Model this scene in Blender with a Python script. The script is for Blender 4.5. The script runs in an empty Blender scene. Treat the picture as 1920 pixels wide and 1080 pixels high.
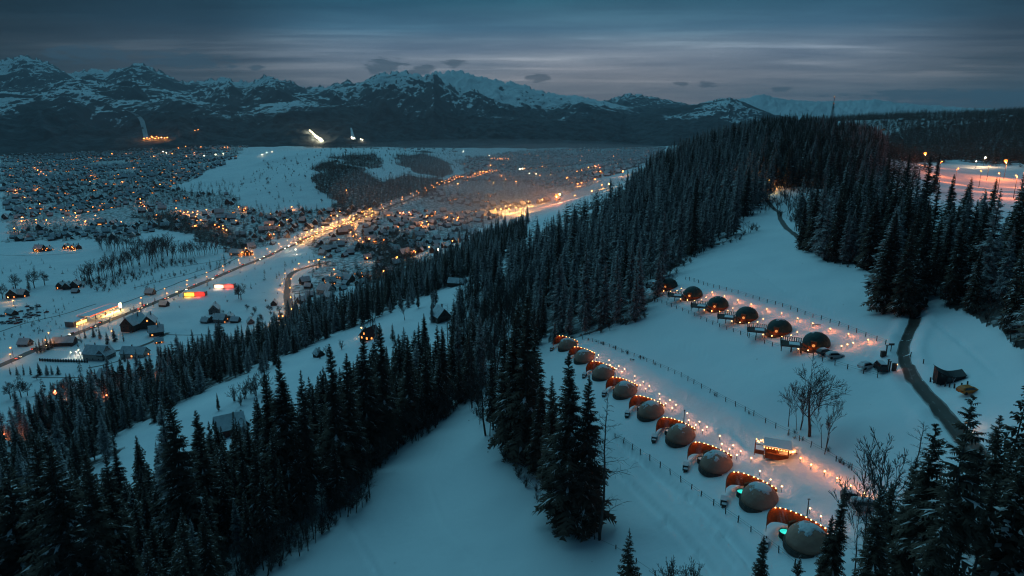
import bpy, bmesh, math, random
import numpy as np
from mathutils import Vector, Matrix

R = math.radians
SC = bpy.context.scene
COL = SC.collection
RNG = random.Random(7)
NR = np.random.RandomState(11)

# ------------------------------------------------------------------ camera
F = 1280.0                       # focal length in pixels of a 1920 wide picture
PITCH = R(14.25)
SP, CP = math.sin(PITCH), math.cos(PITCH)
CZ = 250.0                       # height of the drone above the datum
cam_data = bpy.data.cameras.new('camera')
cam = bpy.data.objects.new('camera', cam_data)
COL.objects.link(cam)
cam_data.sensor_width = 36.0
cam_data.lens = F / 1920.0 * 36.0
cam_data.clip_start = 1.0
cam_data.clip_end = 90000.0
cam.location = (0, 0, CZ)
cam.rotation_euler = (R(90) - PITCH, 0, 0)
SC.camera = cam

# ------------------------------------------------------------------ sky, sun, exposure
SUN_EL, SUN_AZ = R(38), R(200)
world = bpy.data.worlds.new('World')
SC.world = world
world.use_nodes = True
wn, wl = world.node_tree.nodes, world.node_tree.links
wn.clear()


def wnode(t, **kw):
    n = wn.new(t)
    for k, v in kw.items():
        setattr(n, k, v)
    return n


def wmath(op, a, b=None, clamp=False):
    n = wn.new('ShaderNodeMath')
    n.operation = op
    n.use_clamp = clamp
    for i, s in enumerate((a, b)):
        if s is None:
            continue
        if isinstance(s, (int, float)):
            n.inputs[i].default_value = s
        else:
            wl.new(s, n.inputs[i])
    return n.outputs[0]


def wmix(fac, a, b):
    n = wn.new('ShaderNodeMix')
    n.data_type = 'RGBA'
    for s, i in ((fac, 0), (a, 6), (b, 7)):
        if isinstance(s, (int, float)):
            n.inputs[i].default_value = s
        elif isinstance(s, tuple):
            n.inputs[i].default_value = (*s, 1)
        else:
            wl.new(s, n.inputs[i])
    return n.outputs[2]


def wramp(val, stops, interp='EASE'):
    n = wn.new('ShaderNodeValToRGB')
    n.color_ramp.interpolation = interp
    els = n.color_ramp.elements
    while len(els) < len(stops):
        els.new(0.5)
    for e, (p, c) in zip(els, stops):
        e.position = p
        e.color = (*c, 1) if len(c) == 3 else c
    wl.new(val, n.inputs[0])
    return n.outputs[0]


def srgb(r, g, b):
    f = lambda c: ((c / 255 + 0.055) / 1.055) ** 2.4 if c > 10 else c / 255 / 12.92
    return (f(r), f(g), f(b))


tc = wnode('ShaderNodeTexCoord')
sep = wnode('ShaderNodeSeparateXYZ')
wl.new(tc.outputs['Generated'], sep.inputs[0])
dx, dy, dz = sep.outputs
# clear dusk sky behind the overcast
sky = wnode('ShaderNodeTexSky', sky_type='NISHITA', sun_disc=False, sun_elevation=R(1.0), sun_rotation=R(8), altitude=1100)
sky_sc = wnode('ShaderNodeVectorMath', operation='SCALE')
wl.new(sky.outputs[0], sky_sc.inputs[0])
sky_sc.inputs['Scale'].default_value = 0.06
# overcast layer: colour by height above the horizon, a little brighter where the sun went down
el = wmath('ABSOLUTE', dz)
grad = wramp(el, [(0.0, (0.19, 0.215, 0.26)), (0.05, (0.215, 0.25, 0.31)), (0.082, (0.20, 0.27, 0.36)), (0.112, (0.062, 0.165, 0.265)),
                  (0.155, (0.009, 0.088, 0.150)), (0.30, (0.012, 0.085, 0.145)), (1.0, (0.030, 0.120, 0.190))], 'LINEAR')
hor = wmath('SQRT', wmath('ADD', wmath('MULTIPLY', dx, dx), wmath('MULTIPLY', dy, dy)))
azc = wmath('DIVIDE', wmath('ADD', wmath('MULTIPLY', dx, math.sin(R(6))), wmath('MULTIPLY', dy, math.cos(R(6)))), wmath('MAXIMUM', hor, 0.05))
glow = wramp(azc, [(0.0, (0.30, 0.36, 0.42)), (0.55, (0.10, 0.12, 0.14)), (0.74, (0.10, 0.115, 0.13)), (0.87, (0.27, 0.30, 0.33)), (0.96, (0.90, 0.92, 0.94)), (1.0, (1.12, 1.10, 1.08))], 'EASE')
base = wn.new('ShaderNodeMix'); base.data_type = 'RGBA'; base.blend_type = 'MULTIPLY'
base.inputs[0].default_value = 1.0
wl.new(grad, base.inputs[6]); wl.new(glow, base.inputs[7])
# streaky stratus: noise on a flat cloud deck
den = wmath('ADD', el, 0.045)
comb = wnode('ShaderNodeCombineXYZ')
wl.new(wmath('DIVIDE', dx, den), comb.inputs[0])
wl.new(wmath('MULTIPLY', wmath('DIVIDE', dy, den), 1.6), comb.inputs[1])
nz = wnode('ShaderNodeTexNoise'); nz.inputs['Scale'].default_value = 0.55
nz.inputs['Detail'].default_value = 6; nz.inputs['Roughness'].default_value = 0.58
nz.inputs['Distortion'].default_value = 0.5
wl.new(comb.outputs[0], nz.inputs['Vector'])
str_ = wramp(nz.outputs[0], [(0.30, (0.80, 0.84, 0.88)), (0.5, (1, 1, 1)), (0.66, (1.24, 1.18, 1.14))], 'EASE')
streak = wn.new('ShaderNodeMix'); streak.data_type = 'RGBA'; streak.blend_type = 'MULTIPLY'
streak.inputs[0].default_value = 1.0
wl.new(base.outputs[2], streak.inputs[6]); wl.new(str_, streak.inputs[7])
# long thin bands low over the mountains
n3 = wnode('ShaderNodeTexNoise'); n3.inputs['Scale'].default_value = 1.0
n3.inputs['Detail'].default_value = 5; n3.inputs['Roughness'].default_value = 0.55; n3.inputs['Distortion'].default_value = 0.4
c3 = wnode('ShaderNodeCombineXYZ')
fy = wmath('MAXIMUM', dy, 0.02)
tp, tq = wmath('DIVIDE', dx, fy), wmath('DIVIDE', dz, fy)
wl.new(wmath('MULTIPLY', tp, 2.2), c3.inputs[0]); wl.new(wmath('MULTIPLY', tq, 62.0), c3.inputs[1])
wl.new(c3.outputs[0], n3.inputs['Vector'])
bandm = wramp(el, [(0.0, (0.25,) * 3), (0.05, (0.7,) * 3), (0.075, (1,) * 3), (0.12, (0.25,) * 3), (0.2, (0.1,) * 3)], 'EASE')
bn = wramp(n3.outputs[0], [(0.32, (0.62, 0.70, 0.78)), (0.5, (1, 1, 1)), (0.68, (2.0, 1.80, 1.62))], 'EASE')
band2 = wn.new('ShaderNodeMix'); band2.data_type = 'RGBA'; band2.blend_type = 'MULTIPLY'
wl.new(bandm, band2.inputs[0]); wl.new(streak.outputs[2], band2.inputs[6]); wl.new(bn, band2.inputs[7])
# low dark clouds: centre and half size as slopes (sideways, upwards)
n2 = wnode('ShaderNodeTexNoise'); n2.inputs['Scale'].default_value = 1.0
n2.inputs['Detail'].default_value = 6; n2.inputs['Roughness'].default_value = 0.6
c2 = wnode('ShaderNodeCombineXYZ')
wl.new(wmath('MULTIPLY', tp, 40.0), c2.inputs[0]); wl.new(wmath('MULTIPLY', tq, 150.0), c2.inputs[1])
wl.new(c2.outputs[0], n2.inputs['Vector'])
wob = wmath('MULTIPLY', wmath('SUBTRACT', n2.outputs[0], 0.5), 5.5)
cl = None
for (cx_, cy_, w_, h_) in [(160, 100, 85, 16), (345, 112, 95, 16), (478, 126, 16, 6), (720, 124, 44, 14), (790, 130, 26, 9), (853, 117, 24, 8), (1010, 146, 26, 7), (1278, 156, 14, 5), (1327, 158, 24, 5), (1462, 168, 22, 6), (1770, 178, 190, 11), (1900, 186, 120, 13), (1680, 196, 120, 6)]:
    u_, v_ = (cx_ - 960) / F, (cy_ - 540) / F
    yy_ = CP - SP * v_
    p0, q0 = u_ / yy_, -(SP + CP * v_) / yy_
    a_ = wmath('DIVIDE', wmath('SUBTRACT', tp, p0), w_ / F)
    b_ = wmath('DIVIDE', wmath('SUBTRACT', tq, q0), h_ / F)
    d_ = wmath('ADD', wmath('MULTIPLY', a_, a_), wmath('MULTIPLY', b_, b_))
    m_ = wmath('SUBTRACT', wmath('SUBTRACT', 1.15, d_), wob, True)
    cl = m_ if cl is None else wmath('MAXIMUM', cl, m_)
cloud = wmix(wmath('MULTIPLY', wramp(cl, [(0.0, (0,) * 3), (0.9, (1,) * 3)], 'EASE'), 0.66), band2.outputs[2], (0.030, 0.075, 0.125))
skymix = wmix(0.96, sky_sc.outputs[0], cloud)
bg = wnode('ShaderNodeBackground')
wl.new(skymix, bg.inputs[0])
bg.inputs[1].default_value = 1.0
wo = wnode('ShaderNodeOutputWorld')
wl.new(bg.outputs[0], wo.inputs[0])

sun_d = bpy.data.lights.new('sun', 'SUN')
sun_d.energy = 1.16
sun_d.angle = R(80)
sun_d.color = (0.24, 0.76, 1.0)
sun = bpy.data.objects.new('sun', sun_d)
COL.objects.link(sun)
sun.rotation_euler = (R(90) - SUN_EL, 0, R(205))

vs = SC.view_settings
vs.view_transform = 'Standard'
vs.look = 'None'
vs.gamma = 1.0
vs.exposure = 0.0
vs.use_curve_mapping = False
cy = SC.cycles
cy.use_denoising = True
cy.pixel_filter_type = 'BLACKMAN_HARRIS'
cy.filter_width = 1.15
cy.max_bounces = 4
cy.diffuse_bounces = 2
cy.glossy_bounces = 1
cy.transmission_bounces = 2
cy.volume_bounces = 0
cy.transparent_max_bounces = 8
cy.use_light_tree = True
cy.sample_clamp_indirect = 1.0
cy.caustics_reflective = False
cy.caustics_refractive = False
# ------------------------------------------------------------------ materials
MATS = {}


def mat(name, color, rough=0.8, emit=None, estr=0.0, noise=None, bump=0.0, bscale=5.0, spec=0.2):
    """Principled material; noise = (second colour, scale, contrast) for grain and wear."""
    if name in MATS:
        return MATS[name]
    m = bpy.data.materials.new(name)
    m.use_nodes = True
    nt = m.node_tree
    p = nt.nodes['Principled BSDF']
    p.inputs['Base Color'].default_value = (*color, 1)
    p.inputs['Roughness'].default_value = rough
    p.inputs['Specular IOR Level'].default_value = spec
    if emit:
        p.inputs['Emission Color'].default_value = (*emit, 1)
        p.inputs['Emission Strength'].default_value = estr
    if noise:
        c2, sc, con = noise
        t = nt.nodes.new('ShaderNodeTexCoord')
        n = nt.nodes.new('ShaderNodeTexNoise')
        n.inputs['Scale'].default_value = sc
        n.inputs['Detail'].default_value = 4
        nt.links.new(t.outputs['Object'], n.inputs['Vector'])
        r = nt.nodes.new('ShaderNodeValToRGB')
        r.color_ramp.elements[0].position = 0.5 - con
        r.color_ramp.elements[1].position = 0.5 + con
        r.color_ramp.elements[0].color = (*color, 1)
        r.color_ramp.elements[1].color = (*c2, 1)
        nt.links.new(n.outputs[0], r.inputs[0])
        nt.links.new(r.outputs[0], p.inputs['Base Color'])
    if bump:
        t = nt.nodes.new('ShaderNodeTexCoord')
        n = nt.nodes.new('ShaderNodeTexNoise')
        n.inputs['Scale'].default_value = bscale
        n.inputs['Detail'].default_value = 3
        nt.links.new(t.outputs['Object'], n.inputs['Vector'])
        b = nt.nodes.new('ShaderNodeBump')
        b.inputs['Strength'].default_value = bump
        nt.links.new(n.outputs[0], b.inputs['Height'])
        nt.links.new(b.outputs[0], p.inputs['Normal'])
    MATS[name] = m
    return m


# ------------------------------------------------------------------ mesh helpers
class MB:
    """Collects vertices and faces; build() links them as ONE object."""

    def __init__(self):
        self.v, self.f, self.m = [], [], []

    def face(self, pts, mi=0):
        i = len(self.v)
        self.v += [tuple(p) for p in pts]
        self.f.append(tuple(range(i, i + len(pts))))
        self.m.append(mi)

    def box(self, c, s, rz=0.0, mi=0, tilt=None):
        cx, cy_, cz = c
        hx, hy, hz = s[0] / 2, s[1] / 2, s[2] / 2
        i = len(self.v)
        ca, sa = math.cos(rz), math.sin(rz)
        for dz_ in (-hz, hz):
            for dx_, dy_ in ((-hx, -hy), (hx, -hy), (hx, hy), (-hx, hy)):
                x, y, z = dx_, dy_, dz_
                if tilt:
                    y, z = y * math.cos(tilt) - z * math.sin(tilt), y * math.sin(tilt) + z * math.cos(tilt)
                self.v.append((cx + x * ca - y * sa, cy_ + x * sa + y * ca, cz + z))
        for q in ((0, 3, 2, 1), (4, 5, 6, 7), (0, 1, 5, 4), (1, 2, 6, 5), (2, 3, 7, 6), (3, 0, 4, 7)):
            self.f.append(tuple(i + k for k in q))
            self.m.append(mi)

    def tube(self, a, b, r0, r1=None, n=6, mi=0, caps=True):
        a, b = Vector(a), Vector(b)
        r1 = r0 if r1 is None else r1
        d = (b - a)
        if d.length < 1e-6:
            return
        d.normalize()
        u = d.orthogonal().normalized()
        w = d.cross(u)
        i = len(self.v)
        for p, r in ((a, r0), (b, r1)):
            for k in range(n):
                t = 2 * math.pi * k / n
                self.v.append(tuple(p + (u * math.cos(t) + w * math.sin(t)) * r))
        for k in range(n):
            k2 = (k + 1) % n
            self.f.append((i + k, i + k2, i + n + k2, i + n + k))
            self.m.append(mi)
        if caps:
            self.f.append(tuple(i + k for k in reversed(range(n))))
            self.f.append(tuple(i + n + k for k in range(n)))
            self.m += [mi, mi]

    def ball(self, c, r, n=8, rings=5, mi=0, sz=1.0, z0=-1.0):
        i = len(self.v)
        for j in range(rings + 1):
            ph = math.asin(z0) + (math.pi / 2 - math.asin(z0)) * j / rings
            for k in range(n):
                t = 2 * math.pi * k / n
                self.v.append((c[0] + r * math.cos(ph) * math.cos(t), c[1] + r * math.cos(ph) * math.sin(t), c[2] + r * sz * math.sin(ph)))
        for j in range(rings):
            for k in range(n):
                k2 = (k + 1) % n
                self.f.append((i + j * n + k, i + j * n + k2, i + (j + 1) * n + k2, i + (j + 1) * n + k))
                self.m.append(mi)

    def mesh(self, name, mats, smooth=False):
        me = bpy.data.meshes.new(name)
        me.from_pydata(self.v, [], self.f)
        for m in (mats if isinstance(mats, (list, tuple)) else [mats]):
            me.materials.append(m)
        if any(self.m):
            me.polygons.foreach_set('material_index', self.m)
        if smooth:
            me.polygons.foreach_set('use_smooth', [True] * len(self.f))
        return me

    def build(self, name, mats, parent=None, smooth=False):
        return link(name, self.mesh(name, mats, smooth), parent)


def link(name, me, parent=None, loc=None):
    o = bpy.data.objects.new(name, me)
    COL.objects.link(o)
    if parent:
        o.parent = parent
    if loc is not None:
        o.location = loc
    return o


def np_mesh(name, V, Fa, mats, mi=None, smooth=False):
    """Fast mesh from arrays: V (n,3), Fa (m,3) or (m,4)."""
    me = bpy.data.meshes.new(name)
    V = np.asarray(V, dtype=np.float32)
    Fa = np.asarray(Fa, dtype=np.int32)
    k = Fa.shape[1]
    me.vertices.add(len(V))
    me.vertices.foreach_set('co', V.ravel())
    me.loops.add(Fa.size)
    me.loops.foreach_set('vertex_index', Fa.ravel())
    me.polygons.add(len(Fa))
    me.polygons.foreach_set('loop_start', np.arange(len(Fa), dtype=np.int32) * k)
    for m in (mats if isinstance(mats, (list, tuple)) else [mats]):
        me.materials.append(m)
    if mi is not None:
        me.polygons.foreach_set('material_index', np.asarray(mi, dtype=np.int32))
    if smooth:
        me.polygons.foreach_set('use_smooth', np.ones(len(Fa), dtype=bool))
    me.update(calc_edges=True)
    return me


def tag(o, label=None, cat=None, group=None, kind=None):
    if label:
        o['label'] = label
    if cat:
        o['category'] = cat
    if group:
        o['group'] = group
    if kind:
        o['kind'] = kind
    return o


def thing(name, loc=(0, 0, 0), rz=0.0, label=None, cat=None, group=None):
    o = bpy.data.objects.new(name, None)
    COL.objects.link(o)
    o.empty_display_size = 0.5
    o.location = loc
    o.rotation_euler = (0, 0, rz)
    return tag(o, label, cat, group)


def copy_tree(o, parent=None):
    c = o.copy()
    COL.objects.link(c)
    if parent:
        c.parent = parent
    for ch in o.children:
        copy_tree(ch, c)
    return c


# ------------------------------------------------------------------ noise
def _hash(ix, iy, seed):
    h = (ix.astype(np.int64) * 374761393 + iy.astype(np.int64) * 668265263 + seed * 1442695041) & 0x7fffffff
    h = ((h ^ (h >> 13)) * 1274126177) & 0x7fffffff
    return ((h ^ (h >> 16)) & 0xffff) / 65535.0


def vnoise(x, y, seed=0):
    ix, iy = np.floor(x), np.floor(y)
    fx, fy = x - ix, y - iy
    fx, fy = fx * fx * (3 - 2 * fx), fy * fy * (3 - 2 * fy)
    a, b = _hash(ix, iy, seed), _hash(ix + 1, iy, seed)
    c, d = _hash(ix, iy + 1, seed), _hash(ix + 1, iy + 1, seed)
    return (a * (1 - fx) + b * fx) * (1 - fy) + (c * (1 - fx) + d * fx) * fy


def fbm(x, y, seed=0, octv=4, gain=0.5):
    s, a, t = 0.0, 1.0, 0.0
    for k in range(octv):
        s = s + a * (vnoise(x * 2 ** k, y * 2 ** k, seed + k * 17) - 0.5)
        t += a
        a *= gain
    return s / t * 2          # about -1..1


def ridged(x, y, seed=0, octv=4, gain=0.5):
    s, a, t = 0.0, 1.0, 0.0
    for k in range(octv):
        s = s + a * (1 - np.abs(2 * vnoise(x * 2 ** k, y * 2 ** k, seed + k * 17) - 1))
        t += a
        a *= gain
    return s / t


# ------------------------------------------------------------------ the photograph's view as a survey of the ground
def project(x, y, z):
    """World points to pixels of the 1920x1080 photograph (and depth)."""
    dzc = np.asarray(z) - CZ
    dep = np.asarray(y) * CP - dzc * SP
    up = np.asarray(y) * SP + dzc * CP
    d = np.where(np.abs(dep) < 1e-6, 1e-6, dep)
    return 960 + F * np.asarray(x) / d, 540 - F * up / d, dep


def pix_dir(px, py):
    u, v = (px - 960) / F, (py - 540) / F
    return u, CP - SP * v, -(SP + CP * v)        # per unit of depth


def pix_drop(px, py, D):
    u, yy, zz = pix_dir(px, py)
    z = D / -zz
    return z * u, z * yy, CZ - D


def inside(px, py, poly):
    px, py = np.asarray(px, float), np.asarray(py, float)
    c = np.zeros(px.shape, bool)
    n = len(poly)
    for i in range(n):
        x1, y1 = poly[i]
        x2, y2 = poly[(i + 1) % n]
        if y1 == y2:
            continue
        k = ((y1 > py) != (y2 > py)) & (px < (x2 - x1) * (py - y1) / (y2 - y1) + x1)
        c ^= k
    return c
# ------------------------------------------------------------------ terrain
# survey points: (pixel x, pixel y, metres below the drone)
PTS = [
    # lower dome field and the slope below it
    (1425, 950, 70), (1280, 830, 73.5), (1150, 720, 76.5), (1060, 660, 79), (1510, 1020, 67), (1600, 930, 65), (1450, 850, 68),
    (1300, 1070, 74), (1300, 960, 74), (1180, 830, 77.5), (1600, 1080, 65), (1250, 710, 70), (1400, 790, 67), (1340, 740, 68),
    (1070, 995, 80), (750, 1050, 87), (900, 900, 83), (560, 1000, 92), (400, 1085, 93), (900, 750, 84), (960, 860, 79), (660, 945, 90),
    (780, 800, 91), (1000, 760, 79), (900, 1060, 83), (1150, 1075, 79), (1080, 900, 78.5), (1030, 700, 81), (1120, 760, 77.5),
    (750, 1300, 86), (1200, 1300, 77), (1700, 1300, 62), (300, 1300, 93), (2100, 1300, 52), (-300, 1300, 110),
    # upper dome field
    (1530, 660, 57.5), (1460, 630, 58.5), (1345, 580, 60.5), (1252, 545, 62), (1400, 500, 57), (1420, 425, 55), (1350, 470, 59),
    (1500, 560, 55.5), (1600, 580, 52.5), (1650, 690, 55), (1600, 700, 56.5), (1480, 720, 61), (1340, 640, 66), (1230, 610, 69),
    (1700, 640, 53.5), (1690, 690, 54), (1750, 580, 50), (1820, 850, 55), (1760, 770, 55.5), (1900, 650, 46), (1850, 600, 45),
    (1780, 700, 51), (1900, 800, 50), (1650, 820, 59), (1560, 790, 61), (1900, 1000, 57), (1720, 1000, 62), (1250, 560, 63.5),
    (1460, 400, 54), (1440, 370, 54), (1520, 480, 53), (1620, 510, 50), (1580, 400, 50), (1640, 390, 50),
    (2100, 700, 36), (2300, 500, 26), (2100, 900, 42), (2500, 900, 25),
    # forest hill
    (1190, 605, 70.5), (1080, 630, 80), (1100, 550, 84), (1000, 548, 96), (1200, 450, 72), (1300, 480, 61), (1300, 380, 56),
    (1400, 330, 45), (1350, 270, 27), (1450, 245, 20), (1550, 255, 24), (1620, 270, 32), (1250, 330, 62), (1180, 370, 80), (1100, 400, 92),
    (1000, 440, 104), (930, 500, 104), (1100, 470, 86), (1500, 330, 44), (1600, 340, 46), (1240, 310, 72),
    # right side beyond the forest
    (1700, 380, 50), (1780, 345, 60), (1900, 365, 62), (1780, 310, 62), (1920, 330, 62), (1850, 325, 62), (1700, 320, 62), (1650, 300, 70), (1700, 270, 60), (1800, 280, 66), (1920, 290, 62),
    (1720, 240, 34), (1880, 245, 30), (1880, 262, 42), (1560, 219, 8), (1650, 219, 6), (1500, 226, 16), (1800, 214, -2), (1920, 213, -4), (2200, 213, -8), (2200, 300, 50), (2600, 300, 40), (2600, 215, -8), (1740, 221, 8), (1620, 232, 30),
    # lower strip field and chalets on the flank
    (250, 845, 137), (380, 760, 127), (480, 745, 122), (600, 700, 116), (435, 805, 128), (700, 610, 119), (825, 600, 107), (900, 575, 101),
    (330, 810, 131), (520, 820, 113), (650, 760, 106), (780, 700, 99), (900, 640, 94), (230, 930, 128), (100, 1000, 128), (-200, 1000, 140),
    (760, 580, 112), (850, 540, 108), (600, 660, 124), (300, 950, 113), (420, 900, 106),
    # flank going down to the valley
    (0, 900, 165), (150, 800, 165), (300, 720, 165), (420, 660, 168), (560, 610, 168), (700, 550, 168), (800, 510, 162), (900, 465, 150), (960, 430, 140), (1060, 390, 128), (1150, 350, 122), (1220, 310, 115),
    # valley floor
    (0, 830, 180), (50, 700, 181), (180, 690, 182), (250, 620, 182), (0, 560, 186), (300, 560, 184), (400, 620, 182), (560, 560, 182), (480, 480, 186), (100, 500, 190),
    (560, 450, 187), (650, 500, 184), (750, 400, 190), (800, 470, 184), (300, 400, 194), (0, 400, 196), (920, 420, 180), (1000, 395, 178), (940, 400, 184), (1060, 370, 172), (860, 340, 195), (1000, 340, 198), (1100, 330, 196), (1180, 300, 200),
    (1000, 300, 210), (1200, 280, 208), (900, 290, 210), (150, 330, 200), (0, 330, 205), (300, 300, 190), (100, 290, 205), (0, 272, 200), (250, 268, 190), (1100, 275, 205), (1250, 268, 200),
    (-400, 500, 195), (-400, 330, 205), (-800, 700, 185), (-400, 272, 200), (-800, 300, 205), (1400, 266, 195), (450, 268, 185), (300, 285, 190),
    # the snowy knoll in the town
    (480, 395, 184), (420, 350, 176), (560, 345, 150), (600, 310, 128), (560, 285, 116), (600, 275, 110), (480, 300, 140), (660, 300, 118), (700, 280, 116), (800, 280, 134), (840, 295, 160), (700, 330, 142), (640, 380, 172), (760, 320, 152), (400, 320, 164), (350, 340, 178), (880, 310, 190),
]
PA = np.array(PTS, float)
_x, _y, _z = pix_drop(PA[:, 0], PA[:, 1], PA[:, 2])
CTH = np.arctan2(_x, _y + 60.0)
CLR = np.log(np.hypot(_x, _y + 60.0))
# anchors that close the ground at the sides, behind and far out
anch = []
for th in np.radians([-110, -80, -55, 50, 62, 80, 110]):
    for r_, hl, hr in ((40, 150, 185), (120, 130, 205), (400, 80, 225), (1500, 55, 215), (4000, 50, 230)):
        anch.append((th, math.log(r_), hl if th < 0 else hr))
for th in np.radians([-40, -20, 0, 20, 38]):
    anch.append((th, math.log(35), 165 - th * -25))
    for r_ in (9000, 22000):
        anch.append((th, math.log(r_), 60 if th < 0.3 else 120))
AN = np.array(anch)
CTH = np.r_[CTH, AN[:, 0]]
CLR = np.r_[CLR, AN[:, 1]]
CH = np.r_[_z, AN[:, 2]]


def _rbf_fit(a, b, h, lam=0.004):
    n = len(a)
    d = np.hypot(a[:, None] - a[None], b[:, None] - b[None])
    K = -d - np.eye(n) * lam
    P = np.c_[np.ones(n), a, b]
    A = np.block([[K, P], [P.T, np.zeros((3, 3))]])
    return np.linalg.solve(A, np.r_[h, 0, 0, 0])


WGT = _rbf_fit(CTH, CLR, CH)
NTH, NLR = 460, 420
GTH = np.linspace(R(-112), R(112), NTH)
GLR = np.linspace(math.log(24), math.log(26000), NLR)
TT, LL = np.meshgrid(GTH, GLR, indexing='ij')
HG = np.zeros(TT.size)
tf, lf = TT.ravel(), LL.ravel()
for s in range(0, TT.size, 20000):
    d = np.hypot(tf[s:s + 20000, None] - CTH[None], lf[s:s + 20000, None] - CLR[None])
    HG[s:s + 20000] = -d @ WGT[:-3] + WGT[-3] + WGT[-2] * tf[s:s + 20000] + WGT[-1] * lf[s:s + 20000]
HG = HG.reshape(NTH, NLR)


def _blur(A, axis, k):
    ker = np.exp(-0.5 * (np.arange(-3 * k, 3 * k + 1) / k) ** 2)
    ker /= ker.sum()
    pad = [(0, 0), (0, 0)]
    pad[axis] = (3 * k, 3 * k)
    B = np.pad(A, pad, mode='edge')
    out = np.zeros_like(A)
    for i, w in enumerate(ker):
        sl = [slice(None)] * 2
        sl[axis] = slice(i, i + A.shape[axis])
        out += w * B[tuple(sl)]
    return out


HG = _blur(_blur(HG, 0, 3), 1, 4)


def height0(x, y):
    x, y = np.asarray(x, float), np.asarray(y, float)
    th = np.clip(np.arctan2(x, y + 60.0), GTH[0] + 1e-6, GTH[-1] - 1e-6)
    lr = np.clip(np.log(np.maximum(np.hypot(x, y + 60.0), 1e-3)), GLR[0] + 1e-6, GLR[-1] - 1e-6)
    a = (th - GTH[0]) / (GTH[1] - GTH[0])
    b = (lr - GLR[0]) / (GLR[1] - GLR[0])
    i, j = np.floor(a).astype(int), np.floor(b).astype(int)
    i, j = np.clip(i, 0, NTH - 2), np.clip(j, 0, NLR - 2)
    fa, fb = a - i, b - j
    return (HG[i, j] * (1 - fa) * (1 - fb) + HG[i + 1, j] * fa * (1 - fb) + HG[i, j + 1] * (1 - fa) * fb + HG[i + 1, j + 1] * fa * fb)


def ground(x, y, hfun=None):
    """Height of the snow surface."""
    x, y = np.asarray(x, float), np.asarray(y, float)
    h = height0(x, y)
    r = np.hypot(x, y)
    h = h + 0.55 * fbm(x / 26, y / 26, 3, 3) + 0.16 * fbm(x / 5.0, y / 5.0, 5, 2)
    far = np.clip((r - 350) / 900, 0, 1)
    h = h + far * 7.0 * fbm(x / 170, y / 170, 9, 3)
    for a, b, w, dep in TRACKS:
        ax, ay = a
        bx, by = b
        L2 = (bx - ax) ** 2 + (by - ay) ** 2
        t = np.clip(((x - ax) * (bx - ax) + (y - ay) * (by - ay)) / L2, 0, 1)
        dd = np.hypot(x - ax - t * (bx - ax), y - ay - t * (by - ay))
        q = np.clip(1 - dd / w, 0, 1)
        h = h - dep * q * q * (3 - 2 * q) + dep * 0.45 * np.exp(-((dd - w * 1.35) / (w * 0.4)) ** 2)
    return h


def ragged(x, y, px, py, dep):
    """Uneven edges for woods and built-up ground: shifts an outline by a few metres of noise."""
    m = np.clip((dep - 150) / 900, 0, 1)
    amp = 3.0 + 42.0 * m
    sc = 14.0 + 95.0 * m
    sc = np.where(dep < 500, 14.0, np.where(dep < 1100, 45.0, 100.0))
    k = F / np.maximum(dep, 20)
    return px + amp * k * fbm(x / sc, y / sc, 201, 3), py + 0.22 * amp * k * fbm(x / sc, y / sc, 207, 3)


TRACKS = []


_TS = np.exp(np.linspace(math.log(45), math.log(9000), 420))


def cast(px, py, hf=None):
    """Where the ray through a pixel of the photograph meets the ground."""
    hf = hf or ground
    px, py = np.atleast_1d(np.asarray(px, float)), np.atleast_1d(np.asarray(py, float))
    u, yy, zz = pix_dir(px, py)
    below = (CZ + zz[:, None] * _TS) < height0(u[:, None] * _TS, yy[:, None] * _TS)
    k = np.where(below.any(1), below.argmax(1), len(_TS) - 1)
    k = np.maximum(k, 1)
    lo, hi = _TS[k - 1].copy(), _TS[k].copy()
    for f, n, pad in ((height0, 12, 0.0), (hf, 13, 0.02)):
        if pad:
            c = (lo + hi) / 2
            lo, hi = c * (1 - pad), c * (1 + pad)
        for _ in range(n):
            m = (lo + hi) / 2
            b = (CZ + zz * m) < f(u * m, yy * m)
            hi = np.where(b, m, hi)
            lo = np.where(b, lo, m)
    m = (lo + hi) / 2
    x, y = u * m, yy * m
    return x, y, hf(x, y)


def seen(x, y, z, lift=0.0, n=60):
    """True where the straight line from the drone to the point clears the ground."""
    x, y, z = (np.atleast_1d(np.asarray(a, float)) for a in (x, y, z))
    ok = np.ones(x.shape, bool)
    for t in np.linspace(0.12, 0.985, n):
        ok &= (CZ + (z + lift - CZ) * t) > height0(x * t, y * t) - 0.8
    return ok


# ruts and ploughed lanes, as lines of pixels in the photograph cast onto the ground
def track(pixels, w, dep):
    P = np.array(pixels, float)
    x, y, _ = cast(P[:, 0], P[:, 1], height0)
    return [((x[i], y[i]), (x[i + 1], y[i + 1]), w, dep) for i in range(len(x) - 1)]


_T = []
_T += track([(1130, 800), (1200, 862), (1290, 935), (1360, 1000), (1420, 1070)], 1.1, 0.8)
_T += track([(1120, 850), (1180, 905), (1250, 975), (1310, 1040), (1340, 1080)], 0.9, 0.6)
_T += track([(1150, 815), (1240, 905), (1320, 985), (1380, 1060)], 0.8, 0.5)
_T += track([(640, 960), (670, 1010), (700, 1060), (720, 1100)], 0.8, 0.3)
_T += track([(1090, 640), (1170, 685), (1270, 745), (1360, 798), (1440, 850), (1540, 905)], 2.6, 0.35)
_T += track([(1395, 862), (1350, 815), (1375, 810), (1420, 850)], 0.9, 0.35)
_T += track([(830, 830), (800, 900), (830, 980), (900, 1070)], 0.55, 0.22)
_T += track([(1330, 470), (1400, 500), (1470, 545), (1560, 585)], 0.6, 0.22)
_T += track([(1230, 625), (1330, 665), (1450, 720), (1500, 760)], 0.6, 0.22)
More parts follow.
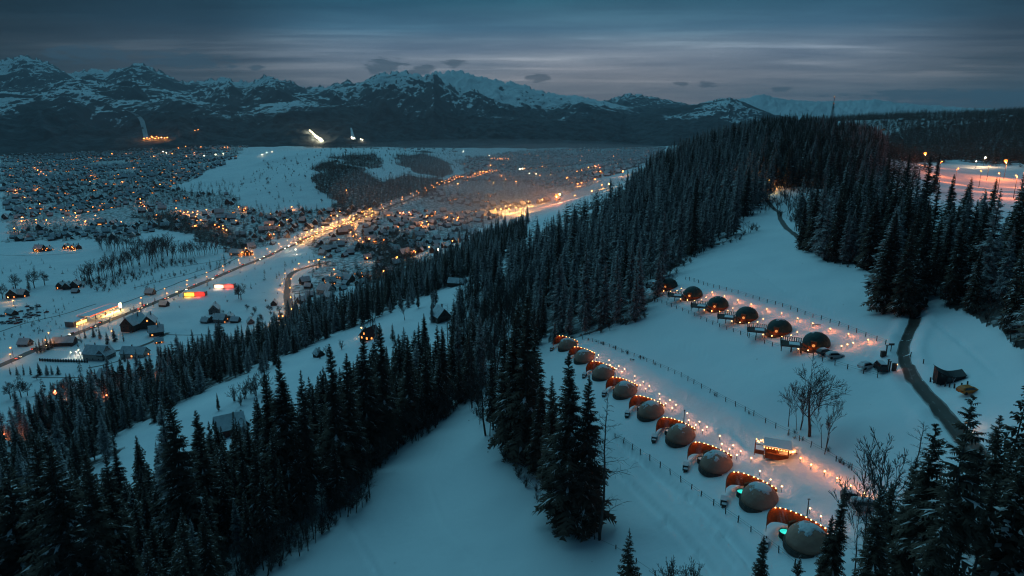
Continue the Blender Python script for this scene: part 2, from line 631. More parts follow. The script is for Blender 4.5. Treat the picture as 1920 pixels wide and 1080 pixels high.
_T += track([(1740, 600), (1800, 640), (1870, 700)], 0.6, 0.22)
for _a, _b in [(1424, 941), (1343, 876), (1277, 823), (1221, 777), (1173, 738)]:
    _T += track([(_a + 22, _b - 4), (_a + 40, _b - 22), (_a + 62, _b - 30)], 0.5, 0.3)
_T += track([(1480, 605), (1530, 628), (1590, 650), (1640, 672), (1680, 690)], 1.2, 0.3)
_T += track([(1900, 930), (1832, 862), (1762, 772), (1706, 705), (1693, 680), (1691, 660), (1700, 635), (1714, 610), (1718, 594), (1708, 577)], 2.6, 0.45)
TRACKS = _T


def drape(pixels, half_w, lift, name, m, closed_w=None, step=4.0, hf=None, camber=0.0, kind='structure'):
    """A strip of given half width laid along a line of pixels on the ground."""
    P = np.array(pixels, float)
    x, y, _ = cast(P[:, 0], P[:, 1])
    L = np.r_[0, np.cumsum(np.hypot(np.diff(x), np.diff(y)))]
    n = max(8, int(L[-1] / step))
    s = np.linspace(0, L[-1], n)
    X, Y = np.interp(s, L, x), np.interp(s, L, y)
    for _ in range(6):
        X[1:-1] = (X[:-2] + 2 * X[1:-1] + X[2:]) / 4
        Y[1:-1] = (Y[:-2] + 2 * Y[1:-1] + Y[2:]) / 4
    tx, ty = np.gradient(X), np.gradient(Y)
    q = np.hypot(tx, ty)
    nx, ny = -ty / q, tx / q
    rows = np.linspace(-1, 1, 7)
    wob = 1 + 0.22 * fbm(s / 3.5, s * 0, 21, 3)
    V = []
    hc = ground(X, Y)
    for r_ in rows:
        xx, yy = X + nx * half_w * r_ * wob, Y + ny * half_w * r_ * wob
        gg = ground(xx, yy)
        hh = np.maximum(gg, 0.35 * gg + 0.65 * hc) + lift * (1 - 0.5 * abs(r_))
        V.append(np.c_[xx, yy, hh])
    V = np.concatenate(V)
    Fq = []
    for k in range(len(rows) - 1):
        i = np.arange(n - 1)
        Fq.append(np.c_[k * n + i, (k + 1) * n + i, (k + 1) * n + i + 1, k * n + i + 1])
    o = link(name, np_mesh(name, V, np.concatenate(Fq), m, smooth=True))
    o['kind'] = kind
    return o, X, Y
# ------------------------------------------------------------------ snow ground
def snow_material():
    m = bpy.data.materials.new('snow_ground')
    m.use_nodes = True
    nt = m.node_tree
    p = nt.nodes['Principled BSDF']
    p.inputs['Roughness'].default_value = 0.75
    p.inputs['Specular IOR Level'].default_value = 0.15
    g = nt.nodes.new('ShaderNodeNewGeometry')
    n = nt.nodes.new('ShaderNodeTexNoise')
    n.inputs['Scale'].default_value = 0.035
    n.inputs['Detail'].default_value = 6
    nt.links.new(g.outputs['Position'], n.inputs['Vector'])
    r = nt.nodes.new('ShaderNodeValToRGB')
    r.color_ramp.elements[0].position, r.color_ramp.elements[1].position = 0.3, 0.7
    r.color_ramp.elements[0].color = (0.70, 0.73, 0.76, 1)
    r.color_ramp.elements[1].color = (0.82, 0.83, 0.84, 1)
    nt.links.new(n.outputs[0], r.inputs[0])
    # bare scrub and trampled patches, and the painted dimness of the valley snow, where the attribute is set
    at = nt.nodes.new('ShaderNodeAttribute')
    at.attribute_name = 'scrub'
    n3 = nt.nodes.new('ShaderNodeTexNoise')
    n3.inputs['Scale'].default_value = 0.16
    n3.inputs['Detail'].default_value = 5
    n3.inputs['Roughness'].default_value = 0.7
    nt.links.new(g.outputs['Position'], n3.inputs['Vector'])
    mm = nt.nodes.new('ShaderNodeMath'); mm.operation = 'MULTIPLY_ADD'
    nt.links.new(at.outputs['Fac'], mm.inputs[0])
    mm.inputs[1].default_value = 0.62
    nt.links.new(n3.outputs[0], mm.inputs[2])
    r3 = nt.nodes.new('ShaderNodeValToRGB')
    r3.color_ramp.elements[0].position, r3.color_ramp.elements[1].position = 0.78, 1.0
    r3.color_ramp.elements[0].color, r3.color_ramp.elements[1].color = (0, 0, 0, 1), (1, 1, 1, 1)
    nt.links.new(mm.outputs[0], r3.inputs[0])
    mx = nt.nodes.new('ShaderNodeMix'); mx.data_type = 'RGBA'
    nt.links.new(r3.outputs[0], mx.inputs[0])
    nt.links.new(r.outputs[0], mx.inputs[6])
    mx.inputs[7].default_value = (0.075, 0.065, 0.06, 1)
    nt.links.new(mx.outputs[2], p.inputs['Base Color'])
    n2 = nt.nodes.new('ShaderNodeTexNoise')
    n2.inputs['Scale'].default_value = 0.6
    n2.inputs['Detail'].default_value = 5
    nt.links.new(g.outputs['Position'], n2.inputs['Vector'])
    b = nt.nodes.new('ShaderNodeBump')
    b.inputs['Distance'].default_value = 0.35
    a2 = nt.nodes.new('ShaderNodeAttribute'); a2.attribute_name = 'trodden'
    ms = nt.nodes.new('ShaderNodeMath'); ms.operation = 'MULTIPLY_ADD'
    nt.links.new(a2.outputs['Fac'], ms.inputs[0]); ms.inputs[1].default_value = 0.6; ms.inputs[2].default_value = 0.28
    nt.links.new(ms.outputs[0], b.inputs['Strength'])
    nt.links.new(n2.outputs[0], b.inputs['Height'])
    nt.links.new(b.outputs[0], p.inputs['Normal'])
    return m


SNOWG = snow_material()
# areas of the photograph by what grows or stands there (outlines on the ground)
Z_LEFT = [(430, 1095), (560, 1000), (655, 945), (690, 870), (770, 805), (880, 748), (905, 680), (800, 690), (680, 740), (540, 830), (420, 890), (260, 950), (60, 960), (-200, 1000), (-300, 1350), (330, 1350)]
Z_HILL = [(930, 535), (985, 492), (1060, 446), (1150, 394), (1230, 338), (1300, 294), (1370, 262), (1450, 246), (1540, 248), (1620, 260), (1640, 300), (1645, 345), (1590, 352), (1500, 352), (1455, 345), (1425, 352), (1430, 385), (1395, 412), (1330, 462), (1280, 500), (1222, 530), (1218, 590), (1190, 608), (1140, 615), (1085, 630), (1040, 650), (1005, 640), (1005, 570), (950, 548), (900, 560), (880, 545)]
Z_RIGHT = [(1500, 468), (1500, 425), (1560, 405), (1640, 415), (1665, 450), (1720, 440), (1770, 462), (1850, 470), (1990, 470), (2050, 760), (1920, 650), (1830, 592), (1745, 555), (1722, 592), (1640, 582), (1655, 540), (1645, 512), (1600, 500), (1545, 490)]
Z_BELT = [(-60, 930), (40, 800), (200, 730), (330, 668), (440, 640), (500, 640), (560, 600), (640, 580), (720, 545), (830, 495), (880, 455), (940, 440), (985, 425), (930, 490), (870, 520), (800, 545), (740, 572), (640, 620), (560, 660), (430, 712), (330, 765), (240, 812), (195, 860), (120, 930), (0, 985)]
Z_FORE = [(1560, 1110), (1620, 1030), (1700, 960), (1760, 900), (1850, 900), (1940, 960), (2050, 1000), (2050, 1350), (1560, 1350)]
TOWN = [
    [(0, 300), (200, 285), (420, 300), (330, 350), (250, 380), (330, 420), (260, 445), (0, 455)],
    [(250, 380), (330, 350), (420, 362), (480, 400), (560, 400), (640, 390), (700, 380), (560, 440), (480, 465), (330, 425)],
    [(560, 455), (700, 385), (860, 330), (950, 310), (1200, 285), (1230, 300), (1050, 370), (920, 400), (900, 440), (800, 480), (700, 530), (560, 570), (545, 540), (600, 500)],
    [(0, 270), (260, 268), (470, 268), (430, 300), (0, 300)],
    [(850, 300), (1000, 280), (1250, 270), (1240, 290), (1000, 320), (880, 325)],
]


FAR_POLYS = [
    [(585, 322), (620, 300), (660, 315), (720, 345), (765, 350), (745, 375), (690, 392), (650, 402), (600, 352)],
    [(720, 345), (760, 330), (820, 338), (835, 358), (780, 372)], [(620, 296), (700, 285), (725, 305), (680, 318)],
    [(750, 290), (800, 286), (860, 318), (820, 335), (765, 320)], [(250, 405), (330, 398), (430, 438), (465, 470), (430, 472), (330, 430)],
    [(690, 470), (760, 440), (800, 470), (770, 520), (700, 540), (680, 510)], [(20, 280), (250, 275), (380, 271), (390, 284), (100, 300), (20, 296)],
    [(480, 266), (640, 270), (900, 268), (900, 275), (640, 278), (480, 274)], [(985, 456), (1060, 418), (1160, 374), (1225, 330), (1235, 340), (1150, 390), (1060, 436), (985, 476)],
    [(1640, 262), (1700, 240), (1840, 232), (1925, 225), (2000, 300), (1920, 312), (1780, 298), (1700, 310), (1640, 300)],
]


def grid_ground():
    nth, nlr = 900, 760
    th = np.r_[np.linspace(R(-110), R(-46), 60, endpoint=False), np.linspace(R(-46), R(46), nth), np.linspace(R(46.4), R(110), 60)]
    lr = np.linspace(math.log(26), math.log(24000), nlr)
    T, L = np.meshgrid(th, lr, indexing='ij')
    rr = np.exp(L)
    x, y = rr * np.sin(T), rr * np.cos(T) - 60.0
    z = ground(x, y)
    V = np.stack([x, y, z], -1).reshape(-1, 3)
    i, j = np.meshgrid(np.arange(len(th) - 1), np.arange(nlr - 1), indexing='ij')
    a = (i * nlr + j).ravel()
    Fq = np.c_[a, a + nlr, a + nlr + 1, a + 1]
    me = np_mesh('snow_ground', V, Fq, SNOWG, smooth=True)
    px, py, dep = project(V[:, 0], V[:, 1], V[:, 2])
    s = np.zeros(len(V))
    px, py = ragged(V[:, 0], V[:, 1], px, py, dep)
    for poly, v in ((Z_LEFT, 0.55), (Z_HILL, 0.75), (Z_RIGHT, 0.85), (Z_BELT, 0.75), (Z_FORE, 0.45)):
        s = np.maximum(s, inside(px, py, poly) * v)
    for poly in TOWN:
        s = np.maximum(s, inside(px, py, poly) * 0.62)
    for poly in FAR_POLYS:
        s = np.maximum(s, inside(px, py, poly) * 0.78)
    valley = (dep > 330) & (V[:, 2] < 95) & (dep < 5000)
    valley_dim = 0.20 + 0.16 * fbm(V[:, 0] / 70, V[:, 1] / 70, 221, 3)  # mottled grass tone that paints the valley's dimmer light into the snow
    s = np.where(valley, np.maximum(s, valley_dim), s)
    s[dep < 20] = 0
    at = me.attributes.new('scrub', 'FLOAT', 'POINT')  # holds scrub cover and the painted dimness of the valley
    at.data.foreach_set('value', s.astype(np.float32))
    tr = np.zeros(len(V))
    for poly in ([(1080, 642), (1200, 690), (1420, 800), (1640, 908), (1640, 965), (1520, 985), (1300, 872), (1100, 705)], [(1290, 532), (1680, 652), (1690, 702), (1500, 664), (1230, 560)]):
        tr = np.maximum(tr, inside(px, py, poly) & (dep < 400))
    at = me.attributes.new('trodden', 'FLOAT', 'POINT')
    at.data.foreach_set('value', tr.astype(np.float32))
    o = link('snow_ground', me)
    o['kind'] = 'structure'
    return o


grid_ground()

# ------------------------------------------------------------------ mountains: ridges with their own distance, crest line and slopes
RIDGES = [
    # distance of the crest, width of the near slope, crest line in pixels, spur strength
    (10500, 3600, [(-700, 120), (-300, 118), (-60, 125), (0, 113), (40, 104), (75, 113), (110, 125), (138, 139), (165, 126), (195, 131), (240, 121), (262, 118), (300, 134), (345, 153), (390, 150), (425, 144), (460, 155), (510, 141), (545, 153), (575, 165), (615, 160), (650, 151), (700, 158), (760, 170), (900, 200), (1050, 205), (1100, 196), (1135, 188), (1180, 174), (1235, 184), (1290, 195), (1350, 206), (1450, 225), (1700, 240), (2400, 240)], 0.55),
    (8600, 3000, [(-700, 190), (0, 205), (300, 205), (600, 185), (700, 160), (760, 145), (815, 138), (835, 132), (870, 134), (900, 143), (940, 151), (985, 161), (1020, 172), (1050, 176), (1090, 181), (1130, 189), (1180, 201), (1225, 216), (1260, 228), (1400, 240), (2400, 250)], 0.4),
    (7600, 2700, [(-700, 210), (0, 190), (50, 172), (110, 150), (150, 146), (200, 158), (250, 148), (300, 165), (350, 178), (400, 160), (428, 152), (455, 172), (490, 158), (515, 150), (550, 172), (590, 178), (620, 165), (645, 166), (680, 152), (710, 139), (742, 133), (782, 135), (796, 144), (812, 133), (832, 152), (860, 166), (890, 168), (930, 186), (990, 196), (1040, 200), (1090, 192), (1140, 205), (1200, 218), (1235, 226), (1280, 236), (1400, 250), (2400, 255)], 0.75),
    (6900, 2200, [(-700, 230), (0, 240), (900, 240), (1130, 226), (1200, 212), (1245, 202), (1290, 199), (1330, 189), (1368, 182), (1392, 190), (1420, 202), (1450, 214), (1500, 225), (1600, 240), (2400, 255)], 0.5),
    (6200, 1700, [(-700, 180), (-100, 172), (0, 168), (60, 176), (130, 166), (170, 172), (220, 184), (270, 188), (330, 178), (400, 194), (450, 200), (520, 192), (560, 188), (600, 194), (650, 202), (700, 218), (800, 226), (900, 214), (1000, 222), (1100, 232), (1200, 243), (1280, 252), (1400, 258), (2400, 260)], 0.7),
    (5400, 900, [(-700, 215), (0, 222), (60, 235), (150, 240), (240, 236), (330, 246), (420, 238), (520, 232), (600, 242), (700, 240), (800, 248), (900, 250), (1000, 252), (1100, 256), (1280, 262), (1400, 266), (2400, 268)], 0.5),
    (17500, 4000, [(-700, 190), (1000, 205), (1280, 198), (1350, 190), (1400, 183), (1425, 176), (1455, 182), (1500, 188), (1560, 190), (1640, 186), (1690, 193), (1750, 197), (1820, 202), (1900, 205), (2400, 206)], 0.3),
]


def mountain_height(th, r, extra=False):
    """Height of the mountain surface at angle th and distance r from the drone's foot."""
    x, y = r * np.sin(th), r * np.cos(th)
    out = np.full(th.shape, -200.0)
    gul = np.zeros(th.shape)
    own = np.zeros(th.shape)
    warp = fbm(x / 700, y / 700, 31, 4)
    wx, wy = x + 160 * fbm(x / 420, y / 420, 33, 3), y + 160 * fbm(x / 420, y / 420, 35, 3)
    fine = ridged(wx / 190, wy / 420, 71, 5, 0.58)
    big = ridged(wx / 880, wy / 1500, 73, 4, 0.5)
    for k, (rc, wf, line, spur) in enumerate(RIDGES):
        L = np.array(line, float)
        u, yy, zz = pix_dir(L[:, 0], L[:, 1])
        lth = np.arctan2(u, yy)
        sl = -zz / np.hypot(u, yy)
        crest = CZ - np.interp(th, lth, sl) * rc * 1.0
        jag = np.clip((crest - CZ) / 500, 0.1, 1) if rc < 15000 else 0.3
        t = (rc - r) / wf
        edge = np.exp(-(t / 0.045) ** 2)
        crest = crest + edge * jag * (rc / 8000) * (72 * (ridged(th * 105, th * 0, 40 + k, 4, 0.6) - 0.6) + 22 * fbm(th * 330, th * 0, 50 + k, 2))
        # spurs run down the near slope
        sp = 0.65 * (ridged(th * rc / 560 + 0.45 * warp, r / 2600 + 0.3 * warp, 60 + k, 4) - 0.5) + 0.6 * (big - 0.5)
        tn = np.clip(t - spur * 0.75 * sp * np.clip(t * 2.6, 0, 1) * np.clip(1.6 - t, 0, 1), -1, 3)
        base = 45.0
        f = np.where(tn >= 0, np.clip(1 - tn, 0, 1) ** 1.12, np.clip(1 + tn * 1.2, 0, 1))
        h = base + (crest - base) * f
        near = np.clip(np.abs(t) * 6, 0, 1) * np.clip(f * 3, 0, 1)
        rough = (0.35 + spur) * (rc / 7500) * 78 * (fine - 0.58) * near
        h = h + rough - 30 * (f <= 0)
        win = h > out
        out = np.where(win, h, out)
        own = np.where(win, k, own)
        gul = np.where(win, sp + 0.5 * (fine - 0.55), gul)
    if extra:
        return out, gul, own, fine
    return out


def mountain_material():
    m = bpy.data.materials.new('mountain')
    m.use_nodes = True
    nt = m.node_tree
    N, Lk = nt.nodes, nt.links
    p = N['Principled BSDF']
    p.inputs['Roughness'].default_value = 0.9
    p.inputs['Specular IOR Level'].default_value = 0.05
    g = N.new('ShaderNodeNewGeometry')
    n1 = N.new('ShaderNodeTexNoise'); n1.inputs['Scale'].default_value = 0.012; n1.inputs['Detail'].default_value = 8; n1.inputs['Roughness'].default_value = 0.74
    Lk.new(g.outputs['Position'], n1.inputs['Vector'])
    a1 = N.new('ShaderNodeAttribute'); a1.attribute_name = 'snow'
    a2 = N.new('ShaderNodeAttribute'); a2.attribute_name = 'wood'

    def mapr(v, a, b, nz, amt):
        ad = N.new('ShaderNodeMath'); ad.operation = 'MULTIPLY_ADD'
        Lk.new(nz, ad.inputs[0]); ad.inputs[1].default_value = amt; Lk.new(v, ad.inputs[2])
        q = N.new('ShaderNodeMapRange'); q.interpolation_type = 'SMOOTHSTEP'
        Lk.new(ad.outputs[0], q.inputs[0]); q.inputs[1].default_value = a + amt / 2; q.inputs[2].default_value = b + amt / 2
        return q.outputs[0]

    def mix(f, a, b):
        q = N.new('ShaderNodeMix'); q.data_type = 'RGBA'
        for s_, i in ((f, 0), (a, 6), (b, 7)):
            if isinstance(s_, tuple):
                q.inputs[i].default_value = (*s_, 1)
            else:
                Lk.new(s_, q.inputs[i])
        return q.outputs[2]
    rs = mix(mapr(a1.outputs['Fac'], 0.42, 0.56, n1.outputs[0], 0.9), (0.075, 0.082, 0.092), (0.76, 0.79, 0.82))
    q = N.new('ShaderNodeMapRange')
    Lk.new(n1.outputs[0], q.inputs[0]); q.inputs[1].default_value = 0.40; q.inputs[2].default_value = 0.70
    fo = mix(q.outputs[0], (0.008, 0.011, 0.014), (0.10, 0.118, 0.13))
    fo = mix(mapr(a1.outputs['Fac'], 0.90, 1.06, n1.outputs[0], 1.2), fo, (0.36, 0.39, 0.42))
    col = mix(mapr(a2.outputs['Fac'], 0.42, 0.58, n1.outputs[0], 1.0), rs, fo)
    Lk.new(col, p.inputs['Base Color'])
    b = N.new('ShaderNodeBump'); b.inputs['Strength'].default_value = 0.8; b.inputs['Distance'].default_value = 18
    Lk.new(n1.outputs[0], b.inputs['Height']); Lk.new(b.outputs[0], p.inputs['Normal'])
    return m


def build_mountains():
    th = np.linspace(R(-48), R(48), 1500)
    r = np.r_[np.linspace(4300, 11000, 330), np.linspace(11050, 22000, 60)]
    T, RR = np.meshgrid(th, r, indexing='ij')
    z, gul, own, fine = mountain_height(T, RR, True)
    V = np.stack([RR * np.sin(T), RR * np.cos(T), z], -1).reshape(-1, 3)
    i, j = np.meshgrid(np.arange(len(th) - 1), np.arange(len(r) - 1), indexing='ij')
    a = (i * len(r) + j).ravel()
    Fq = np.c_[a, a + len(r), a + len(r) + 1, a + 1]
    me = np_mesh('mountains', V, Fq, mountain_material(), smooth=True)
    # where the snow holds: gullies and gentle ground, more of it higher up; where the woods end
    x, y = RR * np.sin(T), RR * np.cos(T)
    gr = np.abs(np.gradient(z, axis=1)) / np.gradient(RR, axis=1)
    gt = np.abs(np.gradient(z, axis=0)) / (RR * (th[1] - th[0]))
    steep = np.hypot(gr, gt)
    alt = z + 130 * fbm(x / 500, y / 500, 81, 3)
    up = np.clip((alt - 330) / 420, 0, 1)
    clean = np.isin(own, (1, 6)) - 1.6 * (own == 0)
    g0 = gul - np.median(gul)
    hi = steep[(alt > 330) & (RR < 11000)]
    qs = np.quantile(hi, np.linspace(0, 1, 41))
    sr = np.interp(steep, qs, np.linspace(0, 1, 41))
    chute = ridged(x / 62 + 1.1 * fbm(x / 240, y / 240, 91, 3), y / 460, 85, 3) - 0.5
    snow = 0.86 + 0.40 * (up - 0.5) - 0.70 * sr + 0.62 * chute - 0.35 * g0 + 0.10 * clean + 0.25 * (own == 1) + 0.3 * (own == 6)
    wood = np.clip(1.0 - (alt - 180 - 240 * g0) / 230, 0, 1)
    wood = np.where(own == 6, 0.0, wood)
    snow = np.where(wood > 0.6, 0.38 - 0.5 * g0 + 0.36 * fbm(x / 420, y / 700, 83, 4) + 0.45 * chute, snow)
    for nm, arr in (('snow', snow), ('wood', wood)):
        at = me.attributes.new(nm, 'FLOAT', 'POINT')
        at.data.foreach_set('value', np.clip(arr, 0, 1).astype(np.float32).ravel())
    o = link('mountains', me)
    o['kind'] = 'structure'


build_mountains()

# ------------------------------------------------------------------ haze
zs = []
for nm in ('snow_ground', 'mountains'):
    me_ = bpy.data.objects[nm].data
    co = np.empty(len(me_.vertices) * 3, np.float32)
    me_.vertices.foreach_get('co', co)
    zs += [float(co[2::3].min()), float(co[2::3].max())]
HZ0, HZ1 = min(zs) - 1.0, max(max(zs), CZ) + 40.0
hz = MB()
hz.box((0, 8000, (HZ0 + HZ1) / 2), (49000, 33200, HZ1 - HZ0))
haze_m = bpy.data.materials.new('haze')
haze_m.use_nodes = True
hn = haze_m.node_tree
hn.nodes.remove(hn.nodes['Principled BSDF'])
pv = hn.nodes.new('ShaderNodeVolumePrincipled')
pv.inputs['Color'].default_value = (0.80, 0.88, 1.0, 1)
pv.inputs['Density'].default_value = 4.6e-5
pv.inputs['Anisotropy'].default_value = 0.0
hn.links.new(pv.outputs[0], hn.nodes['Material Output'].inputs['Volume'])
haze = hz.build('haze', haze_m)
haze['kind'] = 'stuff'

# mist lying over the valley town
def mist(px_, py_, rx, ry, rz, den):
    x, y, z = (float(a[0]) for a in cast(px_, py_))
    mb = MB(); mb.ball((0, 0, 0), 1.0, 48, 24)
    o = mb.build('valley_mist', mist_m(den))
    o.location = (x, y, z + rz * 0.35)
    o.scale = (rx, ry, rz)
    o['kind'] = 'stuff'


def mist_m(den):
    m = bpy.data.materials.new('valley_mist')
    m.use_nodes = True
    nt = m.node_tree
    nt.nodes.remove(nt.nodes['Principled BSDF'])
    v = nt.nodes.new('ShaderNodeVolumePrincipled')
    v.inputs['Color'].default_value = (0.86, 0.84, 0.90, 1)
    v.inputs['Density'].default_value = den
    nt.links.new(v.outputs[0], nt.nodes['Material Output'].inputs['Volume'])
    return m


mist(1090, 345, 520, 900, 60, 3.5e-4)
mist(1010, 385, 230, 380, 45, 1.3e-3)
mist(930, 310, 900, 1100, 70, 2.0e-4)
# ------------------------------------------------------------------ trees
M_NEEDLE = mat('spruce_needles', (0.066, 0.046, 0.034), 0.9, noise=((0.135, 0.095, 0.072), 0.35, 0.2), spec=0.05)
M_FROST = mat('frosted_needles', (0.095, 0.080, 0.075), 0.9, noise=((0.55, 0.50, 0.49), 0.8, 0.14), spec=0.05)
M_BARK = mat('bark', (0.045, 0.038, 0.034), 0.95, noise=((0.10, 0.09, 0.085), 2.0, 0.2), spec=0.05)
M_TSNOW = mat('branch_snow', (0.78, 0.72, 0.72), 0.8, spec=0.1)
M_TWIG = mat('twig', (0.060, 0.044, 0.038), 0.95, noise=((0.095, 0.078, 0.072), 1.2, 0.15), spec=0.05)


def spruce_crown(seed, H, cb, rmax, whorls, per, snow, lod=2, power=0.8, droop=0.5, ragged=0.25):
    g = np.random.RandomState(seed)
    tw = cb + (1 - cb) * (np.linspace(0, 1, whorls) ** 0.92)
    t = np.repeat(tw, per) + g.normal(0, 0.35 / whorls, whorls * per)
    t = np.clip(t, cb * 0.8, 0.985)
    az = g.uniform(0, 2 * math.pi, t.size)
    lob = 1 + ragged * np.sin(az * 2 + seed) * 0.5 + ragged * np.sin(t * 23 + seed) * 0.4
    k = np.clip((1 - t) / (1 - cb), 0.012, 1)
    L = rmax * H * k ** power * lob * g.uniform(0.6, 1.12, t.size)
    low = np.clip((t - cb) / 0.12, 0, 1)
    L *= 0.62 + 0.38 * low
    keep = g.uniform(size=t.size) > 0.10
    t, az, L, k = t[keep], az[keep], L[keep], k[keep]
    n = t.size
    d = np.c_[np.cos(az), np.sin(az), np.zeros(n)]
    sd = np.c_[-np.sin(az), np.cos(az), np.zeros(n)]
    up = g.uniform(0.10, 0.34, n) + 0.5 * (1 - k) ** 2
    dr = droop * g.uniform(0.8, 1.4, n) * (0.45 + 0.55 * k)
    zb = t * H

    def P(s):
        p = d * (L * s)[:, None]
        p[:, 2] = zb + L * (up * s - dr * s * s)
        return p
    V, Fm, Mi = [], [], []
    cnt = 0

    def tri(a, b, c, mi):
        nonlocal cnt
        m = len(a)
        V.append(np.stack([a, b, c], 1).reshape(-1, 3))
        Fm.append(np.arange(cnt, cnt + 3 * m).reshape(-1, 3))
        Mi.append(np.full(m, mi))
        cnt += 3 * m
    if lod == 2:
        S = [0.06, 0.32, 0.55, 0.76, 0.9, 1.0]
        W = [0.30, 0.30, 0.25, 0.18, 0.10]
    elif lod == 1:
        S = [0.05, 0.5, 1.0]
        W = [0.34, 0.26]
    else:
        S = [0.0, 1.0]
        W = [0.40]
    for q in range(len(S) - 1):
        a, b = P(np.full(n, S[q])), P(np.full(n, S[q + 1]))
        for sgn in (-1, 1):
            w = (L * W[q] * g.uniform(0.7, 1.35, n) + 0.10)[:, None]
            tip = a * 0.25 + b * 0.75 + sd * sgn * w + d * w * 0.45
            tip[:, 2] -= (w[:, 0] * g.uniform(0.1, 0.6, n))
            tri(a, b, tip, 0)
        if lod >= 1:
            hang = (a + b) / 2
            hang[:, 2] -= (0.20 * L + 0.25) * g.uniform(0.4, 1.4, n) * (1.2 - S[q])
            hang += sd * (g.uniform(-0.12, 0.12, n) * L)[:, None]
            tri(a, b, hang, 0)
    # snow lying along the tops of some branches
    sel = g.uniform(size=n) < snow
    if sel.any():
        dS = d[sel]; sS = sd[sel]; LS = L[sel]
        lo, hi = g.uniform(0.15, 0.5, sel.sum()), g.uniform(0.75, 1.02, sel.sum())

        def PS(s):
            p = dS * (LS * s)[:, None]
            p[:, 2] = zb[sel] + LS * (up[sel] * s - dr[sel] * s * s) + 0.07
            return p
        ws = (0.055 * LS + 0.06)[:, None] * (0.62 if lod == 2 else (1.0 if snow < 0.4 else 2.0)) * g.uniform(0.6, 1.6, sel.sum())[:, None]
        a, m, b = PS(lo), PS((lo + hi) / 2), PS(hi)
        tri(a, m + sS * ws, m - sS * ws, 1)
        tri(m + sS * ws, b, m - sS * ws, 1)
        if lod >= 1:
            for sgn in (-1, 1):
                tip = m + (b - m) * 0.5 + sS * sgn * ws * 2.4
                tip[:, 2] -= ws[:, 0] * 1.2
                tri(m, m * 0.6 + b * 0.4, tip, 1)
    return np.concatenate(V), np.concatenate(Fm), np.concatenate(Mi)


def trunk_mb(H, r, lean=0.0):
    mb = MB()
    zs = [-0.6, 0.35 * H, 0.7 * H, 0.995 * H]
    rs = [r, r * 0.72, r * 0.4, r * 0.05]
    for k in range(3):
        mb.tube((0, 0, zs[k]), (0, 0, zs[k + 1]), rs[k], rs[k + 1], 6, caps=False)
    return mb


SPRUCE_KINDS = {       # crown base, radius, whorls, per whorl, snow, power
    'dense': (0.04, 0.165, 58, 8, 0.26, 0.80), 'dense_b': (0.07, 0.145, 56, 8, 0.34, 0.72), 'slim': (0.10, 0.120, 56, 7, 0.30, 0.75),
    'frosted': (0.06, 0.160, 52, 8, 0.70, 0.80), 'frosted_b': (0.12, 0.135, 50, 8, 0.75, 0.72), 'hero': (0.03, 0.185, 66, 9, 0.42, 0.82),
    'high': (0.34, 0.120, 40, 7, 0.24, 0.62), 'high_b': (0.44, 0.105, 34, 7, 0.20, 0.55), 'open': (0.28, 0.14, 34, 6, 0.30, 0.60), 'young': (0.02, 0.22, 34, 8, 0.45, 0.95),
}
H0 = 28.0
SPRUCE = {}
for _i, (_k, (_cb, _rm, _wh, _pr, _sn, _pw)) in enumerate(SPRUCE_KINDS.items()):
    V_, F_, M_ = spruce_crown(100 + _i, H0, _cb, _rm, _wh, _pr, _sn, 2, _pw)
    SPRUCE[_k] = (np_mesh('spruce_crown', V_, F_, [M_FROST if 'frost' in _k else M_NEEDLE, M_TSNOW], M_), trunk_mb(H0, 0.34).mesh('spruce_trunk', M_BARK))


def bare_mesh(seed, H, spread=0.5, levels=5, stems=1, first=0.25, r0=0.26, nb=3, gold=0.62):
    g = random.Random(seed)
    mb = MB()

    def grow(p, d, L, r, lv):
        segs = 3 if lv < 2 else 2
        for s in range(segs):
            w_ = 0.05 if lv == 0 else 0.11
            d2 = (d + Vector((g.gauss(0, w_), g.gauss(0, w_), g.gauss(0.04, 0.06)))).normalized()
            q = p + d2 * (L / segs)
            r2 = r * (0.86 if s < segs - 1 else 0.74)
            mb.tube(p, q, max(r, 0.024), max(r2, 0.018), 6 if lv == 0 else 3, caps=False)
            p, d, r = q, d2, r2
            if lv < levels and (s > 0 or lv > 0):
                for _ in range(nb - 1 if lv < 3 else 2 + (lv == levels - 1)):
                    a = g.uniform(0, 2 * math.pi)
                    o = d.orthogonal().normalized()
                    o = (Matrix.Rotation(a, 3, d) @ o)
                    nd = (d * g.uniform(0.55, 0.95) + o * spread * g.uniform(0.7, 1.3) + Vector((0, 0, 0.12))).normalized()
                    grow(p, nd, L * gold * g.uniform(0.7, 1.1), r * 0.48, lv + 1)
        if lv < levels:
            grow(p, (d + Vector((g.gauss(0, 0.15), g.gauss(0, 0.15), 0.1))).normalized(), L * gold, r * 0.8, lv + 1)
    for s in range(stems):
        off = Vector((g.uniform(-1, 1), g.uniform(-1, 1), 0)) * (0.0 if stems == 1 else 0.035 * H)
        lean = Vector((off.x * 0.25, off.y * 0.25, 1)).normalized()
        base = Vector((off.x, off.y, -0.5))
        hh = H * (first if stems == 1 else first * g.uniform(0.7, 1.2))
        grow(base, lean, hh, r0 if stems == 1 else r0 * g.uniform(0.5, 0.9), 0)
    zmax = max(v[2] for v in mb.v)
    k = H / zmax
    mb.v = [(x * k, y * k, z * k) for x, y, z in mb.v]
    return mb.mesh('bare_branches', M_TWIG)


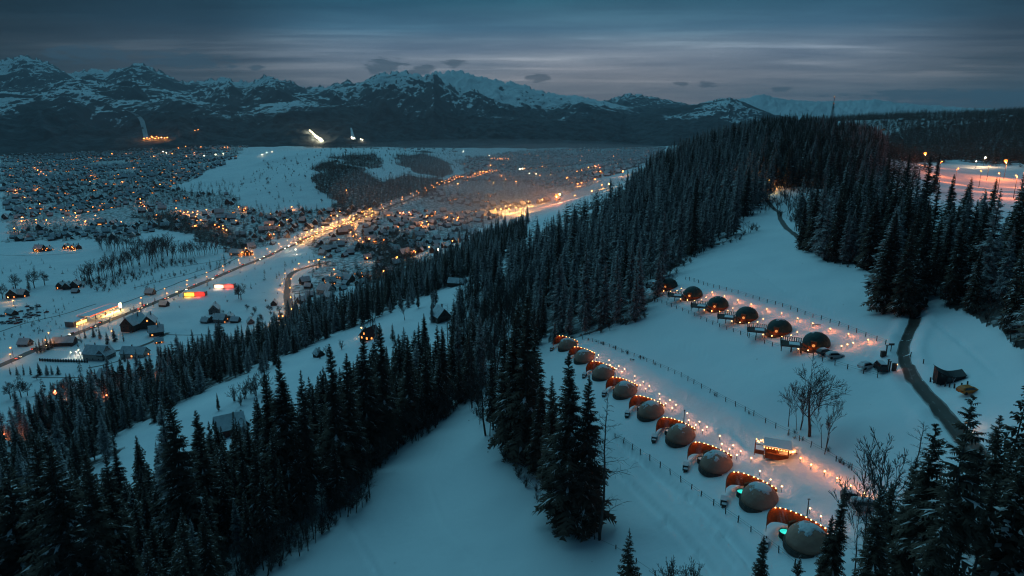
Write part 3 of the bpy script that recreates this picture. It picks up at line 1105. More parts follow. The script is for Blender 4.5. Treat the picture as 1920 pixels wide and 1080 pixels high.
def birch_mesh(seed, H):
    g = random.Random(seed)
    mb = MB()
    n = 16
    pts = [Vector((0, 0, -0.5))]
    for k in range(n):
        pts.append(pts[-1] + Vector((g.gauss(0, 0.05), g.gauss(0, 0.05), 1)) * (H + 0.5) / n)
    for k in range(n):
        t = k / n
        mb.tube(pts[k], pts[k + 1], 0.20 * (1 - t) + 0.03, 0.20 * (1 - t - 1 / n) + 0.03, 5, caps=False)
        if k < 3:
            continue
        for _ in range(5):
            a = g.uniform(0, 6.283)
            L = H * 0.24 * (1 - t) ** 0.7 * g.uniform(0.5, 1.1) * min(1, 0.3 + t * 2)
            d = Vector((math.cos(a), math.sin(a), g.uniform(0.25, 0.7))).normalized()
            p = pts[k].lerp(pts[k + 1], g.random())
            r = 0.05 * (1 - t) + 0.02
            for s in range(3):
                d2 = (d + Vector((g.gauss(0, 0.12), g.gauss(0, 0.12), 0.10 - 0.16 * s))).normalized()
                q = p + d2 * L / 3
                mb.tube(p, q, r, r * 0.7, 3, caps=False)
                for _ in range(2):
                    e = (d2 + Vector((g.uniform(-1, 1), g.uniform(-1, 1), g.uniform(-0.5, 0.6))) * 0.8).normalized()
                    m = q + e * L * 0.24
                    mb.tube(q, m, 0.02, 0.014, 3, caps=False)
                    mb.tube(m, m + (e + Vector((g.uniform(-.5, .5), g.uniform(-.5, .5), -0.3))) * L * 0.16, 0.016, 0.010, 3, caps=False)
                p, d, r = q, d2, r * 0.7
    return mb.mesh('bare_branches', M_TWIG)


BARE = {
    'birch': birch_mesh(5, 22), 'birch_b': birch_mesh(6, 22),
    'broad': bare_mesh(3, 20, 0.62, 4, 1, 0.27, 0.25, 3, 0.66),
    'clump': bare_mesh(8, 17, 0.40, 4, 3, 0.27, 0.14, 2, 0.62),
    'slim': bare_mesh(12, 22, 0.40, 3, 1, 0.34, 0.20, 3, 0.5),
    'round': bare_mesh(21, 14, 0.80, 4, 1, 0.24, 0.22, 3),
    'brush': bare_mesh(33, 6, 0.7, 3, 6, 0.24, 0.07, 2),
}


def top_height(x, y, z, top_py):
    q = (540 - top_py) / F
    w = y * (q * CP - SP) / (CP + q * SP)
    return w + CZ - z


TREES = []          # (x, y, z, height, kind, zone)


def plant(px, py, top, kind, zone):
    x, y, z = (float(a[0]) for a in cast(px, py))
    TREES.append((x, y, z, top_height(x, y, z, top), kind, zone))


def fill(poly, zr, sep, hrange, kinds, zone, prob=None, seed=0, n=60000, keepout=()):
    """Trees at random over the ground whose feet fall inside an outline of the photograph."""
    g = np.random.RandomState(seed)
    pp = np.array(poly, float)
    a0, a1 = math.atan((pp[:, 0].min() - 960) / F) * 1.06 - 0.03, math.atan((pp[:, 0].max() - 960) / F) * 1.06 + 0.03
    th = g.uniform(a0 * 1.15 if a0 < 0 else a0 * 0.8, a1 * 1.15 if a1 > 0 else a1 * 0.8, n)
    rr = np.sqrt(g.uniform((zr[0] * 0.85) ** 2, (zr[1] * 1.1) ** 2, n))
    x, y = rr * np.sin(th), rr * np.cos(th)
    z = height0(x, y)
    px, py, dep = project(x, y, z)
    px, py = ragged(x, y, px, py, dep)
    ok = inside(px, py, poly) & (dep > zr[0]) & (dep < zr[1])
    for ko in tuple(keepout) + ([(1424, 340), (1456, 340), (1456, 392), (1430, 380)],):
        ok &= ~inside(px, py, ko)
    x, y = x[ok], y[ok]
    if prob is not None:
        k2 = fbm(x / prob[0], y / prob[0], seed + 5, 3) > prob[1]
        x, y = x[k2], y[k2]
    cells = {}
    out = []
    for i in range(len(x)):
        s = sep
        cx_, cy_ = int(x[i] // s), int(y[i] // s)
        bad = False
        for a in (-1, 0, 1):
            for b in (-1, 0, 1):
                for (u, v) in cells.get((cx_ + a, cy_ + b), ()):
                    if (u - x[i]) ** 2 + (v - y[i]) ** 2 < s * s:
                        bad = True
        if not bad:
            cells.setdefault((cx_, cy_), []).append((x[i], y[i]))
            out.append(i)
    x, y = x[out], y[out]
    z = ground(x, y)
    vis = seen(x, y, z, hrange[1] * 0.8)
    x, y, z = x[vis], y[vis], z[vis]
    for i in range(len(x)):
        TREES.append((x[i], y[i], z[i], g.uniform(*hrange) * (0.8 if g.uniform() < 0.2 else 1.0), kinds[g.randint(len(kinds))], zone))


# the stand between the open slope and the domes
for a in [(945, 832, 600, 'slim'), (962, 852, 585, 'dense'), (985, 866, 545, 'dense'), (1003, 850, 655, 'slim'), (925, 806, 650, 'slim'), (1012, 892, 705, 'dense_b'), (968, 800, 560, 'dense_b'), (1000, 815, 600, 'dense')]:
    plant(*a, 'stand')
for a in [(1065, 988, 658, 'hero'), (1040, 955, 730, 'dense_b'), (1098, 990, 700, 'dense'), (1030, 930, 700, 'slim')]:
    plant(*a, 'tall')
for a in [(1175, 1150, 985, 'young'), (1412, 1190, 1000, 'dense_b'), (1480, 1185, 1030, 'young'), (1545, 1110, 962, 'dense')]:
    plant(*a, 'young')
# right foreground
for a in [(1740, 1180, 735, 'open'), (1705, 1150, 790, 'high'), (1672, 1130, 850, 'dense_b'), (1860, 1010, 690, 'open'), (1905, 1000, 755, 'high'), (1640, 1120, 905, 'high_b'), (1775, 1160, 830, 'high_b'), (1835, 1050, 775, 'high'), (1810, 1140, 880, 'high_b'), (1880, 1120, 840, 'dense_b'), (1925, 1110, 800, 'high'), (1720, 1230, 900, 'high'), (1625, 1180, 960, 'slim')]:
    plant(*a, 'fore')
fill(Z_FORE, (80, 170), 5.0, (17, 25), ['high', 'high_b', 'slim', 'dense_b', 'open'], 'fore', seed=3, prob=(30, -0.12))
# left foreground belt
for a in [(365, 1060, 735, 'dense'), (400, 1020, 765, 'dense_b'), (345, 1040, 740, 'frosted'), (130, 1200, 800, 'dense'), (170, 1230, 815, 'hero'), (215, 1220, 840, 'dense'), (60, 1190, 860, 'dense'), (550, 960, 665, 'hero'), (520, 940, 690, 'dense'), (585, 945, 690, 'slim'), (470, 1000, 800, 'slim'), (640, 920, 640, 'dense'), (690, 860, 625, 'hero'), (725, 840, 600, 'dense'), (770, 810, 625, 'dense'), (830, 770, 610, 'dense'), (660, 900, 660, 'dense_b'), (800, 790, 640, 'slim'), (0, 1200, 900, 'dense'), (240, 1180, 850, 'dense_b'), (375, 1110, 970, 'frosted')]:
    plant(*a, 'left')
fill(Z_LEFT, (95, 330), 4.7, (11, 25), ['dense', 'dense', 'dense_b', 'slim', 'slim', 'hero', 'frosted'], 'left', seed=4)
# the wooded hill, the wood on the right, the belt above the valley
fill(Z_HILL, (180, 1050), 6.3, (11, 31), ['frosted', 'frosted', 'frosted_b', 'frosted', 'frosted_b', 'dense_b'], 'hill', seed=5, n=160000)
fill([(1430, 352), (1440, 236), (1620, 250), (1645, 345), (1590, 352)], (280, 1000), 6.0, (20, 30), ['dense', 'slim', 'dense_b'], 'hill', seed=15)
fill(Z_RIGHT, (120, 480), 5.8, (14, 29), ['dense', 'dense_b', 'slim', 'frosted', 'frosted', 'hero'], 'right', seed=6, prob=(60, -0.32))
for a in [(1660, 580, 400, 'hero'), (1690, 590, 415, 'dense'), (1720, 560, 380, 'dense'), (1675, 545, 430, 'frosted'), (1545, 488, 375, 'frosted'), (1580, 495, 395, 'frosted_b'), (1750, 360, 285, 'dense'), (1665, 420, 300, 'slim'), (1690, 395, 285, 'dense'), (1725, 440, 290, 'dense_b'), (1800, 470, 330, 'dense'), (1905, 420, 315, 'slim'), (1850, 430, 330, 'dense')]:
    plant(*a, 'right')
fill(Z_BELT, (200, 900), 6.2, (11, 25), ['dense', 'slim', 'dense_b', 'frosted', 'frosted'], 'belt', seed=7, n=120000, prob=(80, -0.5))
fill([(860, 590), (940, 560), (1005, 590), (1005, 650), (900, 690), (860, 650)], (180, 420), 8.0, (12, 20), ['slim', 'frosted', 'dense_b'], 'glade', seed=8)
fill([(690, 600), (760, 560), (850, 560), (830, 590), (740, 640), (690, 660)], (250, 520), 11.0, (9, 15), ['slim', 'frosted'], 'glade', seed=9, prob=(40, 0.0))
fill([(1450, 352), (1640, 352), (1660, 400), (1500, 400)], (220, 480), 8.0, (16, 24), ['dense', 'frosted'], 'right', seed=18, prob=(50, 0.05))

# spruces standing singly by the valley houses and the main road
for (px_, py_, top) in [(70, 663, 640), (76, 661, 634), (83, 659, 632), (90, 656, 628), (97, 653, 632), (103, 650, 636), (20, 703, 686), (32, 702, 684), (45, 703, 682), (58, 703, 685), (75, 703, 678), (88, 703, 682), (98, 702, 684), (110, 702, 684), (202, 645, 620), (216, 640, 612), (188, 635, 612), (176, 632, 610), (160, 634, 614), (232, 640, 622), (213, 700, 682), (222, 701, 684), (232, 700, 682), (240, 702, 686), (196, 700, 680), (98, 735, 714), (125, 738, 716), (148, 735, 712), (168, 532, 515), (186, 531, 517), (55, 545, 520), (246, 624, 606), (300, 615, 600), (234, 678, 655), (410, 770, 735), (355, 690, 665), (368, 685, 660), (430, 660, 640)]:
    plant(px_, py_, top, RNG.choice(['dense', 'dense_b', 'slim', 'frosted']), 'valley')

# far woods, in the valley and on the ridge to the right: one mass
FARW = []


def far_fill(poly, zr, sep, hrange, seed, prob=None, n=30000):
    k = len(TREES)
    fill(poly, zr, sep, hrange, ['far', 'far_b', 'far_c'], 'far', seed=seed, prob=prob, n=n)
    FARW.extend(TREES[k:])
    del TREES[k:]


for _k, (_zr, _sp, _hr) in enumerate([((900, 3200), 6.5, (11, 19)), ((900, 3200), 7, (11, 19)), ((900, 3600), 8, (11, 19)), ((900, 3600), 8, (11, 19)), ((800, 2200), 7, (11, 19)), ((500, 1400), 6.5, (11, 19)), ((1800, 6000), 14, (14, 20)), ((1500, 6000), 16, (14, 20)), ((600, 1600), 8, (14, 22)), ((500, 3600), 12, (15, 24))]):
    far_fill(FAR_POLYS[_k], _zr, _sp, _hr, 120 + _k, n=[60000, 40000, 40000, 60000, 40000, 20000, 60000, 60000, 20000, 120000][_k])
far_fill([(420, 380), (560, 395), (640, 390), (600, 415), (480, 420)], (900, 2200), 16, (9, 16), 37, prob=(60, -0.1))
far_fill([(330, 360), (420, 330), (440, 360), (350, 400)], (900, 2600), 16, (9, 16), 38, prob=(60, -0.05))
for _p in TOWN:
    far_fill(_p, (500, 2300), 12, (6, 15), 27 + len(_p), prob=(90, 0.0), n=60000)
    far_fill(_p, (1500, 5200), 17, (9, 16), 47 + len(_p), prob=(160, -0.18), n=120000)
far_fill([(1480, 226), (1620, 221), (1925, 211), (2000, 300), (1920, 318), (1780, 300), (1700, 312), (1640, 300), (1630, 262)], (500, 3600), 11, (16, 26), 28, prob=(140, -0.30), n=240000)
far_fill([(1480, 212), (1560, 208), (1640, 208), (1640, 215), (1480, 226)], (1200, 4000), 26, (13, 20), 29, prob=(90, 0.0))
far_fill([(1645, 305), (1715, 300), (1722, 335), (1690, 350), (1650, 345)], (350, 1500), 8, (12, 20), 30, prob=(60, -0.1))
far_fill([(1740, 400), (1925, 420), (1925, 440), (1760, 430)], (280, 700), 9, (8, 14), 31)

# the 300 that show largest stand one by one; the rest of the wood is one mass
T = np.array([(t[0], t[1], t[2], t[3]) for t in TREES])
px, py, dep = project(T[:, 0], T[:, 1], T[:, 2] + T[:, 3] * 0.9)
px2, py2, dep2 = project(T[:, 0], T[:, 1], T[:, 2] + T[:, 3] * 0.45)
vis = seen(T[:, 0], T[:, 1], T[:, 2], 12.0)
inframe = (px > 4) & (px < 1916) & (py < 1066) & (dep > 20)
size = T[:, 3] / dep * np.where(inframe & vis, 1, 0.001)
# a tree whose head and middle are covered by nearer crowns shows nothing of itself
order = np.argsort(dep)
MASK = np.zeros((270, 480), bool)
shown = np.zeros(len(T))
for i in order:
    if not (inframe[i] and vis[i]):
        continue
    hpx = F * T[i, 3] / dep[i] / 4
    cx_, ty = px[i] / 4, (py[i] / 4) - 0.1 * hpx
    tot = fre = 0
    for row in range(int(max(0, ty)), int(min(270, ty + hpx))):
        f_ = max(0.0, (row - ty) / hpx)
        w = 0.14 * hpx * (f_ ** 0.8) * 0.8 + 0.4
        a, b = int(max(0, cx_ - w)), int(min(479, cx_ + w)) + 1
        if b <= a:
            continue
        seg = MASK[row, a:b]
        tot += seg.size
        fre += seg.size - seg.sum()
        seg[:] = True
    shown[i] = fre
rank = np.argsort(-shown * (size > 0.002))
SOLO = set(int(i) for i in rank[:300] if shown[i] > 6)

ZLAB = {
    'stand': ('spruces between the snow slope and the tall lone spruce', 'dark spruce in the close stand at the tip of the open snow slope'),
    'tall': ('tall spruces beside the dome field', 'dark spruce beside the tallest snow-dusted spruce above the dome field'),
    'young': ('small spruces at the bottom of the dome field', 'small spruce below the lower fence of the grey domes'),
    'fore': ('spruces round the dirt road at the lower right', 'spruce with a bare lower trunk in the grove beside the dirt road'),
    'left': ('spruces of the belt along the open snow slope', 'dark spruce in the dense belt edging the open snow slope'),
    'hill': ('frosted spruces on the wooded hill', 'frosted spruce at the lower edge of the wooded hill behind the green domes'),
    'right': ('spruces of the wood behind the upper snow field', 'dark spruce in the wood behind the upper snow field and bend of the road'),
    'belt': ('spruces of the belt above the valley', 'spruce in the narrow belt between the lower snow strip and the valley'),
    'valley': ('spruces by the valley houses', 'dark spruce by the valley houses'),
    'glade': ('spruces among the bare trees', 'slim spruce among bare trees beside the dark A-frame chalet'),
}
KADJ = {'dense': 'dense', 'dense_b': 'full', 'slim': 'slim', 'frosted': 'snow-frosted', 'frosted_b': 'slender snow-frosted', 'hero': 'broad', 'high': 'high-crowned', 'high_b': 'bare-stemmed', 'open': 'open-branched', 'young': 'bushy'}
SPLABEL = {}
REST = []
zone_seen = {}
for i, (x, y, z, h, kind, zone) in enumerate(TREES):
    if i not in SOLO:
        if dep[i] > 20 and vis[i]:
            REST.append((x, y, z, h, kind))
        continue
    t = thing('spruce_tree', (x, y, z - 0.2), RNG.uniform(0, 6.28))
    s = h / H0
    t.scale = (s * RNG.uniform(0.9, 1.12), s * RNG.uniform(0.9, 1.12), s)
    t.rotation_euler[0] = RNG.gauss(0, 0.012)
    t.rotation_euler[1] = RNG.gauss(0, 0.012)
    cm, tm = SPRUCE[kind]
    link('trunk', tm, t)
    link('crown', cm, t)
    zone_seen.setdefault(zone, []).append((t, px[i], py[i], h, kind, x, y, z))

PART = {      # where along its stand a tree is, by columns of the picture that landmarks mark off
    'left': [(170, 'at the lower left corner'), (330, 'below the snow strip gap'), (450, 'by the red-walled house'), (620, 'before the lower snow strip'), (740, 'in mid-belt'), (3000, 'near the tip of the slope')],
    'hill': [(1080, 'above the leafless thicket'), (1150, 'above the grey dome row'), (1225, 'near the green domes'), (1330, 'at the edge of the upper field'), (3000, 'by the upper road bend')],
    'right': [(1560, 'beside the upper road bend'), (1640, 'at the field edge'), (1740, 'at the dirt road bend'), (1830, 'right of the road bend'), (3000, 'at the right edge')],
    'belt': [(150, 'at its lower end'), (330, 'below the main road houses'), (560, 'by the side road'), (3000, 'at its upper end')],
    'fore': [(1700, 'near the parked cars'), (1800, 'in front of the road'), (3000, 'at the right edge')],
    'valley': [(120, 'at the lower left'), (260, 'near the main road'), (3000, 'by the belt')],
    'stand': [(960, 'on its left side'), (3000, 'on its right side')], 'tall': [(1050, 'on the left'), (3000, 'on the right')], 'young': [(3000, '')], 'glade': [(800, 'by the chalets'), (3000, 'in the thicket')],
}
ZPH = {'left': 'slope belt', 'hill': 'hill wood', 'right': 'upper wood', 'belt': 'valley belt', 'fore': 'road grove', 'stand': 'slope-tip stand', 'tall': 'clump of the tallest spruce', 'young': 'row', 'glade': 'bare trees', 'valley': 'valley gardens'}
for zone, lst in zone_seen.items():
    grp = ZLAB[zone][0]
    hs = sorted(a[3] for a in lst)
    ds = sorted(a[2] for a in lst)
    for (t, ax, ay, h, kind, x, y, z) in lst:
        f = sum(1 for v in hs if v <= h) / len(hs)
        size_w = ['very small', 'small', 'medium', 'tall', 'very tall'][min(4, int(f * 5))]
        where = next(w for lim, w in PART[zone] if ax < lim)
        near = sum(1 for a in lst if abs(a[1] - ax) < 60 and math.hypot(a[5], a[6]) < math.hypot(x, y) - 1)
        row = 'front ' if near == 0 else ('second-row ' if near < 4 else '')
        tag(t, ('%s %s %sspruce in the %s %s' % (size_w, KADJ[kind], row, ZPH[zone], where)).strip(), 'tree', grp)
tl = zone_seen.get('tall', [])
if tl:
    best = max(tl, key=lambda a: a[3])
    best[0]['label'] = 'tallest broad spruce with snowy boughs, alone at the foot of the snow slope'
for (t, ax, ay, h, kind, x, y, z) in zone_seen.get('young', []):
    if ax < 1250:
        t['label'] = 'small bushy snow-dusted spruce at the bottom below the bare slim tree'
    elif ax < 1445:
        t['label'] = 'pointed small spruce just below the lower fence and last dome rows'
    elif ax < 1515:
        t['label'] = 'little bushy spruce tip between the pointed spruce and the nearest dome'
    else:
        t['label'] = 'dark full spruce standing in front of the nearest grey dome'


def mass(name, trees, makers, label=None):
    """A wood too big to count: points that carry copies of a few tree shapes."""
    src = bpy.data.collections.new(name + '_kinds')
    names = list(makers)
    for k, n_ in enumerate(names):
        o = bpy.data.objects.new('%02d_%s' % (k, n_), makers[n_])
        src.objects.link(o)
    me = bpy.data.meshes.new(name)
    A = np.array([(t[0], t[1], t[2] - 0.3) for t in trees], np.float32)
    me.vertices.add(len(A))
    me.vertices.foreach_set('co', A.ravel())
    idx = me.attributes.new('pick', 'INT', 'POINT')
    idx.data.foreach_set('value', np.array([names.index(t[4]) for t in trees], np.int32))
    sc = me.attributes.new('size', 'FLOAT_VECTOR', 'POINT')
    hh = np.array([t[3] / H0 for t in trees], np.float32)
    ww = hh * NR.uniform(0.85, 1.5, len(trees))
    sc.data.foreach_set('vector', np.c_[ww, ww * NR.uniform(0.9, 1.1, len(trees)), hh].astype(np.float32).ravel())
    ro = me.attributes.new('turn', 'FLOAT_VECTOR', 'POINT')
    ro.data.foreach_set('vector', np.c_[NR.normal(0, 0.025, len(trees)), NR.normal(0, 0.025, len(trees)), NR.uniform(0, 6.28, len(trees))].astype(np.float32).ravel())
    o = link(name, me)
    ng = bpy.data.node_groups.new(name, 'GeometryNodeTree')
    ng.interface.new_socket('Geometry', in_out='INPUT', socket_type='NodeSocketGeometry')
    ng.interface.new_socket('Geometry', in_out='OUTPUT', socket_type='NodeSocketGeometry')
    N = ng.nodes
    gi, go = N.new('NodeGroupInput'), N.new('NodeGroupOutput')
    m2p = N.new('GeometryNodeMeshToPoints')
    iop = N.new('GeometryNodeInstanceOnPoints')
    ci = N.new('GeometryNodeCollectionInfo')
    ci.inputs['Collection'].default_value = src
    ci.inputs['Separate Children'].default_value = True
    ci.inputs['Reset Children'].default_value = True

    def attr(nm, ty):
        a = N.new('GeometryNodeInputNamedAttribute')
        a.data_type = ty
        a.inputs['Name'].default_value = nm
        return a.outputs[0]
    ng.links.new(gi.outputs[0], m2p.inputs['Mesh'])
    ng.links.new(m2p.outputs[0], iop.inputs['Points'])
    ng.links.new(ci.outputs[0], iop.inputs['Instance'])
    iop.inputs['Pick Instance'].default_value = True
    ng.links.new(attr('pick', 'INT'), iop.inputs['Instance Index'])
    ng.links.new(attr('turn', 'FLOAT_VECTOR'), iop.inputs['Rotation'])
    ng.links.new(attr('size', 'FLOAT_VECTOR'), iop.inputs['Scale'])
    ng.links.new(iop.outputs[0], go.inputs[0])
    md = o.modifiers.new('spread', 'NODES')
    md.node_group = ng
    o['kind'] = 'stuff'
    return o


def mid_mesh(seed, cb, rm, wh, pr, sn, pw, nm):
    V_, F_, M_ = spruce_crown(seed, H0, cb, rm, wh, pr, sn, 1, pw)
    tb = trunk_mb(H0, 0.32)
    tv = np.array(tb.v)
    tf_ = np.array([(a, b, c) for (a, b, c, d) in tb.f] + [(a, c, d) for (a, b, c, d) in tb.f])
    return np_mesh('spruce', np.r_[V_, tv], np.r_[F_, tf_ + len(V_)], [nm, M_TSNOW, M_BARK], np.r_[M_, np.full(len(tf_), 2)])


MID = {k: mid_mesh(300 + i, v[0], v[1], int(v[2] * 0.72), v[3] - 1, min(0.95, v[4] * 1.3), v[5], M_FROST if 'frost' in k else M_NEEDLE) for i, (k, v) in enumerate(SPRUCE_KINDS.items())}


def far_mesh(seed, rm, sn):
    V_, F_, M_ = spruce_crown(seed, H0, 0.05, rm, 16, 6, sn, 0, 0.8)
    return np_mesh('far_spruce', V_, F_, [M_NEEDLE, M_TSNOW], M_)




def scrub(poly, n_sep, hr, seed, kind='brush', zr=(400, 2600), prob=None):
    """Leafless bushes and hedges in the valley, too many and too small to count."""
    k = len(TREES)
    fill(poly, zr, n_sep, hr, [kind], 'far', seed=seed, prob=prob, n=14000)
    nat = {'brush': 6.0, 'round': 14.0, 'slim': 22.0}[kind]
    FARW.extend((a, b, c, h * H0 / nat, kd, zn) for a, b, c, h, kd, zn in TREES[k:])
    del TREES[k:]


scrub([(262, 540), (330, 512), (430, 478), (480, 474), (470, 486), (380, 514), (300, 545)], 6, (2, 5), 70, prob=(22, -0.05))
scrub([(150, 540), (330, 480), (345, 486), (190, 545)], 5, (3, 7), 71)
scrub([(0, 575), (120, 560), (130, 590), (60, 625), (0, 640)], 7, (1.5, 3.5), 72, prob=(26, 0.05))
scrub([(95, 650), (330, 560), (400, 530), (410, 536), (330, 570), (110, 664)], 9, (2, 4), 73, prob=(20, 0.0))
scrub([(430, 470), (560, 420), (590, 425), (450, 486)], 8, (2, 6), 74, prob=(30, -0.1))
scrub([(440, 345), (500, 300), (600, 300), (560, 380), (480, 392)], 30, (2, 5), 75, zr=(1200, 2800))
scrub([(440, 345), (500, 300), (600, 282), (700, 278), (860, 290), (880, 318), (800, 330), (640, 380), (540, 388)], 55, (5, 10), 81, kind='round', zr=(1200, 3200))
far_fill([(440, 345), (500, 300), (600, 282), (700, 278), (860, 290), (880, 318), (800, 330), (640, 380), (540, 388)], (1200, 3400), 42, (8, 15), 82, prob=(140, 0.0))
scrub([(400, 560), (500, 520), (520, 560), (480, 600), (420, 590)], 30, (2, 5), 76)
scrub([(60, 715), (250, 700), (250, 745), (80, 760)], 10, (3, 7), 77, kind='round', prob=(30, 0.0))
scrub([(440, 420), (560, 395), (640, 392), (600, 420), (470, 455)], 13, (6, 11), 78, kind='round', prob=(60, -0.1))
scrub([(180, 372), (340, 350), (420, 372), (330, 418), (250, 390)], 16, (6, 11), 79, kind='round', prob=(70, -0.1))
scrub([(460, 590), (545, 560), (545, 600), (490, 625)], 10, (5, 9), 80, kind='round', prob=(30, -0.1))
FAR = {'brush': BARE['brush'], 'round': BARE['round'], 'slim': BARE['slim'], 'far': far_mesh(401, 0.17, 0.45), 'far_b': far_mesh(402, 0.15, 0.6), 'far_c': far_mesh(403, 0.2, 0.3)}
UNDER = []


def undergrowth(poly, zr, sep, kinds, hr, seed):
    k = len(TREES)
    nat = {'brush': 6.0, 'round': 14.0, 'slim': 22.0, 'birch': 22.0, 'birch_b': 22.0, 'clump': 17.0}
    fill(poly, zr, sep, hr, kinds, 'under', seed=seed, n=45000)
    UNDER.extend((a, b, c, h * H0 / nat[kd] * (0.45 if kd == 'brush' else 1.0), kd, zn) for a, b, c, h, kd, zn in TREES[k:])
    del TREES[k:]


for _q, (_p, _s2, _h2) in enumerate([([(262, 540), (330, 512), (430, 478), (480, 474), (470, 486), (380, 514), (300, 545)], 7, (2, 4.5)), ([(0, 575), (120, 560), (130, 590), (60, 625), (0, 640)], 8, (1.5, 3.5)), ([(95, 650), (330, 560), (400, 530), (410, 536), (330, 570), (110, 664)], 12, (2, 4.5)), ([(430, 470), (560, 420), (590, 425), (450, 486)], 10, (2, 6)), ([(150, 540), (330, 482), (345, 490), (190, 545)], 6, (2, 5)), ([(0, 500), (110, 492), (150, 505), (60, 520), (0, 520)], 16, (2, 4)), ([(560, 470), (640, 470), (560, 500), (480, 540)], 16, (2, 5)), ([(380, 500), (470, 480), (540, 500), (430, 560)], 22, (2, 5)), ([(0, 700), (300, 690), (300, 760), (60, 790), (0, 800)], 16, (3, 8))]):
    far_fill(_p, (350, 2200), _s2 * 0.9, (_h2[0] * 1.5, _h2[1] * 1.7), 330 + _q, prob=(24, -0.12), n=60000)
undergrowth([(400, 1110), (480, 1050), (560, 990), (650, 935), (685, 860), (770, 800), (880, 745), (905, 740), (790, 815), (715, 880), (685, 955), (580, 1020), (470, 1110)], (100, 260), 1.7, ['brush', 'birch', 'birch_b', 'clump', 'brush'], (6, 12), 301)
undergrowth([(880, 745), (930, 800), (1000, 870), (1060, 960), (1045, 975), (960, 880), (890, 800)], (110, 220), 3.0, ['brush', 'brush', 'clump'], (4, 8), 302)
undergrowth([(870, 560), (1000, 560), (1010, 650), (960, 700), (900, 730), (880, 640)], (150, 420), 4.5, ['birch', 'clump', 'birch_b', 'brush'], (9, 17), 303)
undergrowth([(1020, 640), (1090, 625), (1150, 612), (1200, 605), (1222, 590), (1228, 540), (1330, 468), (1400, 412), (1440, 380), (1445, 395), (1400, 425), (1330, 478), (1235, 545), (1215, 610), (1150, 622), (1080, 640)], (160, 420), 3.2, ['brush', 'clump', 'brush', 'birch'], (4, 9), 304)
undergrowth([(1500, 470), (1545, 492), (1600, 503), (1640, 515), (1640, 585), (1722, 597), (1745, 557), (1835, 596), (1920, 655), (1920, 640), (1830, 582), (1740, 545), (1715, 580), (1655, 575), (1655, 505), (1600, 490), (1545, 480), (1510, 455)], (110, 380), 2.8, ['brush', 'clump', 'brush', 'birch'], (4, 9), 305)
undergrowth([(1445, 352), (1640, 352), (1650, 400), (1560, 405), (1500, 440), (1480, 400)], (220, 460), 6, ['birch', 'clump', 'brush'], (7, 13), 306)
undergrowth([(1590, 1090), (1640, 1000), (1720, 960), (1800, 900), (1900, 960), (1920, 1100)], (80, 170), 4.0, ['birch', 'clump', 'brush', 'birch_b'], (6, 13), 307)
for (px_, py_) in [(1103, 638), (1118, 641), (1127, 644), (1131, 646), (1150, 652), (1154, 654), (1168, 660), (1176, 663), (1200, 671), (1206, 673), (1228, 684), (1340, 742), (1404, 776), (1478, 816), (1490, 822), (1575, 868), (1582, 872), (1592, 878), (1520, 800), (1505, 826), (1552, 846), (1490, 812)]:
    x_, y_, z_ = (float(q[0]) for q in cast(px_, py_))
    UNDER.append((x_, y_, z_, RNG.uniform(0.9, 1.8) * H0 / 6.0, 'brush', 'under'))
undergrowth([(700, 870), (880, 770), (1040, 980), (1120, 1060), (760, 1080), (560, 1060)], (90, 260), 9.0, ['brush'], (0.7, 1.3), 311)
undergrowth([(1300, 500), (1500, 480), (1600, 560), (1640, 610), (1440, 560)], (120, 320), 9.0, ['brush'], (0.6, 1.2), 312)
undergrowth([(1240, 615), (1420, 650), (1640, 720), (1680, 820), (1600, 850), (1400, 740)], (90, 280), 8.0, ['brush'], (0.6, 1.3), 313)
mass('spruce_forest', REST, MID)
mass('far_spruce_woods', FARW, FAR)
UNDERK = {k: BARE[k] for k in ('brush', 'round', 'slim', 'birch', 'birch_b', 'clump')}
mass('undergrowth', UNDER, UNDERK)
print('TREES', len(TREES), 'solo', len(SOLO), 'rest', len(REST), 'far', len(FARW))


# ------------------------------------------------------------------ bare broadleaved trees
def bare(px_, py_, top, kind, label, group, hmax=None):
    x, y, z = (float(a[0]) for a in cast(px_, py_))
    h = top_height(x, y, z, top)
    me = BARE[kind]
    h0 = {'birch': 22, 'birch_b': 22, 'broad': 20, 'clump': 17, 'slim': 22, 'round': 14, 'brush': 6}[kind]
    o = link('bare_tree' if kind != 'brush' else 'bare_shrub', me)
    o.location = (x, y, z)
    s = h / h0
    o.scale = (s, s, s)
    o.rotation_euler = (0, 0, RNG.uniform(0, 6.28))
    tag(o, label, 'tree' if kind != 'brush' else 'shrub', group)
    return o


bare(1518, 818, 668, 'broad', 'large spreading bare tree in the snow field above the warmly lit cabin', None)
bare(1495, 808, 720, 'clump', 'leafless clump of thin stems just left of the large spreading bare tree', None)
bare(1543, 842, 748, 'clump', 'many-stemmed bare clump close right of the large spreading bare tree', None)
bare(1478, 800, 740, 'slim', 'thin bare sapling at the left edge of the large bare tree', None)
bare(1124, 1012, 738, 'birch', 'tall slim bare tree right of the tallest spruce', None)
bare(1112, 990, 800, 'birch_b', 'second thin bare tree against the tallest spruce trunk', None)
for k, (a, b, c) in enumerate([(905, 790, 640), (885, 765, 625), (918, 815, 680), (930, 700, 560), (878, 700, 590), (905, 660, 560), (950, 660, 555), (870, 640, 560), (975, 640, 545), (842, 680, 570)]):
    bare(a, b, c, 'birch' if k % 2 else 'clump', ['bare slim tree in the leafless thicket at the tip of the snow slope', 'many-stemmed bare tree in the leafless thicket at the tip of the snow slope'][1 - k % 2], 'leafless thicket at the tip of the slope')
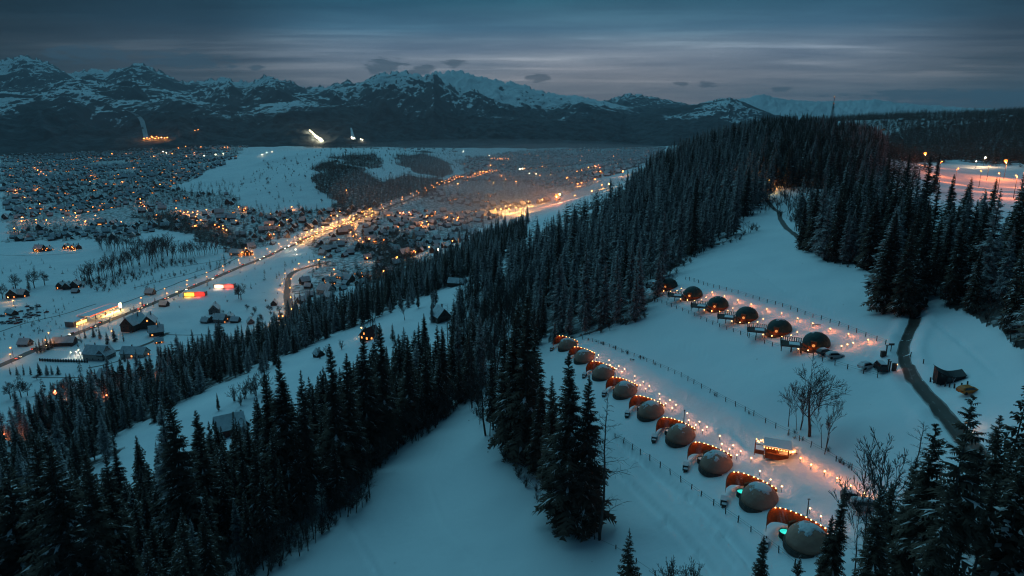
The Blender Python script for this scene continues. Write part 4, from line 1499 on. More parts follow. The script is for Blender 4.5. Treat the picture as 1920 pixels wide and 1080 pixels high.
for k, (a, b, c) in enumerate([(700, 630, 560), (688, 640, 590), (800, 545, 500), (885, 560, 500), (868, 575, 520), (760, 600, 560)]):
    bare(a, b, c, 'clump' if k % 2 else 'slim', ['thin bare tree on the lower snow strip near the chalets', 'bushy bare tree on the lower snow strip near the chalets'][k % 2], 'bare trees near the chalets')
for k, (a, b, c) in enumerate([(1575, 1010, 930), (1600, 1090, 900), (1568, 1060, 940), (1660, 1010, 820), (1622, 1000, 880), (1640, 1090, 860), (1690, 1060, 790)]):
    bare(a, b, c, ['birch', 'clump', 'birch_b', 'clump'][k % 4], ['slender leafless tree at the near end of the grey dome row', 'leafless many-stemmed tree at the near end of the grey dome row', 'slender leafless tree at the near end of the grey dome row', 'spreading leafless tree left of the dark spruce grove'][k % 4], 'leafless trees near the parked cars')
for k, (a, b, c) in enumerate([(440, 752, 720), (460, 748, 712), (480, 742, 700), (497, 735, 690), (470, 738, 705), (452, 760, 735)]):
    bare(a, b, c, 'brush', 'brown leafless bush in the thicket above the red-walled house', 'brown bushes above the red-walled house')
for k, (a, b, c) in enumerate([(1258, 1095, 1045), (1300, 1100, 1050), (1285, 1110, 1060), (1240, 1110, 1065), (600, 672, 650), (615, 668, 645), (640, 655, 636)]):
    bare(a, b, c, 'brush', 'twiggy leafless bush at the bottom edge below the tyre tracks' if a > 1000 else 'dark leafless bush beside the hut on the lower snow strip', 'low leafless bushes')
# rows of bare trees down in the valley
def valley_row(lst, kind, label, group):
    for (a, b, c) in lst:
        bare(a, b, c, kind, label, group)


valley_row([(30, 545, 512), (65, 540, 504), (84, 535, 508), (5, 560, 530)], 'round', 'round-headed bare tree at the edge of the snow field above the dark houses', 'round bare trees by the dark houses')
valley_row([(156 + i * 4.6 + RNG.uniform(-4, 4), 532 - i * 1.5 + RNG.uniform(-4, 5), 498 - i * 1.7 + RNG.uniform(-6, 6)) for i in range(36)], 'clump', 'bare poplar-like tree in the long row across the valley field', 'long row of bare trees in the valley')
valley_row([(185 + i * 4.4 + RNG.uniform(-3, 3), 468 + i * 0.15 + RNG.uniform(-3, 3), 438 + i * 0.3 + RNG.uniform(-5, 5)) for i in range(30)], 'clump', 'bare tree in the short row behind the long tree row', 'short row of bare trees behind')
valley_row([(322 + i * 5, 488 - i * 0.7 + RNG.uniform(-2, 2), 455 - i * 0.4 + RNG.uniform(-4, 4)) for i in range(18)], 'clump', 'bare tree between the valley field and the railway-side snow', 'bare trees by the road bend')
valley_row([(452, 562, 530), (448, 560, 535), (115, 740, 712), (128, 742, 706), (145, 742, 712), (40, 745, 710), (20, 748, 715), (52, 742, 715)], 'round', 'round bare tree beside the lowest valley houses', 'round bare trees by the lowest houses')
# ------------------------------------------------------------------ road of the camp
def road_material(name, dark, snowy, centre=0.35):
    m = bpy.data.materials.new(name)
    m.use_nodes = True
    nt = m.node_tree
    p = nt.nodes['Principled BSDF']
    p.inputs['Roughness'].default_value = 0.7
    g = nt.nodes.new('ShaderNodeNewGeometry')
    n = nt.nodes.new('ShaderNodeTexNoise')
    n.inputs['Scale'].default_value = 0.55
    n.inputs['Detail'].default_value = 5
    nt.links.new(g.outputs['Position'], n.inputs['Vector'])
    a = nt.nodes.new('ShaderNodeAttribute'); a.attribute_name = 'across'
    # snow left along the crown of the road and at its verges
    ab = nt.nodes.new('ShaderNodeMath'); ab.operation = 'ABSOLUTE'
    nt.links.new(a.outputs['Fac'], ab.inputs[0])
    r = nt.nodes.new('ShaderNodeValToRGB')
    els = r.color_ramp.elements
    els[0].position, els[1].position = 0.0, 1.0
    els[0].color = (centre,) * 3 + (1,)
    els[1].color = (0.7, 0.7, 0.7, 1)
    for pos, v in ((0.16, 0.0), (0.74, 0.0)):
        e = els.new(pos); e.color = (v, v, v, 1)
    nt.links.new(ab.outputs[0], r.inputs[0])
    ad = nt.nodes.new('ShaderNodeMath'); ad.operation = 'ADD'
    nt.links.new(r.outputs[0], ad.inputs[0]); nt.links.new(n.outputs[0], ad.inputs[1])
    r2 = nt.nodes.new('ShaderNodeValToRGB')
    r2.color_ramp.elements[0].position, r2.color_ramp.elements[1].position = 0.62, 0.98
    r2.color_ramp.elements[0].color, r2.color_ramp.elements[1].color = (*dark, 1), (*snowy, 1)
    nt.links.new(ad.outputs[0], r2.inputs[0])
    nt.links.new(r2.outputs[0], p.inputs['Base Color'])
    return m


def across(o, n_rows=7):
    me = o.data
    n = len(me.vertices) // n_rows
    at = me.attributes.new('across', 'FLOAT', 'POINT')
    at.data.foreach_set('value', np.repeat(np.linspace(-1, 1, n_rows), n).astype(np.float32))


M_DIRT = road_material('wet_dirt', (0.036, 0.018, 0.011), (0.22, 0.20, 0.19), 0.14)
M_TAR = road_material('wet_asphalt', (0.050, 0.046, 0.044), (0.22, 0.21, 0.21), 0.05)
o, _, _ = drape([(1990, 1010), (1900, 930), (1832, 862), (1800, 820), (1762, 772), (1730, 735), (1706, 705), (1693, 680), (1691, 660), (1700, 635), (1714, 610), (1718, 594), (1708, 577), (1690, 558), (1665, 535), (1642, 513), (1612, 497), (1560, 474), (1505, 450), (1476, 430), (1463, 412), (1461, 398), (1447, 388), (1438, 376)], 1.22, 0.16, 'dirt_road', M_DIRT, step=2.0)
across(o)

# ------------------------------------------------------------------ shared things of the camp
WARM = (1.0, 0.24, 0.05)
M_BULB = mat('warm_bulb', (1, 0.8, 0.5), 0.4, emit=(1.0, 0.42, 0.12), estr=16)
M_BULB2 = mat('pale_bulb', (1, 0.85, 0.7), 0.4, emit=(1.0, 0.48, 0.22), estr=11)
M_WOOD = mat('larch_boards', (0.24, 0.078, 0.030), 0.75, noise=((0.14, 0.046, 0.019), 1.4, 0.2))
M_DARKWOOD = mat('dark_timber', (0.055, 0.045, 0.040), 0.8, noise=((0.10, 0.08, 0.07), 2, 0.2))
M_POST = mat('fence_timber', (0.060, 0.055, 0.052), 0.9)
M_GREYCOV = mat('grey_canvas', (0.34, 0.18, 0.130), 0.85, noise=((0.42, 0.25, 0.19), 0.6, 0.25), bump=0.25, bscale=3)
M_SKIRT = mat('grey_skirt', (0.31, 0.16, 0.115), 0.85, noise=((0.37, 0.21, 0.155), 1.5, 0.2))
M_GREEN = mat('green_canvas', (0.020, 0.050, 0.048), 0.65, noise=((0.032, 0.070, 0.066), 0.7, 0.25), bump=0.2, bscale=3)
M_SNOW = mat('fresh_snow', (0.80, 0.82, 0.84), 0.8, bump=0.3, bscale=1.5)
M_SNOWB = mat('wind_crusted_snow', (0.60, 0.60, 0.62), 0.85, bump=0.4, bscale=2)
M_TEAL = mat('lit_tub_water', (0.02, 0.3, 0.28), 0.15, emit=(0.03, 0.75, 0.62), estr=0.9)
M_BLACK = mat('black_sheet', (0.015, 0.015, 0.017), 0.55)
M_STEEL = mat('grey_steel', (0.12, 0.12, 0.125), 0.5)
M_GLASSDK = mat('dark_glass', (0.012, 0.014, 0.018), 0.12, spec=0.5)
M_LITWIN = mat('lit_window', (0.8, 0.5, 0.2), 0.4, emit=(1.0, 0.34, 0.08), estr=0.7)


def lamp_light(parent, loc, power, color=WARM, radius=0.15, name='glow'):
    d = bpy.data.lights.new(name, 'POINT')
    d.energy = power
    d.color = color
    d.shadow_soft_size = radius
    o = bpy.data.objects.new(name, d)
    COL.objects.link(o)
    o.location = loc
    if parent:
        o.parent = parent
    return o


# -- grey dome
def dome_cover(Rd, skirt, mat_, freq=3, squash=1.0, seed=0):
    bm = bmesh.new()
    bmesh.ops.create_icosphere(bm, subdivisions=freq, radius=Rd)
    bmesh.ops.bisect_plane(bm, geom=bm.verts[:] + bm.edges[:] + bm.faces[:], plane_co=(0, 0, 0.0), plane_no=(0, 0, -1), clear_outer=True)
    for v in bm.verts:
        v.co.z = v.co.z * squash + skirt
    me = bpy.data.meshes.new('cover')
    bm.to_mesh(me)
    bm.free()
    me.materials.append(mat_)
    return me


def snow_shell(Rd, skirt, squash, seed, level, back=0.0):
    """Snow lying on the crown of a dome, with a ragged edge and its own thickness."""
    nr, na = 56, 176
    ph = np.linspace(0, 1.02, nr)
    az = np.linspace(0, 2 * math.pi, na, endpoint=False)
    Pg, Ag = np.meshgrid(ph, az, indexing='ij')
    x, y = np.sin(Pg) * np.cos(Ag), np.sin(Pg) * np.sin(Ag)
    n = fbm(x * 3.1 + seed * 7, y * 3.1, seed, 5, 0.62)
    cover = (1 - Pg / 1.02) * 1.1 + n * 0.85 - level + back * y
    th = np.clip(cover * 0.5, -0.04, 0.14)
    rr = Rd + th + 0.015
    V = np.stack([rr * x, rr * y, rr * np.cos(Pg) * squash + skirt + 0.015], -1).reshape(-1, 3)
    i, j = np.meshgrid(np.arange(nr - 1), np.arange(na), indexing='ij')
    j2 = (j + 1) % na
    Fq = np.stack([i * na + j, (i + 1) * na + j, (i + 1) * na + j2, i * na + j2], -1).reshape(-1, 4)
    ok = (th[i, j] > -0.03).ravel()
    return np_mesh('snow_patch', V, Fq[ok], M_SNOWB, smooth=True)


def grey_dome(loc, rz, seed, label, Rd=3.25):
    t = thing('glamping_dome', loc, rz, label, 'dome', 'grey domes along the lower snow lane')
    mb = MB()
    mb.tube((0, 0, -0.9), (0, 0, 0.12), Rd + 0.35, Rd + 0.35, 28)
    mb.build('platform', M_DARKWOOD, t)
    mb = MB()
    n = 30
    for k in range(n):
        a, b = 2 * math.pi * k / n, 2 * math.pi * (k + 1) / n
        mb.face([(Rd * 1.0 * math.cos(a), Rd * math.sin(a), 0.10), (Rd * math.cos(b), Rd * math.sin(b), 0.10), (Rd * 1.015 * math.cos(b), Rd * 1.015 * math.sin(b), 0.78), (Rd * 1.015 * math.cos(a), Rd * 1.015 * math.sin(a), 0.78)])
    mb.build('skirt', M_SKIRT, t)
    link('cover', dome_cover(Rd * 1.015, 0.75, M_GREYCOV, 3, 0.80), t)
    link('snow_patch', snow_shell(Rd * 1.02, 0.75, 0.80, seed, 0.62 - 0.07 * (seed % 3), 0.12), t)
    # entrance bay that looks onto the terrace
    mb = MB()
    mb.box((-Rd * 0.72, Rd * 0.72, 1.15), (1.5, 0.35, 2.1), R(45))
    d = mb.build('door', M_WOOD, t)
    mb = MB()
    mb.box((-Rd * 0.775, Rd * 0.775, 1.25), (1.0, 0.06, 1.5), R(45))
    mb.build('pane', M_LITWIN, d)
    return t


WALL_PTS = [(-6.2, 2.4), (-6.25, 4.2), (-5.4, 6.0), (-3.6, 6.3), (-1.2, 5.4), (1.0, 4.0), (2.9, 2.3)]


def screen_wall(loc, rz, label, n_bulbs=10, bulb_from=0.30):
    P = np.array(WALL_PTS)
    L = np.r_[0, np.cumsum(np.hypot(*np.diff(P, axis=0).T))]
    s = np.linspace(0, L[-1], 60)
    X, Y = np.interp(s, L, P[:, 0]), np.interp(s, L, P[:, 1])
    for _ in range(12):
        X[1:-1] = (X[:-2] + 2 * X[1:-1] + X[2:]) / 4
        Y[1:-1] = (Y[:-2] + 2 * Y[1:-1] + Y[2:]) / 4
    t = thing('screen_wall', loc, rz, label, 'wooden screen', 'curved wooden screens with bulb strings')
    hh = 1.95
    mb = MB()
    for k in range(0, 59):
        cx_, cy_ = (X[k] + X[k + 1]) / 2, (Y[k] + Y[k + 1]) / 2
        a = math.atan2(Y[k + 1] - Y[k], X[k + 1] - X[k])
        le = math.hypot(X[k + 1] - X[k], Y[k + 1] - Y[k])
        tall = hh * min(1.0, 0.45 + 0.55 * k / 14)
        mb.box((cx_, cy_, tall / 2 - 0.4), (le * 0.93, 0.05 + 0.012 * (k % 2), tall + 0.8), a)
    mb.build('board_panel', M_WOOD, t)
    mb = MB()
    for k in range(0, 59):
        tall = hh * min(1.0, 0.45 + 0.55 * k / 14)
        tall2 = hh * min(1.0, 0.45 + 0.55 * (k + 1) / 14)
        mb.tube((X[k], Y[k], tall + 0.02), (X[k + 1], Y[k + 1], tall2 + 0.02), 0.07, n=4, caps=False)
    mb.build('top_rail', M_DARKWOOD, t)
    bme = MB(); bme.ball((0, 0, 0), 0.095, 8, 5)
    bmesh_ = bme.mesh('bulb', M_BULB)
    mc = MB()
    prev = None
    for q in range(n_bulbs):
        k = int(round((bulb_from + (0.985 - bulb_from) * q / (n_bulbs - 1)) * 59))
        tall = hh * min(1.0, 0.45 + 0.55 * k / 14)
        a = math.atan2(Y[min(k + 1, 59)] - Y[k - 1], X[min(k + 1, 59)] - X[k - 1])
        px_, py_ = X[k] + math.sin(a) * 0.16, Y[k] - math.cos(a) * 0.16
        p = (px_, py_, tall + 0.12)
        link('bulb', bmesh_, t, p)
        if prev:
            m = ((prev[0] + p[0]) / 2, (prev[1] + p[1]) / 2, (prev[2] + p[2]) / 2 - 0.08)
            mc.tube(prev, m, 0.015, n=3, caps=False); mc.tube(m, p, 0.015, n=3, caps=False)
        prev = p
        if q % 2 == 0:
            lamp_light(t, (px_ + math.sin(a) * 0.35, py_ - math.cos(a) * 0.35, tall + 0.05), 20, (1.0, 0.26, 0.05), 0.1)
    mc.build('cable', M_BLACK, t)
    return t


def hot_tub(loc, rz, lit, label):
    t = thing('hot_tub', loc, rz, label, 'hot tub', 'hot tubs on the dome terraces')
    mb = MB()
    n = 16
    for k in range(n):
        a = 2 * math.pi * k / n
        mb.box((0.95 * math.cos(a), 0.95 * math.sin(a), 0.35), (0.06, 0.36, 1.1), a)
    mb.build('staves', M_DARKWOOD, t)
    mb = MB()
    mb.tube((0, 0, 0.3), (0, 0, 0.74), 0.9, 0.9, 20)
    mb.build('water', M_TEAL if lit else M_SNOW, t)
    mb = MB()
    mb.box((0.0, -1.25, 0.15), (0.9, 0.45, 0.5)); mb.box((0, -1.1, 0.4), (0.9, 0.25, 0.3))
    mb.build('step', M_DARKWOOD, t)
    if lit:
        lamp_light(t, (0, 0, 1.0), 9, (0.1, 1.0, 0.8), 0.3, 'tub_glow')
    return t


def storage_box(loc, rz, label):
    t = thing('storage_box', loc, rz, label, 'storage box', 'storage boxes at the screen ends')
    mb = MB()
    mb.box((0, 0, 0.3), (1.1, 1.7, 1.3)); mb.box((0.15, -1.3, 0.1), (0.8, 0.8, 0.9))
    mb.build('body', M_DARKWOOD, t)
    mb = MB()
    mb.box((0, 0, 1.0), (1.2, 1.8, 0.1)); mb.box((0.15, -1.3, 0.6), (0.86, 0.86, 0.08))
    mb.build('snow_cap', M_SNOWB, t)
    return t


D_PX = [(1513, 1020), (1424, 941), (1343, 876), (1277, 823), (1221, 777), (1173, 738), (1132, 705), (1096, 675), (1065, 652)]
ORD = ['nearest', 'second nearest', 'third', 'fourth', 'fifth, middle', 'sixth', 'seventh', 'eighth', 'farthest']
D_LOOK = ['half hidden by the dark spruce', 'with a ragged snow patch, beside the second glowing tub', 'level with the lit cabin', 'with streaked snow, just beyond the level of the cabin', 'at the middle of its row', 'behind the top of the tall spruce', 'level with the tip of the green dome row', 'with the blue sledge beside it', 'at the edge of the wood']
RZ_ROW = -R(21)
for k, (a, b) in enumerate(D_PX):
    x, y, z = (float(q[0]) for q in cast(a, b))
    c, s_ = math.cos(RZ_ROW), math.sin(RZ_ROW)

    def loc(u, v, dz_=0.0):
        xx, yy = x + u * c - v * s_, y + u * s_ + v * c
        return (xx, yy, float(ground(xx, yy)) + dz_)
    look = ['half hidden by the dark spruce', 'with a ragged snow cap beside a glowing tub', 'nearest dome with no lit tub', 'the fourth from the near end', 'at the middle of the row', 'fourth from the wood', 'third from the wood', 'second from the wood', 'nearest the wood'][k]
    grey_dome((x, y, z), RZ_ROW, k, 'snow-topped grey dome of the lower row, %s' % look)
    w = screen_wall((x, y, z), RZ_ROW, 'curved orange-lit wooden screen beyond the grey dome %s' % ['half hidden by the spruce', 'with the ragged snow patch', 'third from the near end', 'fourth from the near end', 'at mid-row', 'fourth from the wood', 'third from the wood', 'second from the wood', 'nearest the wood'][k], [11, 10, 10, 10, 9, 9, 8, 8, 7][k])
    hot_tub(loc(-3.2, 3.0), RZ_ROW, k < 2, ['turquoise-lit hot tub beside the grey dome half hidden by the spruce', 'turquoise-lit hot tub beside the grey dome with the ragged snow patch'][k] if k < 2 else 'covered hot tub on the terrace of the grey dome, %s' % ['', '', 'third from the near end', 'fourth from the near end', 'at mid-row', 'fourth from the wood', 'third from the wood', 'second from the wood', 'nearest the wood'][k])
    storage_box(loc(-6.3, 1.3), RZ_ROW, 'dark box at the screen end of the grey dome %s' % ['half hidden by the spruce', 'with the ragged snow patch', 'third from the near end', 'fourth from the near end', 'at mid-row', 'fourth from the wood', 'third from the wood', 'second from the wood', 'nearest the wood'][k])


# -- green domes with their decks
def green_dome(loc, rz, seed, label, Rd=3.3):
    t = thing('green_dome', loc, rz, label, 'dome', 'green domes along the upper snow lane')
    mb = MB(); mb.tube((0, 0, -1.0), (0, 0, 0.15), Rd + 0.3, Rd + 0.3, 28)
    mb.build('platform', M_DARKWOOD, t)
    mb = MB()
    n = 30
    for k in range(n):
        a, b = 2 * math.pi * k / n, 2 * math.pi * (k + 1) / n
        mb.face([(Rd * math.cos(a), Rd * math.sin(a), 0.15), (Rd * math.cos(b), Rd * math.sin(b), 0.15), (Rd * math.cos(b), Rd * math.sin(b), 0.95), (Rd * math.cos(a), Rd * math.sin(a), 0.95)])
    mb.build('skirt', M_WOOD, t)
    link('cover', dome_cover(Rd * 1.01, 0.9, M_GREEN, 3, 0.88), t)
    link('snow_patch', snow_shell(Rd * 1.02, 0.9, 0.88, seed + 20, 1.02 + 0.05 * (seed % 2), 0.35), t)
    mb = MB(); mb.box((-0.9, -Rd * 0.96, 1.15), (1.25, 0.5, 2.1)); mb.box((-0.9, -Rd * 0.93, 2.25), (1.5, 0.9, 0.1))
    d = mb.build('door', M_WOOD, t)
    mb = MB(); mb.tube((-0.9, -Rd * 0.96 - 0.26, 1.25), (-0.9, -Rd * 0.96 - 0.30, 1.25), 0.38, 0.38, 14)
    mb.build('pane', M_LITWIN, d)
    return t


def terrace(loc, rz, label):
    t = thing('terrace_deck', loc, rz, label, 'deck', 'raised decks beside the green domes')
    x0, x1, y0, y1 = -8.4, -3.5, -2.8, 1.6
    mb = MB()
    for k in range(12):
        yy = y0 + (y1 - y0) * (k + 0.5) / 12
        mb.box(((x0 + x1) / 2, yy, 0.35), (x1 - x0, (y1 - y0) / 12 * 0.92, 0.06))
    mb.build('boards', M_DARKWOOD, t)
    mb = MB()
    for xx in (x0 + 0.2, (x0 + x1) / 2, x1 - 0.2):
        for yy in (y0 + 0.2, y1 - 0.2):
            mb.box((xx, yy, -0.5), (0.2, 0.2, 1.65))
    mb.box(((x0 + x1) / 2, y0 + 0.05, 0.2), (x1 - x0, 0.08, 0.3))
    mb.build('frame', M_DARKWOOD, t)
    pm = MB(); pm.box((0, 0, 0.5), (0.20, 0.08, 1.1))
    pme = pm.mesh('baluster', M_BLACK)
    for k in range(10):
        link('baluster', pme, t, (x0 + (x1 - x0) * k / 9.0, y1 - 0.05, 0.35))
    for k in range(5):
        link('baluster', pme, t, (x0, y1 - 0.5 - (y1 - y0 - 0.6) * k / 4.5, 0.35))
    mb = MB()
    mb.box(((x0 + x1) / 2, y1 - 0.05, 1.42), (x1 - x0, 0.10, 0.07)); mb.box((x0, (y0 + y1) / 2, 1.42), (0.10, y1 - y0, 0.07))
    mb.build('handrail', M_DARKWOOD, t)
    mb = MB(); mb.box(((x0 + x1) / 2 + 0.8, -0.6, 0.45), (x1 - x0 - 2.4, 2.4, 0.10))
    mb.build('snow_cover', M_SNOW, t)
    return t


lamp_post_mb = MB(); lamp_post_mb.tube((0, 0, -0.3), (0, 0, 0.85), 0.05, 0.05, 6); lamp_post_mb.box((0, 0, 0.86), (0.24, 0.24, 0.03))
LAMP_POST = lamp_post_mb.mesh('post', M_BLACK)
_b = MB(); _b.ball((0, 0, 1.0), 0.125, 8, 6)
LAMP_BULB, LAMP_BULB2 = _b.mesh('bulb', M_BULB), _b.mesh('bulb', M_BULB2)
_c = MB(); _c.tube((0, 0, 1.10), (0, 0, 1.15), 0.05, 0.03, 6)
LAMP_CAP = _c.mesh('cap', M_BLACK)


def path_lamp(px_, py_, power, label, group, pale=False, col=WARM):
    x, y, z = (float(q[0]) for q in cast(px_, py_))
    t = thing('path_lamp', (x, y, z), 0, label, 'lamp', group)
    link('post', LAMP_POST, t)
    link('bulb', LAMP_BULB2 if pale else LAMP_BULB, t)
    link('cap', LAMP_CAP, t)
    lamp_light(t, (0.0, 0, 1.25), power, col, 0.14)
    return t


G_PX = [(1530, 650), (1461, 623), (1400, 598), (1346, 577), (1299, 557), (1254, 540)]
RZ_G = -R(20)
GL = ['nearest the parked cars', 'second from the cars', 'third from the cars', 'third from the shed', 'second from the shed', 'beside the small shed']
for k, (a, b) in enumerate(G_PX):
    x, y, z = (float(q[0]) for q in cast(a, b))
    green_dome((x, y, z), RZ_G, k, 'dark green canvas dome with a round-windowed door, %s' % GL[k])
    terrace((x, y, z), RZ_G, 'raised deck with dark balusters left of the green dome %s' % GL[k])
    sc_ = [25, 23, 21, 19, 17, 16][k]
    for q, (du, dv) in enumerate([(-1.35, 0.28), (-0.62, 0.40), (0.18, 0.44), (0.95, 0.36), (1.45, 0.10)]):
        if k == 0 and q in (3, 4):
            continue
        path_lamp(a + du * sc_, b + dv * sc_ + 4, 22, 'small glowing post lamp in front of the green dome %s' % GL[k], 'post lamps in front of green dome %d' % (6 - k))

for k, (a, b) in enumerate([(1335, 553), (1358, 560), (1383, 568), (1408, 576), (1437, 585), (1465, 593), (1495, 603), (1523, 613), (1556, 623), (1590, 633), (1627, 644)]):
    path_lamp(a, b, 150, 'post lamp throwing an orange pool on the upper lane, %s' % ['farthest one', 'second from the far end', 'third from the far end', 'fourth from the far end', 'fifth from the far end', 'middle of the line', 'fifth from the near end', 'fourth from the near end', 'third from the near end', 'second from the near end', 'nearest the dirt road'][k], 'post lamps along the upper snow lane')
for k, (a, b) in enumerate([(1577, 656), (1588, 653), (1599, 650)]):
    path_lamp(a, b, 40, ['left', 'middle', 'right'][k] + ' one of three post lamps right of the nearest green dome', 'three lamps by the nearest green dome')
LOW = [(1094, 656), (1110, 662), (1122, 668), (1119, 673), (1142, 678), (1144, 687), (1160, 689), (1155, 694), (1171, 695), (1166, 700), (1190, 708), (1190, 717), (1206, 719), (1200, 725), (1217, 727), (1210, 732), (1236, 742), (1237, 752), (1256, 754), (1248, 760), (1267, 763), (1260, 769), (1288, 779), (1291, 792), (1311, 795), (1304, 801), (1325, 805), (1317, 811), (1349, 822), (1353, 837), (1374, 840), (1367, 847), (1388, 851), (1381, 858), (1408, 864), (1424, 889), (1444, 905), (1465, 918), (1518, 960), (1538, 975), (1567, 995)]
for k, (a, b) in enumerate(LOW):
    near = int(np.argmin([abs(a - q[0] - 50) + abs(b - q[1] + 10) for q in D_PX]))
    path_lamp(a, b + 3, 36, 'small pale post lamp on the lane beside the grey dome %s' % ['half hidden by the spruce', 'with the ragged snow patch', 'third from the near end', 'fourth from the near end', 'at mid-row', 'fourth from the wood', 'third from the wood', 'second from the wood', 'nearest the wood'][near], 'pale post lamps by grey dome %d' % (9 - near), pale=True, col=(1.0, 0.29, 0.12))
for k, (a, b) in enumerate([(1500, 866), (1520, 878), (1545, 891), (1569, 904), (1594, 918), (1620, 933)]):
    path_lamp(a, b + 2, 110, 'orange post lamp between the lit cabin and the parked cars, %s' % ['nearest the cabin', 'second from the cabin', 'third from the cabin', 'third from the cars', 'next to the dark car', 'beside the pale van'][k], 'post lamps from the cabin to the cars')
path_lamp(1431, 860, 50, 'post lamp at the front left corner of the lit cabin', None)


# -- fences: every post its own part
def fence(pixels, spacing, label, height=1.25, wires=2, group=None, name='fence', thick=0.15):
    P = np.array(pixels, float)
    x, y, _ = cast(P[:, 0], P[:, 1])
    L = np.r_[0, np.cumsum(np.hypot(np.diff(x), np.diff(y)))]
    n = max(2, int(L[-1] / spacing))
    s = np.linspace(0, L[-1], n) + NR.uniform(-0.2, 0.2, n) * spacing * 0.5
    X, Y = np.interp(s, L, x), np.interp(s, L, y)
    Z = ground(X, Y)
    t = thing(name, (X[0], Y[0], Z[0]), 0, label, 'fence', group)
    pm = MB(); pm.box((0, 0, height / 2 - 0.2), (thick, thick, height + 0.4))
    pme = pm.mesh('post', M_POST)
    mc = MB()
    tops = []
    for k in range(n):
        o = link('post', pme, t, (X[k] - X[0], Y[k] - Y[0], Z[k] - Z[0]))
        o.rotation_euler = (RNG.gauss(0, 0.05), RNG.gauss(0, 0.05), RNG.uniform(0, 1))
        o.scale = (1, 1, RNG.uniform(0.85, 1.12))
        tops.append((X[k] - X[0], Y[k] - Y[0], Z[k] - Z[0]))
    for w in range(wires):
        hw = height * (0.55 + 0.35 * w)
        for k in range(n - 1):
            a, b = tops[k], tops[k + 1]
            mc.tube((a[0], a[1], a[2] + hw), (b[0], b[1], b[2] + hw), 0.022, n=3, caps=False)
    if wires:
        mc.build('wire', M_POST, t)
    return t


fence([(1285, 524), (1330, 537), (1400, 556), (1470, 576), (1545, 602), (1610, 626), (1660, 646)], 3.6, 'wire fence on dark posts along the far side of the upper lane')
fence([(1216, 563), (1263, 577), (1301, 592), (1342, 611), (1385, 626), (1420, 639), (1467, 655), (1505, 666), (1546, 679), (1589, 692), (1645, 708)], 3.6, 'post fence on the valley side below the green domes')
fence([(1092, 636), (1128, 646), (1155, 656), (1192, 670), (1232, 686), (1260, 698), (1351, 748), (1402, 774), (1438, 795), (1476, 813), (1563, 862), (1612, 890), (1650, 912)], 3.6, 'post and wire fence along the uphill side of the lower lane', thick=0.13)
fence([(1153, 822), (1189, 843), (1222, 865), (1259, 891), (1299, 920), (1342, 951), (1389, 983), (1440, 1021), (1490, 1060)], 3.7, 'post fence along the downhill side of the grey domes')
fence([(1070, 995), (1140, 1020), (1180, 1045), (1230, 1080)], 4.0, 'low broken fence at the foot of the tall spruce', height=0.9, wires=1)
fence([(1744, 716), (1770, 724), (1790, 728), (1815, 722)], 0.95, 'short row of stubby dark posts in front of the black shelter', height=0.9, wires=0, thick=0.22)
fence([(1706, 668), (1722, 676), (1737, 686), (1752, 700)], 3.5, 'few leaning posts between the dirt road and the black shelter', wires=0)

